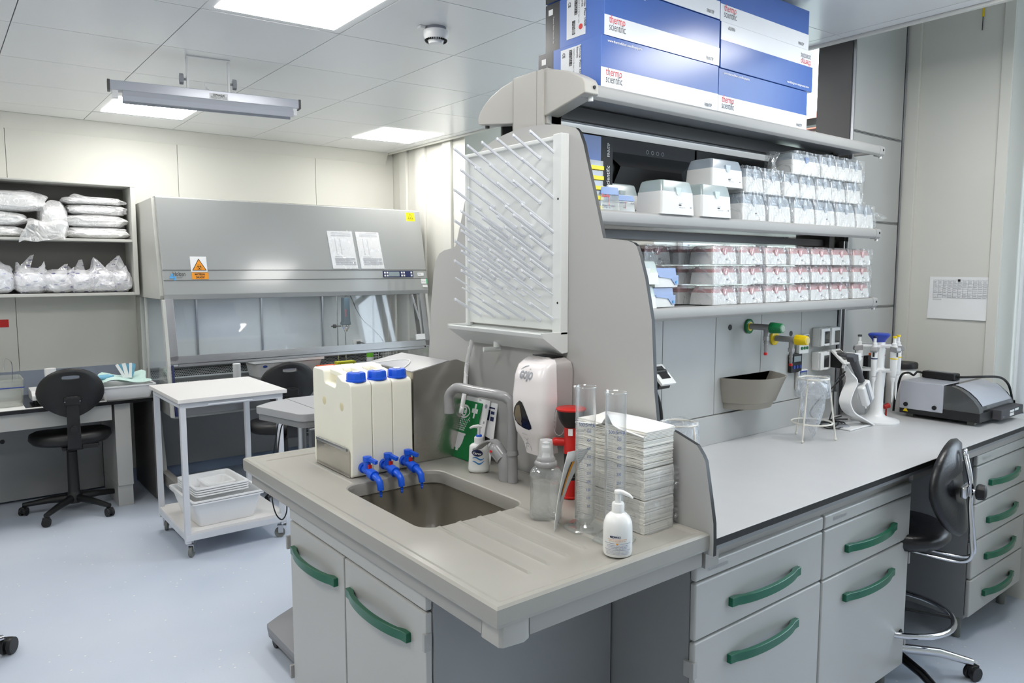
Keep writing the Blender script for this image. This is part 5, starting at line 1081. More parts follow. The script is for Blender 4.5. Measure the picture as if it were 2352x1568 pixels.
build(hd, 'holder_arms', 'paper', t, world=False, bevel=.002)
def pipette(lab, k, cap_m, stripe, tip=True, red=False):
    a = 2*PI*k/6+.25; pos = t.location+Vector((.082*math.cos(a), .082*math.sin(a), 0)); 
    p = thing('pipette', lab, 'pipette', pos, a, 'pipettes on the carousel')
    build(MB().lathe([(.010, .215), (.0135, .225), (.0150, .30), (.0155, .335), (.013, .350), (.001, .350)], (0, 0, 0), 20, sx=1.1, sy=.85), 'grip', 'white', p, world=False)
    build(MB().prism([(-.012, .325), (.022, .322), (.026, .330), (.022, .345), (-.012, .348)], 'xz', -.014, .014), 'finger_hook', 'tap', p, world=False, bevel=.003)
    build(MB().lathe([(.010, .348), (.010, .362), (.0065, .364), (.0065, .386), (.001, .386)], (0, 0, 0), 16), 'plunger', 'white', p, world=False); build(MB().lathe([(.0085, .385), (.0092, .388), (.0085, .394), (.001, .394)], (0, 0, 0), 16), 'plunger_cap', cap_m, p, world=False)
    build(MB().lathe([(.0158, .292), (.0158, .297)], (0, 0, 0), 20, sx=1.1, sy=.85), 'colour_ring', stripe, p, world=False); build(MB().box(.0155, -.004, .303, .0172, .004, .322), 'display', 'inkk', p, world=False)
    build(MB().lathe([(.0105, .212), (.0085, .195), (.0055, .190), (.0045, .150), (.0025, .110), (.001, .10)], (0, 0, 0), 14), 'shaft', 'paper', p, world=False)
for k, cm, st, lab in ((3, 'inkn', 'inkn', 'white pipette with a navy plunger cap'), (4, 'yellow', 'yellow', 'white pipette with a yellow cap and ring hanging in front of the column'), (5, 'yellow', 'yellow', 'white pipette with a yellow cap on the window side of the carousel'), (2, 'ink', 'inkl', 'white pipette with a grey cap beside the multichannel charger'), (0, 'red', 'inkr', 'white pipette with a red cap behind the carousel column')): pipette(lab, k, cm, st)
# multichannel pipette on its S-shaped charger
t = thing('charging_stand', 'white S-shaped charging stand of the multichannel pipette', 'stand', (3.15, 1.58, ZB))
sp_ = smooth_path([(3.085, 1.60, 1.146), (3.092, 1.60, 1.160), (3.104, 1.598, 1.150), (3.118, 1.595, 1.125), (3.140, 1.59, 1.10), (3.138, 1.588, 1.075), (3.105, 1.585, 1.045), (3.075, 1.58, 1.01), (3.075, 1.575, .985), (3.10, 1.57, .955), (3.16, 1.56, .925), (3.235, 1.55, .890)], 5)
rg = []; n_ = len(sp_)
for i, p in enumerate(sp_):
    w = .006+.020*min(1, max(0, (i-8)/14)); d = (sp_[min(i+1, n_-1)]-sp_[max(i-1, 0)]).normalized(); nn = Vector((-d.z, 0, d.x)).normalized()*.003; yv = Vector((0, w, 0)); rg.append([p+nn-yv, p+nn+yv, p-nn+yv, p-nn-yv])
build(MB().loft(rg), 'curved_arm', 'white', t, bevel=.001); build(MB().box(3.045, 1.535, .8855, 3.245, 1.625, .893), 'foot_plate', 'white', t, bevel=.003); build(MB().lathe([(.035, 0), (.03, .004), (.001, .005)], (3.09, 1.60, .893), 20), 'contact_pad', 'brush', t)
p = thing('multichannel_pipette', 'grey and white multichannel pipette hooked on the charging stand', 'pipette', (3.11, 1.57, 1.1))
build(MB().tube([(3.118, 1.575, 1.185), (3.145, 1.57, 1.14), (3.180, 1.565, 1.085)], [.018, .017, .014], 14), 'grip', 'ink', p)
build(MB().prism([(3.03, 1.212), (3.03, 1.202), (3.085, 1.194), (3.10, 1.172), (3.135, 1.18), (3.13, 1.205), (3.07, 1.214)], 'xz', 1.558, 1.592), 'thumb_head', 'ink', p, bevel=.004); build(MB().prism([(3.095, 1.2105), (3.095, 1.216), (3.15, 1.21), (3.155, 1.185), (3.135, 1.175), (3.125, 1.204)], 'xz', 1.555, 1.595), 'side_shell', 'white', p, bevel=.003)
R = Matrix.Rotation(math.radians(27), 3, 'Y').inverted() if False else Matrix.Rotation(math.radians(-32), 3, 'Y')
build(MB().obox((3.212, 1.56, 1.030), (.035, .016, .052), R), 'tip_head', 'white', p, bevel=.008, seg=3); build(MB().obox((3.208, 1.5425, 1.032), (.008, .002, .052), R), 'grey_band', 'brush', p, bevel=.001)
for k in range(8): 
    c = Vector((3.240, 1.56, .982))+R @ Vector((-.028+.008*k, 0, 0)); build(MB().cyl(c+R @ Vector((0, 0, .006)), c-R @ Vector((0, 0, .008)), .0032, .0026, n=8), 'channel', 'paper', p)
# bottle with black lid and white powder jar, scrub brush etc behind
t = thing('wide_bottle', 'squat white plastic bottle with a black lid behind the pipettes', 'bottle', (3.79, 1.655, ZB)); build(MB().lathe([(.075, 0), (.078, .004), (.078, .15), (.070, .175), (.055, .19), (.050, .205), (.001, .205)], (0, 0, 0), 32), 'bottle_body', 'soap', t, world=False, angle=50); build(MB().lathe([(.062, .200), (.062, .222), (.058, .228), (.001, .229)], (0, 0, 0), 32), 'lid', 'blk', t, world=False)
t = thing('white_jar', 'white plastic jar standing behind the pipette carousel column', 'jar', (3.425, 1.70, ZB)); build(MB().lathe([(.046, 0), (.048, .004), (.048, .13), (.044, .14), (.001, .14)], (0, 0, 0), 28), 'jar_body', 'white', t, world=False); build(MB().lathe([(.048, .138), (.048, .16), (.001, .162)], (0, 0, 0), 28), 'lid', 'white', t, world=False)
t = thing('hand_grinder', 'black rod with orange side behind the hanging pipettes', 'tool', (3.47, 1.66, ZB)); build(MB().box(3.42, 1.655, 1.0, 3.462, 1.68, 1.17), 'black_case', 'blk', t, bevel=.004); build(MB().prism([(3.466, 1.01), (3.485, 1.0), (3.50, 1.01), (3.488, 1.16), (3.47, 1.18)], 'xz', 1.655, 1.68), 'orange_side', 'orange', t, bevel=.002); build(MB().box(3.41, 1.64, .8855, 3.50, 1.70, 1.0), 'stand', 'white', t, bevel=.004)
t = thing('red_stopper', 'small red stopper lying behind the carousel foot', 'stopper', (3.50, 1.56, ZB)); build(MB().tube([(3.478, 1.60, .93), (3.50, 1.59, .938)], [.010, .013], 12).cyl((3.49, 1.595, .8855), (3.49, 1.595, .93), .004, n=8), 'stopper_body', 'red', t)
# plate reader
t = thing('plate_reader', 'grey and black plate reader with a smoked front cover on the bench', 'laboratory device', (3.75, 1.4, ZB))
build(MB().box(3.555, 1.225, .903, 3.955, 1.565, .945), 'base', 'blk', t, bevel=.004); build(MB().box(3.965, 1.235, .910, 4.00, 1.56, .940) if False else MB().box(3.70, 1.19, .905, 3.965, 1.24, .948), 'tray_slot', 'ink', t, bevel=.003)
for x, y in ((3.60, 1.27), (3.92, 1.27), (3.60, 1.53), (3.92, 1.53)): build(MB().box(x-.015, y-.015, .8855, x+.015, y+.015, .905), 'foot', 'rubber', t, bevel=.002)
build(MB().prism([(1.565, .925), (1.565, 1.048), (1.555, 1.055), (1.385, 1.055), (1.375, 1.05), (1.375, .925)], 'yz', 3.552, 3.958), 'grey_housing', 'silver', t, bevel=.004)
fc = [(1.375, .945), (1.375, 1.052), (1.345, 1.052), (1.315, 1.043), (1.285, 1.026), (1.255, 1.000), (1.232, .970), (1.228, .955), (1.228, .945)]
build(MB().prism(fc, 'yz', 3.556, 3.953), 'front_cover', 'smoke', t); 
fs_ = [(y-.0004, z+.0015) for y, z in fc[2:7]]; build(MB().loft([[Vector((3.60, y, z)), Vector((3.60, y, z+.002)), Vector((3.935, y, z+.002)), Vector((3.935, y, z))] for y, z in fs_]), 'silver_hood', 'silver', t, bevel=.0008)
build(MB().box(3.62, 1.222, .950, 3.92, 1.232, .972), 'front_window', 'pane', t)
for y in (1.535, 1.41): build(MB().cyl((3.5545, y, .946), (3.547, y, .946), .010, n=14), 'screw', 'blk', t)
build(MB().add([(3.5530, 1.548, .912), (3.5530, 1.524, .912), (3.5530, 1.536, .932)], [(0, 1, 2)]), 'warning_triangle', 'yellow', t, flat=True)
lb = MB().box(3.80, 1.1892, .928, 3.85, 1.1905, .938).box(3.86, 1.1892, .930, 3.905, 1.1905, .940).box(3.80, 1.1892, .912, 3.85, 1.1905, .924); build(lb, 'white_stickers', 'paper', t); build(MB().box(3.905, 1.1890, .930, 3.912, 1.1905, .940), 'green_sticker', 'inksky' if False else 'knobg', t)
tx = MB(); put_text(tx, 'Biotek', (3.715, 1.1892, .915), (1, 0, 0), (0, 0, 1), width=.022); build(tx, 'lettering', 'inkl', t, flat=True)
t = thing('power_adapter', 'black power adapter lying on top of the plate reader', 'power adapter', (3.75, 1.5, 1.0556)); build(MB().obox((3.735, 1.462, 1.0726), (.028, .075, .0165), Matrix.Rotation(-.1, 3, 'Z')), 'case', 'blk', t, bevel=.006)
build(MB().obox((3.735, 1.462, 1.0894), (.010, .055, .0006), Matrix.Rotation(-.1, 3, 'Z')), 'sticker', 'inkl', t)
build(MB().tube(smooth_path([(3.742, 1.535, 1.072), (3.72, 1.56, 1.08), (3.70, 1.57, 1.065), (3.67, 1.58, 1.078), (3.65, 1.60, 1.07), (3.64, 1.61, 1.03), (3.63, 1.62, .95), (3.62, 1.62, .892)]), .005, 8), 'thin_lead', 'blk', t)
build(MB().tube(smooth_path([(3.728, 1.388, 1.073), (3.73, 1.36, 1.076), (3.76, 1.30, 1.082), (3.86, 1.26, 1.075), (3.94, 1.25, 1.04), (3.975, 1.245, .99), (3.985, 1.24, .94), (3.985, 1.24, .892)]), .0055, 8), 'thick_lead', 'blk', t)
# paper on the pier and the pointer hanging above
t = thing('wall_notice', 'white paper with a printed table pinned to the pier by the window', 'notice', (3.915, 1.47, 1.43)); n_ = 10
rg = [[Vector((3.9185-.012*max(0, (.5-i/n_))**1.5, 1.608+.004*(1-i/n_), 1.330+.205*i/n_)), Vector((3.9185-.020*max(0, (.5-i/n_))**1.5, 1.325, 1.328+.205*i/n_))] for i in range(n_+1)]
build(MB().loft([[r_[0], r_[1], r_[1]+Vector((-.0008, 0, 0)), r_[0]+Vector((-.0008, 0, 0))] for r_ in rg]), 'sheet', 'paper', t, angle=60)
g = MB(); xq = 3.9172
for k in range(12): y = 1.590-.0222*k; g.box(xq-.0004, y-.0004, 1.432, xq, y+.0004, 1.519)
for k, z in enumerate((1.432, 1.440, 1.447, 1.456, 1.464, 1.475, 1.483, 1.491, 1.499, 1.519)): g.box(xq-.0004, 1.346, z-.0004, xq, 1.590, z+.0004)
R3 = random.Random(5)
for k in range(11):
    for j, z in enumerate((1.434, 1.442, 1.449, 1.458, 1.468, 1.477, 1.486, 1.494, 1.512, 1.507, 1.503)):
        if R3.random() < .75 or j > 7: g.box(xq-.0004, 1.588-.0222*k-.017*R3.uniform(.5, 1), z, xq, 1.588-.0222*k, z+.0012)
for z in (1.425, 1.421): g.box(xq-.0004, 1.55, z, xq, 1.590, z+.001)
build(g, 'table_print', 'inkl', t, flat=True); build(MB().box(3.913, 1.469, 1.512, 3.918, 1.479, 1.523), 'magnet', 'blk', t)
t = thing('hanging_rod', 'thin yellow and grey rod hanging at the top of the pier', 'rod', (3.905, 1.435, 2.7)); build(MB().cyl((3.912, 1.4365, 2.674), (3.912, 1.436, 2.735), .0022, n=8), 'grey_part', 'ink', t); build(MB().cyl((3.912, 1.436, 2.735), (3.912, 1.435, 2.80), .0045, n=8), 'yellow_part', 'yellow', t)
# ================================================================ bench cabinets
YF = 1.150
def cabinet(name, lab, x0, x1, zb, drawers, label_front=True, depth=.5, cname='drawer', handle_w=.34):
    t = thing(name, lab, 'cabinet', ((x0+x1)/2, YF+.2, zb), 0, None)
    build(MB().box(x0+.002, YF+.02, zb+.002, x1-.002, YF+depth, .806), 'carcass', 'cab_d', t)
    s_ = build(MB().box(x0, YF, .765, x1, YF+.019, .808), 'top_strip', 'cab', t, bevel=.006, seg=3)
    tx = MB(); put_text(tx, 'Köttermann', (x0+.05, YF-.0002, .783), (1, 0, 0), (0, 0, 1), width=.085, size=.02); build(tx, 'embossed_lettering', 'cartg', s_, flat=True)
    zt = .760
    for zb_, kind in drawers:
        d = build(MB().box(x0, YF, zb_, x1, YF+.019, zt), kind, 'cab', t, bevel=.006, seg=3); 
        hz = zt-.086 if zt-zb_ > .13 else (zt+zb_)/2
        xc = (x0+x1)/2; handle(d, (xc-handle_w/2, YF, hz), (xc+handle_w/2, YF, hz+.002), (0, -1, 0)); zt = zb_-.005
    return t
c1 = cabinet('drawer_cabinet', 'grey cabinet with two green bow handles right beside the sink end', 1.512, 2.138, .10, [(.604, 'drawer'), (.12, 'drawer')])
c2 = cabinet('drawer_cabinet', 'grey cabinet with two green bow handles, between the first one and the chair', 2.146, 2.745, .10, [(.600, 'drawer'), (.12, 'drawer')])
c3 = cabinet('drawer_cabinet', 'grey four-drawer cabinet beyond the black chair, by the window', 3.345, 3.945, .10, [(.602, 'drawer'), (.442, 'drawer'), (.280, 'drawer'), (.115, 'drawer')])
for c_, x, z in ((c1, 1.512, .525), (c2, 2.748, .525), (c2, 2.748, .215)):
    build(MB().box(x-.006 if x < 2 else x-.003, YF-.003, z-.022, x+.012 if x < 2 else x+.007, YF+.03, z+.022), 'latch', 'shelfp', c_, bevel=.002)
for c_, xs_ in ((c1, (1.56, 2.09)), (c2, (2.19, 2.70)), (c3, (3.39, 3.90))):
    for x in xs_:
        for y in (YF+.06, YF+.42): build(MB().cyl((x, y, 0), (x, y, .102), .018, n=14), 'foot', 'rubber', c_)
# ================================================================ chairs
def caster(parent, x, y, mat, a=0.0, r=.027):
    R = Matrix.Rotation(a, 3, 'Z'); m_ = MB()
    for s in (-1, 1): m_.cyl(Vector((x, y, r))+R @ Vector((0, s*.006, 0)), Vector((x, y, r))+R @ Vector((0, s*.022, 0)), r, n=18)
    m_.obox(Vector((x, y, r+.010))+R @ Vector((.0, 0, 0)), (.020, .012, .020), R)
    return build(m_, 'caster', mat, parent, world=False, bevel=.002, seg=1)
def task_chair(lab, loc, rz, backrz=0.0):
    t = thing('office_chair', lab, 'chair', loc, rz, 'black office chairs at the far wall')
    for k in range(5):
        a = 2*PI*k/5+.32; c, s = math.cos(a), math.sin(a); m_ = MB(); rg = []
        for q, h, w, zc in ((.03, .030, .024, .095), (.15, .024, .020, .088), (.27, .018, .017, .072), (.295, .016, .015, .070)):
            d = Vector((c, s, 0)); n2 = Vector((-s, c, 0)); p0 = d*q+Vector((0, 0, zc)); rg.append([p0+n2*w*math.cos(b_)+Vector((0, 0, h*math.sin(b_)*.9)) for b_ in [2*PI*i/8 for i in range(8)]])
        l = build(m_.loft(rg), 'base_leg', 'blk', t, world=False, angle=70); l2 = caster(t, .292*c, .292*s, 'blk', a+.7*k); 
    build(MB().lathe([(.045, .065), (.048, .10), (.038, .13), (.034, .14), (.032, .28), (.030, .40), (.022, .402), (.020, .46), (.001, .46)], (0, 0, 0), 24), 'column', 'blk', t, world=False, angle=50)
    st = MB(); rg = []
    def soval(a, b_, z, e=.9, n=28): return [Vector((a*abs(math.cos(q))**e*(1 if math.cos(q) > 0 else -1), .02+b_*abs(math.sin(q))**e*(1 if math.sin(q) > 0 else -1), z-(.02*max(0, math.sin(q))**2))) for q in [2*PI*i/n for i in range(n)]]
    build(MB().loft([soval(.13, .12, .455), soval(.215, .20, .470), soval(.235, .215, .495), soval(.230, .21, .525), soval(.20, .18, .540)]), 'seat', 'blk', t, world=False, angle=70)
    build(MB().box(-.06, -.15, .435, .06, .10, .462).box(.05, -.12, .44, .15, -.09, .462), 'mechanism', 'blk', t, world=False, bevel=.006)
    # back support bar
    bp = smooth_path([(0, -.12, .45), (0, -.235, .455), (0, -.285, .50), (0, -.290, .60), (0, -.280, .72), (0, -.275, .80)], 5); rg = []
    for i, p in enumerate(bp):
        s = i/(len(bp)-1); w = .046-.014*s; rg.append([p+Vector((-w, -.010, 0)), p+Vector((w, -.010, 0)), p+Vector((w*.8, .010, 0)), p+Vector((-w*.8, .010, 0))])
    build(MB().loft(rg), 'support_bar', 'blk', t, world=False, bevel=.005)
    build(MB().cyl((-.002, -.296, .60), (-.002, -.325, .60), .020, n=14), 'adjuster_knob', 'blk', t, world=False, bevel=.003); build(MB().box(.04, -.30, .470, .125, -.27, .492), 'tilt_lever', 'blk', t, world=False, bevel=.003)
    # backrest with slot
    bw, bh, zc = .185, .155, .815
    def bout(n=44):
        o = []
        for i in range(n):
            q = 2*PI*i/n; x = bw*math.cos(q); z = bh*math.sin(q)
            if math.sin(q) < 0: x *= 1-.33*abs(math.sin(q))**2.5; z *= .98
            o.append((x, z))
        return o
    def slot(n=44): 
        o = []
        for i in range(n):
            q = 2*PI*i/n; x = .036*(1 if math.cos(q) > 0 else -1)*min(1, abs(math.cos(q))*1.6) ; z = .0125*math.sin(q); o.append((x+.012*math.cos(q), .098+z))
        return o
    def yb_(x, off): return -.262+off-.055*(x/bw)**2*-1*0+.050*(x/bw)**2
    so = bout(); sl = slot()
    mid = [((a[0]+b_[0])/2*1.0, (a[1]+b_[1])/2) for a, b_ in zip(so, sl)]
    def rr(l, off, g=1.0): return [Vector((x*g, yb_(x, off), zc+z*g)) for x, z in l]
    build(MB().loft([rr(so, -.006, .97), rr(mid, -.010), rr(sl, -.008), rr(sl, .022), rr(mid, .030), rr(so, .022, .97), rr(so, .008, 1.0)], cap=False, closed=True), 'backrest', 'blk', t, world=False, angle=60)
    build(MB().lathe([(.001, -.012), (.030, -.010), (.040, 0), (.030, .006), (.001, .008)], (0, -.285, zc-.045), 20, axis='Y', sx=.65, sy=1.1).box(-.045, -.30, zc-.068, .045, -.262, zc-.022), 'back_bracket', 'blk', t, world=False, bevel=.006)
    for s in (-1, 1): build(MB().cyl((s*.040, -.300, zc-.045), (s*.040, -.303, zc-.045), .003, n=8), 'screw', 'chrome', t, world=False)
    return t
ch1 = task_chair('black office chair with a slotted oval backrest at the desk', (.672, 5.46, 0), -.06)
ch2 = copy_tree(ch1); ch2['label'] = 'black office chair behind the white trolley, in front of the safety hood'; ch2.location = (1.88, 4.95, -0.0); ch2.rotation_euler = (0, 0, -.15)
# lab stool with chrome footring
t = thing('lab_chair', 'black laboratory chair with chrome back rods and footring, pulled between the cabinets', 'chair', (2.86, 1.25, 0), math.radians(11))
for k in range(5):
    a = 2*PI*k/5+.25; c, s = math.cos(a), math.sin(a)
    l = build(MB().tube([(.03*c, .03*s, .105), (.18*c, .18*s, .098), (.30*c, .30*s, .068)], [.019, .017, .014], 12), 'base_leg', 'chrome' if k % 2 == 0 else 'blkg', t, world=False, angle=60); caster(t, .305*c, .305*s, 'blk', a+.5)
build(MB().lathe([(.04, .07), (.042, .13), (.028, .15), (.026, .36), (.016, .362), (.014, .56), (.001, .56)], (0, 0, 0), 20), 'column', 'blk', t, world=False)
build(MB().tube([(.21*math.cos(2*PI*i/40), .21*math.sin(2*PI*i/40), .255) for i in range(40)], .011, 12, closed=True), 'footring', 'chrome', t, world=False, angle=80)
for k in range(4): a = PI/2*k+.4; build(MB().tube([(.03*math.cos(a), .03*math.sin(a), .27), (.205*math.cos(a), .205*math.sin(a), .257)], .007, 8), 'ring_spoke', 'blk', t, world=False)
def so2(a, b_, z, dip=0.0, n=32): return [Vector((a*math.cos(q)*(1-.12*math.sin(q)), .0+b_*math.sin(q), z-dip*abs(math.sin(q))**2)) for q in [2*PI*i/n for i in range(n)]]
build(MB().loft([so2(.12, .12, .560), so2(.172, .170, .558), so2(.185, .185, .578), so2(.183, .182, .603), so2(.16, .16, .616), so2(.10, .10, .606)]), 'seat', 'leather', t, world=False, angle=70)
bw2, bh2 = .215, .170; bx_ = -.065
rgs = []; zc2 = .80
def bl(g, off):
    o = []
    for i in range(36):
        q = 2*PI*i/36; x = bw2*math.cos(q)*(1-.18*max(0, -math.sin(q))); z = bh2*math.sin(q); o.append(Vector((bx_+x*g, -.205+off+.75*(x*x)+.12*(z*g), zc2+z*g)))
    return o
build(MB().loft([bl(.35, -.022), bl(.93, -.018), bl(1.0, -.004), bl(.97, .012), bl(.45, .008)]), 'backrest', 'leather', t, world=False, angle=70)
for s in (-1, 1):
    pts = smooth_path([(bx_+s*.03, .02, .548), (bx_+s*.03, -.12, .540), (bx_+s*.030, -.225, .540), (bx_+s*.030, -.265, .565), (bx_+s*.026, -.262, .63), (bx_+s*.017, -.250, .74), (bx_+s*.012, -.250, .80), (bx_+s*.018, -.240, .86), (bx_+s*.018, -.225, .92)], 6); build(MB().tube(pts, .006, 10), 'back_rod', 'chrome', t, world=False, angle=80)
build(MB().tube([(bx_+.018*math.cos(a), -.225, .92+.018*math.sin(a)) for a in [PI*i/8 for i in range(9)]], .006, 10), 'rod_loop', 'chrome', t, world=False)
build(MB().box(bx_-.055, -.246, .775, bx_+.035, -.224, .815), 'clamp_plate', 'chrome', t, world=False, bevel=.006); build(MB().cyl((bx_, -.246, .795), (bx_, -.29, .795), .008, n=10), 'clamp_bolt', 'chrome', t, world=False)
build(MB().lathe([(.012, -.262), (.027, -.266), (.030, -.274), (.027, -.292), (.015, -.296), (.001, -.297)], (bx_, 0, .795), 12, axis='Y', gear=(3, .88, 1, 3)), 'clamp_knob', 'blk', t, world=False, bevel=.002)
# caster of a stool just outside the frame
t = thing('stool', 'chrome stool leg with a black caster at the edge of the floor', 'stool', (-.105, 3.45, 0)); 
for k in range(5):
    a = 2*PI*k/5+.38; c, s = math.cos(a), math.sin(a); build(MB().tube([(.03*c, .03*s, .12), (.28*c, .28*s, .075)], [.018, .013], 12), 'base_leg', 'chrome', t, world=False); caster(t, .300*c, .300*s, 'blk', a+.6, .034)
build(MB().cyl((0, 0, .06), (0, 0, .42), .028, n=16), 'column', 'chrome', t, world=False); build(MB().lathe([(.15, .42), (.17, .43), (.17, .46), (.15, .475), (.001, .475)], (0, 0, 0), 28), 'seat', 'leather', t, world=False)
# ================================================================ safety hood at the far wall
hood = thing('safety_hood', 'large grey biological safety hood with a slanted front and glass sash', 'safety cabinet', (2.215, 5.55, 0))
HX0, HX1 = 1.195, 3.235
def hy(z): return 5.20+(z-1.37)*.205     # front slope
HN = Vector((0, -1, .205)).normalized(); HU = Vector((0, .205, 1)).normalized(); HXv = Vector((1, 0, 0))
def hp(x, z, l=.001): return Vector((x, hy(z), z))+HN*l
prof = [(5.97, 2.04), (hy(2.05)+.02, 2.058), (hy(2.045), 2.05), (hy(1.41), 1.405), (hy(1.38)+.018, 1.372), (5.97, 1.372)]
build(MB().prism(prof, 'yz', HX0+.02, HX1), 'upper_housing', 'bsc', hood, bevel=.004)
build(MB().prism([(5.97, 2.03), (hy(2.05)+.03, 2.045), (hy(1.41)+.03, 1.40), (hy(1.38)+.05, 1.377), (5.97, 1.377)], 'yz', HX0, HX0+.021), 'side_cover', 'bscl', hood, bevel=.002)
for z in (1.568, 1.500): build(MB().loft([[hp(x, z-.0018, .0012), hp(x, z+.0018, .0012), hp(x, z+.0018, -.001), hp(x, z-.0018, -.001)] for x in (HX0+.022, HX1-.001)]), 'joint_line', 'dark', hood)
# sash frame and glass
def sy(z): return 5.215+(z-1.37)*.205
def sbar(x0, z0, x1, z1, t0=.0, t1=-.03, name='sash_frame', mat='steelb'):
    vs = []
    for (x, z) in ((x0, z0), (x1, z0), (x1, z1), (x0, z1)): vs.append(Vector((x, sy(z), z))-HN*t0)
    for (x, z) in ((x0, z0), (x1, z0), (x1, z1), (x0, z1)): vs.append(Vector((x, sy(z), z))+HN*t1)
    return build(MB().add(vs, [(0, 1, 2, 3), (7, 6, 5, 4), (0, 4, 5, 1), (1, 5, 6, 2), (2, 6, 7, 3), (3, 7, 4, 0)]), name, mat, hood, bevel=.002)
sbar(1.215, .975, 1.268, 1.385); sbar(3.155, .945, 3.205, 1.385); sbar(1.215, .955, 3.205, 1.005); sbar(1.27, .935, 3.15, .957, .01, -.04)
sbar(1.268, 1.005, 3.155, 1.385, .012, -.017, 'sash_glass', 'sash')
sbar(3.10, 1.01, 3.135, 1.385, .02, -.03, 'sash_handle_strip', 'shadow'); build(MB().cyl(Vector((3.075, sy(1.37)-.012, 1.37)), Vector((3.115, sy(1.17)-.012, 1.17)), .008, n=10), 'lift_rod', 'chrome', hood)
st = MB(); decal(st, hp(3.10, 1.03, .0), HXv, HU, .075, .045, 0, .02); build(st, 'sash_sticker', 'paper', hood)
m = bpy.data.materials.new('hood_fill_glow'); m.use_nodes = True; b = m.node_tree.nodes['Principled BSDF']; b.inputs['Emission Color'].default_value = (.93, .98, 1, 1); b.inputs['Emission Strength'].default_value = 4.0; M['hoodfill'] = m  # fill glow for the chamber, added without a visible source
# chamber
build(MB().box(1.23, 5.94, .74, 3.20, 5.965, 1.375), 'rear_panel', 'inner', hood); build(MB().box(1.23, 5.12, .735, 3.20, 5.94, .752), 'work_surface', 'steelb', hood)
build(MB().box(1.23, 5.08, .62, 3.20, 5.13, .765), 'front_grille_bar', 'steelb', hood, bevel=.004); build(MB().box(1.215, 5.10, .60, 3.21, 5.96, .735), 'sump', 'bsc', hood)
g = MB()
for r_ in range(5):
    for k in range(150): g.obox((1.27+k*.0128+.0064*(r_ % 2), 5.938, .768+.012*r_), (.0042, .0012, .0042), Matrix.Rotation(PI/4, 3, 'Y'))
build(g, 'rear_perforations', 'inkk', hood, kind='stuff', flat=True)
g = MB()
for r_ in range(4):
    for k in range(150): g.obox((1.27+k*.0128+.0064*(r_ % 2), 5.16+.014*r_, .7522), (.0042, .0042, .0012), Matrix.Rotation(PI/4, 3, 'Z'))
build(g, 'front_perforations', 'inkk', hood, kind='stuff', flat=True)
for x in (1.60, 2.10, 2.62, 3.10): build(MB().box(x, 5.925, .84, x+.012, 5.94, 1.375), 'panel_joint', 'alu', hood)
build(MB().box(1.24, 5.90, .835, 3.19, 5.938, .845), 'rear_ledge', 'alu', hood)
build(MB().box(1.30, 5.40, 1.3705, 3.14, 5.56, 1.3715), 'emissive_panel', M['hoodfill'], hood)  # glowing sheet added under the housing to brighten the chamber
# side walls: glazing in frames
for x in (1.200, 3.205):
    build(MB().prism([(5.15, .77), (hy(1.37)+.03, 1.375), (5.86, 1.375), (5.86, .77)], 'yz', x, x+.006), 'side_glass', 'sash', hood)
    build(MB().box(x-.005, 5.84, .60, x+.02, 5.965, 1.375).box(x-.003, 5.70, .60, x+.012, 5.715, 1.375), 'side_post', 'bscl', hood, bevel=.002)
    build(MB().prism([(5.08, .61), (5.10, .77), (5.20, 1.375), (5.235, 1.375), (5.135, .77), (5.12, .61)], 'yz', x-.004, x+.016), 'front_post', 'bscl', hood, bevel=.002)
    build(MB().prism([(5.062, .62), (5.085, .78), (5.12, .95), (5.13, .95), (5.11, .78), (5.09, .62)], 'yz', x+.018, x+.03), 'black_seal', 'inkn', hood)
# stand
for x in (1.215, 3.185):
    build(MB().prism([(5.72, .60), (5.62, .60), (5.50, .16), (5.56, .16)], 'yz', x, x+.035), 'stand_leg', 'bscl', hood, bevel=.002)
    build(MB().box(x-.005, 5.02, .085, x+.045, 5.90, .165), 'stand_foot', 'apron', hood, bevel=.003)
    for y in (5.06, 5.80): build(MB().cyl((x+.01, y, .012), (x+.01, y, .09), .007, n=10).lathe([(.024, 0), (.024, .006), (.010, .014), (.001, .014)], (x+.01, y, 0), 16), 'levelling_foot', 'blk', hood)
build(MB().box(1.25, 5.88, .10, 3.19, 5.90, .60), 'stand_back', 'cab_d', hood); build(MB().box(1.22, 5.92, .30, 3.2, 5.965, .60), 'stand_rail', 'bsc', hood)
# prints on the hood
tx = MB(); put_text(tx, 'Holten', hp(1.278, 1.528), HXv, HU, width=.078, size=.044, bold=-.004); put_text(tx, 'LaminAir', hp(1.30, 1.515), HXv, HU, width=.035); build(tx, 'lettering', 'inkk', hood, flat=True)
g = MB()
for u, v, w, h in ((0, 0, .014, .014), (.016, 0, .014, .014), (0, .016, .014, .014), (.016, -.014, .014, .012), (-.012, 0, .010, .014)): decal(g, hp(1.272+u, 1.520+v), HXv, HU, w, h, 0, .001)
build(g, 'blue_cross', 'inksky', hood, flat=True)
def sign_base(name, lab, cat, x, z):
    return thing(name, lab, cat, hp(x, z, .0015))
t = sign_base('biohazard_sign', 'white and orange biohazard notice over the hood name', 'sign', 1.45, 1.58)
mb = MB(); decal(mb, hp(1.447, 1.6075, .0012), HXv, HU, .106, .104); build(mb, 'white_part', 'paper', t, flat=True); mb = MB(); decal(mb, hp(1.450, 1.529, .0012), HXv, HU, .106, .046); build(mb, 'orange_part', 'signo', t, flat=True)
def poly3(mb, pts, x, z, l): mb.add([hp(x+u, z+v*.98, l) for u, v in pts], [tuple(range(len(pts)))])
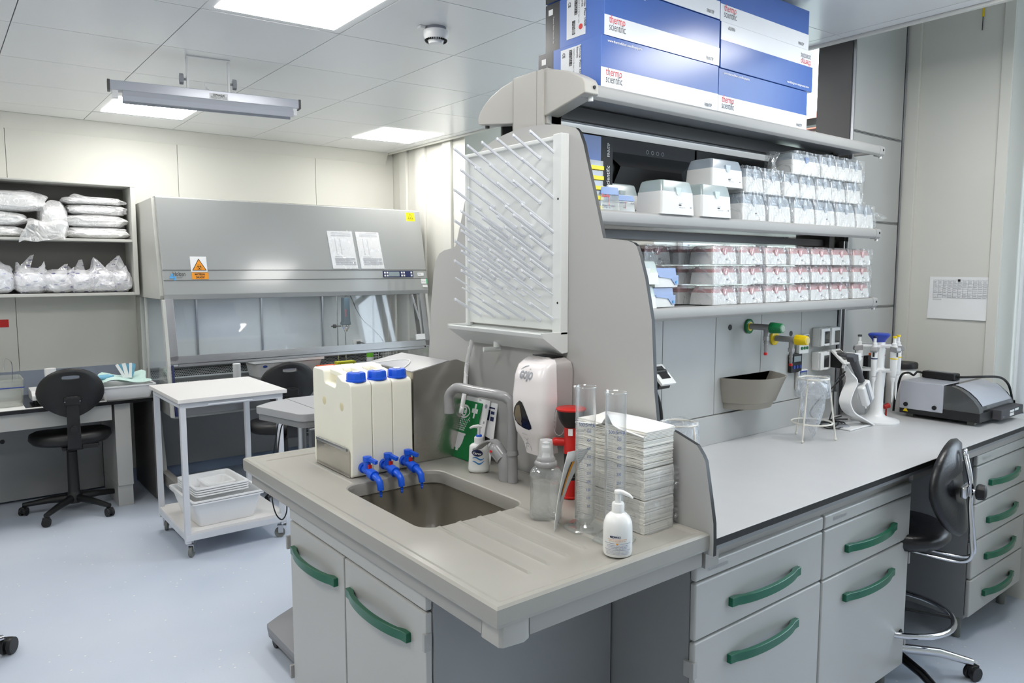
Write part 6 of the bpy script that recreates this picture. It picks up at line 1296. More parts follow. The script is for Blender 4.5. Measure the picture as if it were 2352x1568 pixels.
mb = MB(); poly3(mb, [(-.047, -.038), (.047, -.038), (0, .044)], 1.449, 1.602, .0022); build(mb, 'triangle_border', 'inkk', t, flat=True); mb = MB(); poly3(mb, [(-.040, -.034), (.040, -.034), (0, .036)], 1.449, 1.602, .0028); build(mb, 'triangle', 'signo', t, flat=True)
def biohaz(mb, x, z, s, l):
    for k in range(3):
        a0 = PI/2+2*PI*k/3; cx_, cz_ = math.cos(a0)*.55*s, math.sin(a0)*.55*s; inn, out_ = [], []
        for i in range(19):
            q = a0-2.35+4.7*i/18+PI; q = a0+PI+(-2.45+4.9*i/18)+PI
            th = .30*abs(math.cos((i/18-.5)*PI))**.5*0+.12+.16*(abs(i/18-.5)*2 < .0)
            rr = .46*s; wd = s*(.05+.20*(abs(i/18-.5)*2)**1.6)
            q = a0+PI-2.3+0*i; q = (a0+PI)+(.42+(2*PI-.84)*i/18)
            wd = s*(.06+.16*abs(math.cos(PI*i/18))**2)
            inn.append(hp(x+cx_+rr*math.cos(q), z+cz_+rr*math.sin(q), l)); out_.append(hp(x+cx_+(rr+wd)*math.cos(q), z+cz_+(rr+wd)*math.sin(q), l))
        n = 19; mb.add(inn+out_, [(i, i+1, n+i+1, n+i) for i in range(n-1)])
    m2 = 20; mb.add([hp(x+.34*s*math.cos(2*PI*i/m2), z+.34*s*math.sin(2*PI*i/m2), l+.0001) for i in range(m2)]+[hp(x+.46*s*math.cos(2*PI*i/m2), z+.46*s*math.sin(2*PI*i/m2), l+.0001) for i in range(m2)], [(i, (i+1) % m2, m2+(i+1) % m2, m2+i) for i in range(m2)])
mb = MB(); biohaz(mb, 1.449, 1.586, .0175, .0034); build(mb, 'biohazard_symbol', 'inkk', t, flat=True)
tx = MB(); put_text(tx, 'MATERIAŁ', hp(1.416, 1.533, .0016), HXv, HU, width=.066, size=.019, bold=.03); put_text(tx, 'ZAKAŹNY', hp(1.420, 1.513, .0016), HXv, HU, width=.060, size=.019, bold=.03); build(tx, 'lettering', 'inkk', t, flat=True)
t = sign_base('biohazard_sign', 'small square yellow biohazard sticker in the upper corner of the hood', 'sign', 3.15, 1.98)
mb = MB(); decal(mb, hp(3.142, 2.000, .001), HXv, HU, .080, .070); build(mb, 'yellow_square', 'signy', t, flat=True); mb = MB()
tri = [(-.026, -.018), (.026, -.018), (0, .028)]; tin = [(-.021, -.015), (.021, -.015), (0, .022)]
mb.add([hp(3.142+u, 2.0+v, .002) for u, v in tri]+[hp(3.142+u, 2.0+v, .002) for u, v in tin], [(0, 1, 4, 3), (1, 2, 5, 4), (2, 0, 3, 5)]); biohaz(mb, 3.142, 1.9945, .0088, .002); put_text(mb, 'BIOHAZARD', hp(3.12, 1.972, .001), HXv, HU, width=.044); build(mb, 'biohazard_symbol', 'inkk', t, flat=True)
def doc(lab, x0, x1, z0, z1, dx):
    t = thing('document', lab, 'document', hp((x0+x1)/2, (z0+z1)/2, .001), 0, None)
    def q(u, v, l): return hp(x0+dx*(1-v)+(x1-x0)*u, z0+(z1-z0)*v, l)
    mb = MB().add([q(.03, .02, .002), q(.97, .02, .002), q(.97, .97, .002), q(.03, .97, .002)], [(0, 1, 2, 3)]); build(mb, 'sheet', 'paper', t, flat=True)
    g = MB(); R3 = random.Random(int(x0*100))
    def ln(u0, u1, v, h=.0022): g.add([q(u0, v, .0024), q(u1, v, .0024), q(u1, v+h/(z1-z0), .0024), q(u0, v+h/(z1-z0), .0024)], [(0, 1, 2, 3)])
    for v in (.93, .90, .87, .845): ln(.15+.04*R3.random(), .9, v)
    for k in range(14):
        v = .77-.030*k; ln(.26, .29, v, .003); ln(.44, .47, v-.0, .003)
    ln(.18, .55, .315, .003)
    for k in range(9): ln(.16, .92-.3*(k in (3, 8))*R3.random(), .275-.021*k, .0035 if k % 2 else .003)
    build(g, 'print', 'inkl', t, flat=True)
    n1, n2 = 5, 7; mb = MB(); vs = [q(i/n1, j/n2, .005+.004*noise.noise(Vector((i*.9+x0*9, j*.8, 0)))) for j in range(n2+1) for i in range(n1+1)]
    build(mb.add(vs, [(j*(n1+1)+i, j*(n1+1)+i+1, (j+1)*(n1+1)+i+1, (j+1)*(n1+1)+i) for j in range(n2) for i in range(n1)]), 'clear_sleeve', 'sheet', t, angle=80)
doc('printed sheet in a glossy sleeve on the hood, the one nearer the hood middle', 2.388, 2.608, 1.572, 1.872, .022); doc('printed sheet in a glossy sleeve on the hood, the one over the control panel', 2.622, 2.836, 1.572, 1.872, .022)
cp = MB(); decal(cp, hp(2.968, 1.5345, .0), HXv, HU, .272, .050, 0, .004); c_o = build(cp, 'control_panel', 'inkn', hood, flat=True)
mb = MB(); decal(mb, hp(2.930, 1.5345, .004), HXv, HU, .095, .038, 0, .001); build(mb, 'display', 'lcd', c_o, flat=True)
for u, v in ((2.848, 1.546), (2.870, 1.546), (2.848, 1.523), (2.870, 1.523), (3.0, 1.546), (3.021, 1.546), (3.0, 1.523), (3.021, 1.523), (3.088, 1.546), (3.088, 1.523)):
    mb = MB(); decal(mb, hp(u, v, .004), HXv, HU, .014, .014, 0, .0015); build(mb, 'key_button', 'tip', c_o, flat=True)
tx = MB()
for j, (x, n_) in enumerate(((2.862, 6), (2.928, 6), (2.995, 7), (3.075, 3))):
    for k in range(n_): put_text(tx, ('Lamp', 'Socket 1', 'Airflow low', 'Alarm off', 'Service', 'Filter', 'Program')[(k+j) % 7], hp(x, 1.478-.0135*k), HXv, HU, width=.022+.006*((k+j) % 3), size=.011)
build(tx, 'instructions', 'inkl', hood, flat=True)
mb = MB(); decal(mb, hp(3.176, 1.533), HXv, HU, .058, .026, 0, .001); ts = build(mb, 'mark_sticker', 'tip', hood, flat=True); tx = MB(); put_text(tx, 'TÜV', hp(3.152, 1.528, .0015), HXv, HU, width=.026, bold=.02); build(tx, 'lettering', 'inkb', ts, flat=True); mb = MB(); mb.add([hp(3.190+.009*math.cos(2*PI*i/12), 1.533+.008*math.sin(2*PI*i/12), .0018) for i in range(12)], [tuple(range(12))]); build(mb, 'ring_mark', 'inkk', ts, flat=True)
mb = MB(); decal(mb, hp(3.196, 1.476), HXv, HU, .046, .040, 0, .001); ts = build(mb, 'inspection_sticker', 'tip', hood, flat=True); mb = MB(); decal(mb, hp(3.2255, 1.476), HXv, HU, .014, .040, 0, .001); build(mb, 'green_sticker', P('pale_green', (96, 190, 140), .5), hood, flat=True); tx = MB(); put_text(tx, '2018 / 2019', hp(3.178, 1.472, .0015), HXv, HU, width=.036); build(tx, 'lettering', 'ink', ts, flat=True)
mb = MB(); decal(mb, hp(3.205, 1.437), HXv, HU, .046, .020, 0, .001); build(mb, 'barcode_sticker', 'tip', hood, flat=True)
# things inside the hood
t = thing('overhead_stirrer', 'dark blue homogeniser motor on a chrome stand inside the hood', 'laboratory device', (2.66, 5.6, .752))
build(MB().box(2.55, 5.55, .7525, 2.75, 5.72, .765), 'stand_base', 'tap', t, bevel=.003); build(MB().cyl((2.625, 5.64, .76), (2.625, 5.64, 1.36), .006, n=10), 'stand_rod', 'chrome', t)
build(MB().prism([(2.655, 1.345), (2.650, 1.15), (2.642, 1.135), (2.642, 1.12), (2.715, 1.12), (2.715, 1.135), (2.710, 1.15), (2.705, 1.345)], 'xz', 5.57, 5.63), 'motor', 'navy', t, bevel=.006); build(MB().lathe([(.030, 0), (.032, -.015), (.012, -.055), (.007, -.06)], (2.68, 5.60, 1.12), 16), 'coupling', 'chrome', t); build(MB().cyl((2.675, 5.6, .80), (2.675, 5.6, 1.07), .006, n=10), 'shaft', 'chrome', t)
build(MB().cyl((2.57, 5.64, 1.11), (2.65, 5.62, 1.11), .005, n=8).cyl((2.585, 5.63, 1.11), (2.605, 5.63, 1.11), .016, n=10), 'clamp', 'blk', t); mb = MB(); put_text(mb, 'POLYTRON', (2.672, 5.5685, 1.19), (0, 0, 1), (-1, 0, 0), width=.06, bold=.03); build(mb, 'lettering', 'inkr', t, flat=True)
build(MB().tube(smooth_path([(2.675, 5.60, 1.345), (2.72, 5.60, 1.365), (2.78, 5.6, 1.24), (2.84, 5.6, 1.15), (2.93, 5.6, 1.07), (3.02, 5.62, .98), (3.06, 5.66, .90), (3.05, 5.80, .88)]), .004, 8), 'power_cable', 'blk', t)
t = thing('plastic_tub', 'white plastic tub with a blue-edged lid inside the hood', 'tub', (2.2, 5.65, .7525))
build(MB().loft([[Vector((x, y, z)) for x, y in rrect(a, 5.55+e, b_, 5.80-e, .03)] for z, a, b_, e in ((.753, 1.93, 2.42, .02), (.860, 1.91, 2.45, 0), (.862, 1.89, 2.47, -.012), (.880, 1.89, 2.47, -.012), (.884, 1.90, 2.46, 0))]), 'tub_body', 'white', t, angle=40); build(MB().box(1.91, 5.56, .884, 2.455, 5.79, .896), 'lid', 'lidbl', t, bevel=.003)
mb = MB().add([(1.985+.018*math.cos(2*PI*i/16), 5.551, .835+.010*math.sin(2*PI*i/16)) for i in range(16)], [tuple(range(16))]); build(mb, 'blue_oval', 'inkb', t, flat=True)
tx = MB(); put_text(tx, 'Desinfektionswanne', (2.09, 5.548, .80), (1, 0, 0), (0, 0, 1), width=.13); build(tx, 'lettering', 'inkb', t, flat=True)
t = thing('tube_rack', 'orange tube rack at the hood opening', 'rack', (2.46, 5.35, .7525)); build(MB().box(2.355, 5.40, .7525, 2.50, 5.47, .825), 'rack_body', 'orange', t, bevel=.003)
t = thing('tube_rack', 'yellow-green tube rack at the hood opening', 'rack', (2.6, 5.4, .7525)); o = build(MB().box(2.53, 5.44, .7525, 2.685, 5.51, .838), 'rack_body', 'lime', t, bevel=.003); build(MB().cyl((2.55, 5.439, .82), (2.55, 5.4385, .82), .004, n=8).cyl((2.668, 5.439, .82), (2.668, 5.4385, .82), .004, n=8), 'hole', 'inkk', o)
t = thing('paper_roll', 'white paper roll standing in the hood behind the trolley', 'paper roll', (1.75, 5.5, .7525)); build(MB().cyl((1.755, 5.50, .7525), (1.755, 5.50, .882), .028, n=24), 'roll', 'paper', t, bevel=.002)
t = thing('pipette_tray', 'black pipette holder with pale tips lying in the hood', 'holder', (1.45, 5.45, .7525)); build(MB().box(1.30, 5.40, .7525, 1.56, 5.46, .775), 'tray_body', 'blk', t, bevel=.004); build(MB().lathe([(.05, 0), (.04, .015), (.001, .02)], (1.60, 5.43, .7525), 20), 'dial', 'blk', t)
g = MB()
for k in range(14): g.cyl((1.32+.016*k, 5.41, .775), (1.32+.016*k, 5.41, .795), .004, n=6)
build(g, 'tips', 'paper', t, kind='stuff')
t = thing('wall_socket', 'socket with a black plug on the hood back wall', 'socket', (2.94, 5.93, .93)); build(MB().box(2.90, 5.905, .89, 2.98, 5.938, .96), 'plate', 'tip', t, bevel=.003); build(MB().tube(smooth_path([(2.94, 5.90, .93), (2.95, 5.85, .935), (3.0, 5.8, .90), (3.06, 5.7, .82)]), .006, 8).box(2.925, 5.885, .915, 2.955, 5.906, .945), 'plug', 'blk', t)
t = thing('wire_basket', 'wire basket with bottles at the window side of the hood', 'basket', (3.1, 5.75, .7525))
g = MB()
for k in range(9): g.cyl((2.98+.024*k, 5.70, .80), (2.98+.024*k, 5.70, .93), .0015, n=4)
for k in range(7): g.cyl((2.975, 5.70, .80+.022*k), (3.18, 5.70, .80+.022*k), .0015, n=4).cyl((2.975, 5.86, .80+.022*k), (3.18, 5.86, .80+.022*k), .0015, n=4)
g.box(2.975, 5.70, .7525, 3.18, 5.86, .758); build(g, 'wire_mesh', 'paper', t)
t = thing('green_bottle', 'white bottle with a green band by the wire basket', 'bottle', (2.9, 5.6, .7525)); build(MB().lathe([(.03, 0), (.03, .13), (.012, .15), (.001, .16)], (2.925, 5.66, .7525), 16), 'bottle_body', 'white', t); build(MB().lathe([(.0305, .08), (.0305, .12)], (2.925, 5.66, .7525), 16), 'green_band', P('lime_green', (110, 190, 50), .5), t)
t = thing('storage_box', 'small clear box with drawers in the near side glass of the hood', 'box', (1.24, 5.4, .7525)); build(MB().box(1.225, 5.38, .7525, 1.27, 5.50, .90), 'box_body', 'tank', t, bevel=.003)
# ================================================================ wall cupboard with bags
cb = thing('wall_shelf', 'open grey wall cupboard with two shelves full of bagged labware', 'shelf', (.5, 5.85, 1.40)); CY = 5.715
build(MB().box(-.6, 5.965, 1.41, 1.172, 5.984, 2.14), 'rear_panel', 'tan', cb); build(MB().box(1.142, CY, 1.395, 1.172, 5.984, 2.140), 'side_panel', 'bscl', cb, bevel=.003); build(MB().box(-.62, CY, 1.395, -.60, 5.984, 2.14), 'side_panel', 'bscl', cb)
build(MB().box(-.6, CY+.001, 2.1405, 1.1715, 5.983, 2.152), 'top_panel', 'bscl', cb, bevel=.003); build(MB().box(-.6, CY+.005, 1.762, 1.142, 5.965, 1.780), 'shelf_board', 'bscl', cb, bevel=.002); build(MB().box(-.6, CY+.001, 1.394, 1.1415, 5.983, 1.414), 'shelf_board', 'bscl', cb, bevel=.002)
def lump(sx, sy_, sz, seed, peaks=0, flat=1.0):
    bm = bmesh.new(); bmesh.ops.create_icosphere(bm, subdivisions=4, radius=1); R2 = random.Random(seed); off = Vector((seed*7.3, seed*2.1, seed*1.3)); pk = [(R2.uniform(-.75, .75), R2.uniform(-.4, .2), R2.uniform(.6, 1.15)) for _ in range(peaks)]
    for v in bm.verts:
        p = v.co.copy(); b_ = Vector((abs(p.x)**.6*(1 if p.x > 0 else -1), abs(p.y)**.7*(1 if p.y > 0 else -1), abs(p.z)**.75*(1 if p.z > 0 else -1)))
        n1 = noise.noise_vector(p*1.6+off)*.16+noise.noise_vector(p*5+off)*.07+noise.noise_vector(p*13+off)*.03
        b_ += n1
        for px_, py_, h_ in pk:
            if p.z > 0:
                d = math.hypot(p.x-px_, p.y-py_); b_.z += h_*max(0, 1-d/.30)**1.8; b_.x += (px_*.3)*max(0, 1-d/.3)
        v.co = Vector((b_.x*sx, b_.y*sy_, max(-.92*sz, b_.z*sz)))
    mb = MB(); bm.verts.index_update(); mb.v = [v.co.copy() for v in bm.verts]; mb.f = [[v.index for v in f.verts] for f in bm.faces]; mb.m = [0]*len(mb.f); bm.free(); return mb
def bagthing(lab, x, y, z, sx, sy_, sz, seed, peaks, group, inner=True, blue=False):
    t = thing('labware_bag', lab, 'bag', (x, y, z-.0), 0, group); up = Matrix.Translation((0, 0, .92*sz+.002))
    build(lump(sx, sy_, sz, seed, peaks).move(up), 'bag_film', 'bagw' if not blue else 'bagb', t, world=False, angle=22)
    if inner: build(lump(sx*.86, sy_*.82, sz*.78, seed+50, 0).move(Matrix.Translation((0, 0, .86*sz))), 'contents', 'fluffb' if blue else 'fluff', t, world=False, angle=20)
M['fluff'] = P('white_labware', (250, 250, 250), .7, var=.04, scale=45, bump=.3, bscale=90)
M['bagb'] = film('printed_film', (248, 248, 252), .42, .30, .2, .6, 8, .30, .88)
M['fluffb'] = P('white_labware_printed', (250, 250, 250), .7, var=0.0, bump=.3, bscale=90)
for nt in (M['bagb'].node_tree, M['fluffb'].node_tree):
  b = nt.nodes['Principled BSDF']; tcn = nt.nodes.new('ShaderNodeTexCoord'); mp = nt.nodes.new('ShaderNodeMapping'); mp.inputs['Scale'].default_value = (7, 7, 24); vor = nt.nodes.new('ShaderNodeTexVoronoi'); vor.inputs['Scale'].default_value = 2.0; rp = nt.nodes.new('ShaderNodeValToRGB')
  rp.color_ramp.elements[0].position = .16; rp.color_ramp.elements[1].position = .22; rp.color_ramp.elements[0].color = (*lin((70, 78, 170)), 1); rp.color_ramp.elements[1].color = (*lin((250, 250, 253)), 1)
  nt.links.new(tcn.outputs['Object'], mp.inputs['Vector']); nt.links.new(mp.outputs['Vector'], vor.inputs['Vector']); nt.links.new(vor.outputs['Distance'], rp.inputs['Fac']); nt.links.new(rp.outputs['Color'], b.inputs['Base Color'])
GU = 'bags on the upper shelf of the wall cupboard'; GL2 = 'printed bags on the lower shelf of the wall cupboard'
zt_, yc_ = 1.782, 5.84
for lab, x, z, sx, sz, seed, pk_ in (('pillow-like clear bag of labware, lowest of the stack cut by the picture edge', .33, zt_, .20, .036, 1, 0), ('pillow-like clear bag of labware, middle of the stack cut by the picture edge', .34, zt_+.070, .20, .048, 2, 0), ('big loose clear bag on top of the stack cut by the picture edge', .42, zt_+.162, .24, .070, 3, 0),
    ('pillow-like clear bag lying lowest beside the cupboard side', .935, zt_, .205, .040, 4, 0), ('pillow-like clear bag, second from the bottom beside the cupboard side', .93, zt_+.076, .205, .044, 5, 0), ('pillow-like clear bag, third from the bottom beside the cupboard side', .95, zt_+.160, .19, .036, 6, 0), ('clear bag with a standing corner on top of the pile beside the cupboard side', .93, zt_+.228, .19, .028, 7, 1), ('tall crumpled clear bag between the two stacks', .69, zt_, .085, .125, 8, 0)):
    bagthing(lab, x, yc_, z, sx, .11, sz, seed, pk_, GU)
t = thing('labware_bag', 'clear flat bag hanging down over the front edge of the upper shelf', 'bag', (.6, 5.72, 1.78), 0, GU)
rg = []
for i in range(9):
    s = i/8; y = 5.80-.10*min(1, s*2.2); z = 1.90-.045*s-.11*max(0, s-.35)/.65
    rg.append([Vector((.525+.02*math.sin(5*s)+.20*k/6-.03*s+(.06*s if k > 3 else 0), y+.008*math.sin(k*2+s*6)-.012*s, z+(.030*k/6)*s+.010*math.sin(k*1.7))) for k in range(7)])
n1 = 7; vs = [p for r_ in rg for p in r_]; build(MB().add(vs, [(j*n1+i, j*n1+i+1, (j+1)*n1+i+1, (j+1)*n1+i) for j in range(8) for i in range(n1-1)]), 'bag_film', 'bagw', t, angle=30)
mb = MB(); put_text(mb, 'CE', (.545, 5.667, 1.758), (1, 0, 0), (0, 0, 1), width=.018, bold=.02); build(mb, 'print', 'ink', t, flat=True)
PK = (('printed clear bag with tall corners, cut by the picture edge', .33, .125, .095, 12, 2), ('printed clear bag with one slanting corner, second from the picture edge', .535, .10, .085, 13, 1), ('printed clear bag with a folded top in the middle of the lower shelf', .69, .10, .078, 14, 1), ('printed clear bag with an upright tuft, middle of the lower shelf', .83, .09, .078, 15, 2), ('printed clear bag with a long slanting corner near the cupboard side', .955, .095, .080, 16, 2), ('printed clear bag with a bent neck against the cupboard side', 1.065, .075, .080, 17, 2))
for lab, x, sx, sz, seed, pk_ in PK: bagthing(lab, x, 5.82, 1.4155, sx, .10, sz, seed, pk_+1, GL2, blue=True)
for i, (x, z, h, dx) in enumerate(((.50, 1.55, .12, .05), (.71, 1.54, .07, .03), (.825, 1.55, .09, .0), (1.0, 1.56, .10, .05), (1.085, 1.56, .11, -.03))):
    t = thing('bag_corner', 'upright transparent bag corner, %s of those standing up on the lower shelf' % ['first', 'second', 'third', 'fourth', 'fifth'][i], 'bag', (x, 5.80, z), 0, 'bag corners on the lower shelf')
    R2 = random.Random(i); pts = [(x-.05, 5.79, z-.03), (x+.035, 5.78, z-.03), (x+dx+.012, 5.775, z+h), (x+dx-.006, 5.79, z+h*.96), (x+dx*.4+.02, 5.765, z+h*.4), (x+dx*.3-.03, 5.80, z+h*.4)]
    build(MB().add(pts, [(0, 1, 4), (0, 4, 5), (5, 4, 2), (5, 2, 3)]), 'bag_film', 'bagb', t)
# ================================================================ desk at the far wall
dk = thing('desk', 'grey desk with a black worktop edge at the far wall', 'desk', (.1, 5.65, 0)); DY = 5.315
build(MB().box(-1.6, DY, .700, 1.175, 5.98, .722), 'black_top', 'blkg', dk, bevel=.001); build(MB().box(-1.6, DY+.03, .595, .895, DY+.05, .699), 'apron', 'cab', dk, bevel=.002); build(MB().box(.915, DY+.06, .14, 1.01, DY+.56, .699), 'leg_case', 'cab', dk, bevel=.003); build(MB().box(.915, DY+.075, .0, 1.008, DY+.56, .14), 'leg_base', 'cab', dk, bevel=.003)
build(MB().box(-1.6, 5.90, .02, .915, 5.92, .60), 'rear_panel', 'cab_d', dk); build(MB().box(-1.6, DY+.12, .0, -1.5, DY+.56, .699), 'leg_case', 'cab', dk); build(MB().cyl((.33, 5.9, .43), (.33, 5.896, .43), .014, n=16), 'cable_hole', 'inkk', dk); build(MB().box(1.14, 5.35, .02, 1.17, 5.95, .699), 'side_panel', 'dark', dk)
build(MB().box(-1.6, 5.965, .722, 1.16, 5.984, .885), 'upstand', P('upstand_blue_grey', (150, 158, 172), .5), dk)
build(MB().prism([(-1.6, DY+.02), (.87, DY+.02), (.87, DY+.055), (.43, DY+.055), (.43, 5.62), (-1.6, 5.62)], 'xy', .7221, .7235), 'white_inlay', 'tip', dk)
t = thing('glass_tank', 'clear plastic water tank with a blue line on the desk', 'tank', (.25, 5.6, .7236))
build(MB().loft([[Vector((x, y, z)) for x, y in rrect(.02+e, 5.46+e, .425-e, 5.72-e, .015)] for z, e in ((.724, .0), (.895, -.012), (.896, -.006), (.728, .006))]), 'tank_wall', 'tank', t, angle=30)
build(MB().box(.01, 5.447, .842, .437, 5.450, .848).box(.01, 5.73, .842, .437, 5.733, .848), 'blue_line', 'inkb', t); build(MB().box(.03, 5.47, .729, .40, 5.71, .785), 'water', 'liquid', t)
build(MB().tube(smooth_path([(.345, 5.56, .95), (.350, 5.56, .99), (.355, 5.56, 1.015), (.366, 5.56, 1.015), (.385, 5.56, .995), (.388, 5.56, .95), (.383, 5.56, .86)], 5), .0022, 6), 'wire_hook', 'chrome', t); build(MB().add([(.383, 5.555, .872), (.345, 5.55, .845), (.43, 5.55, .845), (.383, 5.56, .84)], [(0, 1, 3), (0, 3, 2), (1, 2, 3)]), 'funnel', 'bag', t)
t = thing('laboratory_scale', 'white laboratory scale with a red stripe on the desk', 'scale', (.62, 5.6, .7225))
build(MB().prism([(5.50, .745), (5.505, .775), (5.54, .800), (5.72, .805), (5.72, .738)], 'yz', .478, .70), 'housing', 'white', t, bevel=.004); build(MB().box(.50, 5.52, .7226, .68, 5.70, .742), 'foot_plate', 'blk', t); build(MB().cyl((.60, 5.62, .803), (.60, 5.62, .845), .062, n=28), 'draught_ring', 'blk', t); build(MB().obox((.545, 5.5065, .770), (.048, .001, .013), Matrix.Rotation(-.6, 3, 'X')), 'front_display', 'lcd', t); build(MB().obox((.545, 5.515, .790), (.048, .001, .004), Matrix.Rotation(-.9, 3, 'X')), 'red_stripe', 'red', t)
t = thing('beaker', 'plain white cylinder standing on the laboratory scale', 'beaker', (.6, 5.62, .8455)); build(MB().cyl((.597, 5.62, .8458), (.597, 5.62, .930), .031, .034, n=24), 'beaker_body', 'white', t, bevel=.001)
def tray(name, lab, x0, x1, y0, y1, z0, h, group=None, mat='white', inset=.03, rz=0):
    t = thing(name, lab, 'tray', ((x0+x1)/2, (y0+y1)/2, z0), rz, group); w, d = x1-x0, y1-y0
    def R_(e, z, r=.02): return [Vector((x, y, z)) for x, y in rrect(-w/2+e, -d/2+e, w/2-e, d/2-e, r)]
    build(MB().loft([R_(inset, 0), R_(.008, h-.008), R_(-.004, h-.008), R_(-.004, h), R_(.010, h), R_(inset+.002, .004)], cap=True), 'tray_body', mat, t, world=False, angle=40); return t
tray('tray', 'white plastic tray on the desk, with mint cloth spread over it', .835, 1.165, 5.33, 5.60, .7225, .092)
t = thing('cloth', 'pale mint cloth draped over the white desk tray', 'cloth', (1.0, 5.48, .80)); n1 = 12; vs = []
for j in range(n1+1):
    for i in range(n1+1):
        u, v = i/n1, j/n1; edge = max(abs(u-.5), abs(v-.5))*2; vs.append((.85+.29*u+.008*math.sin(9*v), 5.345+.235*v+.008*math.sin(11*u), .846+.016*math.sin(6*u+2*v)+.012*math.sin(9*v+1)-.012*max(0, edge-.85)*8+.02*(v > .8)))
build(MB().add(vs, [(j*(n1+1)+i, j*(n1+1)+i+1, (j+1)*(n1+1)+i+1, (j+1)*(n1+1)+i) for j in range(n1) for i in range(n1)]), 'fabric', 'mint', t, angle=80)
for k in range(9):
    t = thing('wrapped_pack', 'blue and white sterile paper pack, %s of the fan standing in the desk tray' % coln[k % 7] if k < 7 else 'blue and white sterile paper pack, %s of the fan standing in the desk tray' % ('eighth', 'ninth')[k-7], 'pack', (.93+.02*k, 5.47, .84), 0, 'sterile packs in the desk tray')
    a = -.45+.09*k; R = Matrix.Rotation(a, 3, 'Y') @ Matrix.Rotation(-.15, 3, 'X'); build(MB().obox(Vector((.985+.010*k, 5.49+.008*(k % 3), .895)), (.009+.003*(k % 2), .0012, .050-.005*(k % 3)), R), 'sleeve', 'teal' if k % 3 else 'paper', t)
t = thing('face_mask', 'pale blue folded mask lying in the desk tray', 'mask', (.9, 5.45, .85)); build(lump(.055, .03, .018, 77).move(Matrix.Translation((.885, 5.47, .862))), 'mask_body', 'teal', t, angle=40)
t = thing('red_label', 'small red sticker on the far wall beside the cupboard', 'sticker', (.37, 5.984, 1.215)); mb = MB(); decal(mb, (.33, 5.984, 1.213), (1, 0, 0), (0, 0, 1), .17, .052, 0, .001); build(mb, 'sticker_face', 'red', t)
# ================================================================ trolley
tr_ = thing('trolley', 'white metal trolley with a speckled top and a low shelf', 'trolley', (1.3, 4.43, 0), 0)
TX0, TX1, TY0, TY1 = 1.018, 1.578, 4.145, 4.745
build(MB().box(TX0-.015, TY0-.02, .862, TX1+.02, TY1+.03, .884), 'table_top', 'speck', tr_, bevel=.003)
build(MB().box(TX0, TY0, .832, TX1, TY0+.03, .861).box(TX0, TY1-.03, .832, TX1, TY1, .861).box(TX0, TY0+.03, .832, TX0+.03, TY1-.03, .861).box(TX1-.03, TY0+.03, .832, TX1, TY1-.03, .861), 'top_frame', 'lacq', tr_)
build(MB().cyl((TX0+.14, TY0-.012, .842), (TX0+.38, TY0-.012, .842), .005, n=10), 'pull_rail', 'lacq', tr_)
for x in (TX0, TX1-.03):
    for y in (TY0, TY1-.03): build(MB().box(x, y, .085, x+.03, y+.03, .833), 'leg', 'lacq', tr_, bevel=.003)
build(MB().box(TX0+.002, TY0-.005, .10, TX1-.002, TY1+.005, .135), 'shelf_frame', 'lacq', tr_, bevel=.002); build(MB().box(TX0-.012, TY0+.03, .135, TX1+.012, TY1-.03, .150) if False else MB().box(TX0+.001, TY0+.001, .135, TX1-.001, TY1-.001, .149), 'shelf_board', 'speck', tr_, bevel=.001)
def caster2(p, x, y, a): 
    R = Matrix.Rotation(a, 3, 'Z'); o = build(MB().cyl(Vector((x, y, .030))-R @ Vector((0, .009, 0)), Vector((x, y, .030))+R @ Vector((0, .009, 0)), .030, n=20), 'wheel', 'rubber', p, bevel=.003); q = R @ Vector((.012, 0, 0))
    build(MB().obox(Vector((x, y, .072))+q, (.026, .018, .003), R).obox(Vector((x, y, .052))+q*.5+R @ Vector((0, .0145, 0)), (.014, .0015, .022), R).obox(Vector((x, y, .052))+q*.5-R @ Vector((0, .0145, 0)), (.014, .0015, .022), R).cyl(Vector((x, y, .072))+q, Vector((x, y, .10))+q, .008, n=8), 'caster_fork', 'alu', p)
for x, y, a in ((TX0+.035, TY0+.03, .9), (TX1-.03, TY0+.03, -.4), (TX0+.035, TY1-.03, 1.2), (TX1-.03, TY1-.03, .3)): caster2(tr_, x, y, a)
zT = .1505; GT = 'white plastic trays nested on the trolley shelf'
tray('tray', 'large white plastic tub on the low shelf of the trolley', 1.058, 1.452, 4.16, 4.60, zT, .145, GT, inset=.045, rz=.03); tray('tray', 'second large white tub nested in the one on the trolley shelf', 1.056, 1.454, 4.158, 4.602, zT+.012, .145, GT, inset=.045, rz=.03)
for k in range(4): tray('tray', 'shallow white tray nested in the tubs, %s from the top of four' % ['fourth', 'third', 'second', 'first'][k], 1.085, 1.375, 4.19, 4.52, zT+.105+.013*k, .075, GT, inset=.03, rz=.05)
tray('tray', 'small white dish in the topmost nested tray', 1.17, 1.33, 4.27, 4.45, zT+.155, .055, GT, inset=.01, rz=.05)
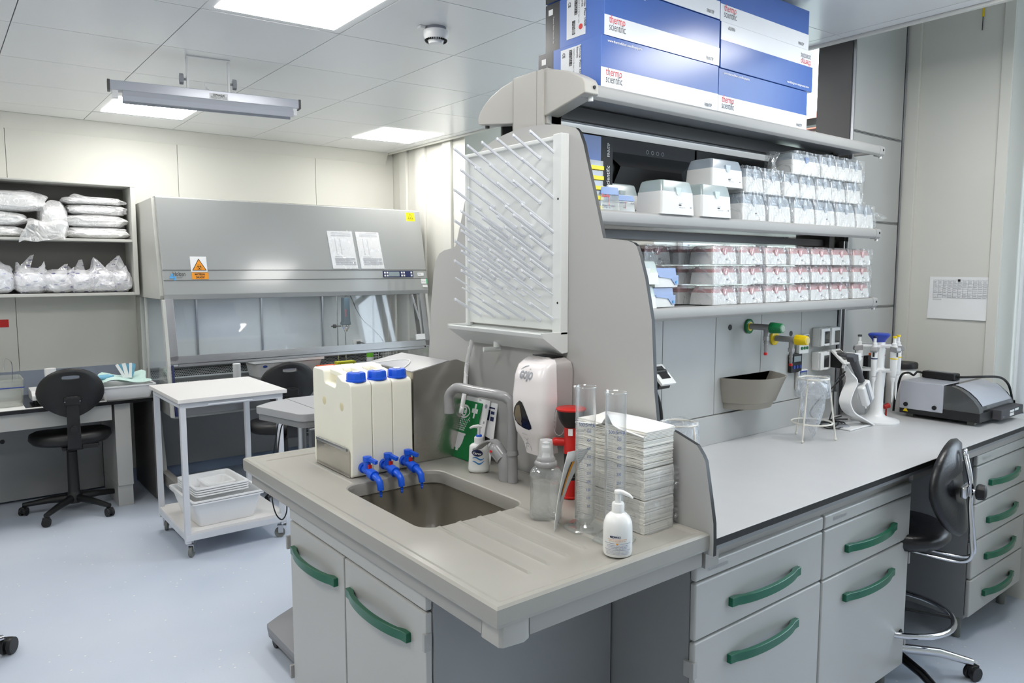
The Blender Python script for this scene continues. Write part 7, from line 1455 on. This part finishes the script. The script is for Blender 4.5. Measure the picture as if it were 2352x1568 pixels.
# ================================================================ equipment cart behind the sink
ct = thing('equipment_cart', 'grey equipment cart with a rounded top and a low wheeled base behind the sink', 'cart', (1.4, 3.05, 0))
tp_ = [(1.085, 3.16), (1.085, 3.14), (1.10, 3.10), (1.150, 2.90)]+arc((1.195, 2.895), .045, PI, 1.5*PI, 5)[1:]+[(1.62, 2.85), (1.70, 2.90), (1.70, 3.26), (1.28, 3.27), (1.16, 3.22)]
build(MB().prism(tp_, 'xy', .952, .984), 'top_plate', 'cartg', ct, bevel=.003); build(MB().prism([(1.40+(x-1.40)*.97, 3.05+(y-3.05)*.97) for x, y in tp_], 'xy', .925, .952), 'top_rim', 'platg', ct); build(MB().box(1.255, 2.86, .9841, 1.258, 3.265, .9846), 'seam', 'dark', ct)
build(MB().cyl((1.21, 2.97, .10), (1.21, 2.97, .926), .018, n=18).box(1.245, 2.955, .10, 1.275, 2.985, .926), 'column', 'alu', ct); build(MB().cyl((1.20, 2.87, .915), (1.28, 2.87, .915), .006, n=8), 'lever', 'alu', ct)
bp_ = [(1.030, 2.96), (1.022, 2.93), (1.024, 2.62), (1.52, 2.62), (1.52, 3.10), (1.30, 3.10), (1.17, 3.045), (1.09, 3.0)]
build(MB().prism(bp_, 'xy', .075, .098), 'base_plate', 'platg', ct, bevel=.003); build(MB().prism([(1.4+(x-1.4)*.99, 2.9+(y-2.9)*.99) for x, y in bp_], 'xy', .055, .076), 'base_rim', 'platg2', ct)
for x, y in ((1.06, 2.93), (1.06, 2.66), (1.45, 3.04), (1.45, 2.66)): build(MB().cyl((x-.012, y, .026), (x+.012, y, .026), .026, n=18).box(x-.008, y-.01, .03, x+.008, y+.01, .056), 'caster', 'blk', ct)
cable('thin black cable looping down from the equipment cart', [(1.14, 3.05, .93), (1.125, 3.08, .78), (1.10, 3.04, .66), (1.085, 3.0, .60), (1.10, 3.0, .54), (1.125, 3.0, .515), (1.145, 3.0, .55), (1.14, 3.0, .62), (1.12, 3.02, .75), (1.15, 3.06, .88), (1.17, 3.06, .925)], .0028)
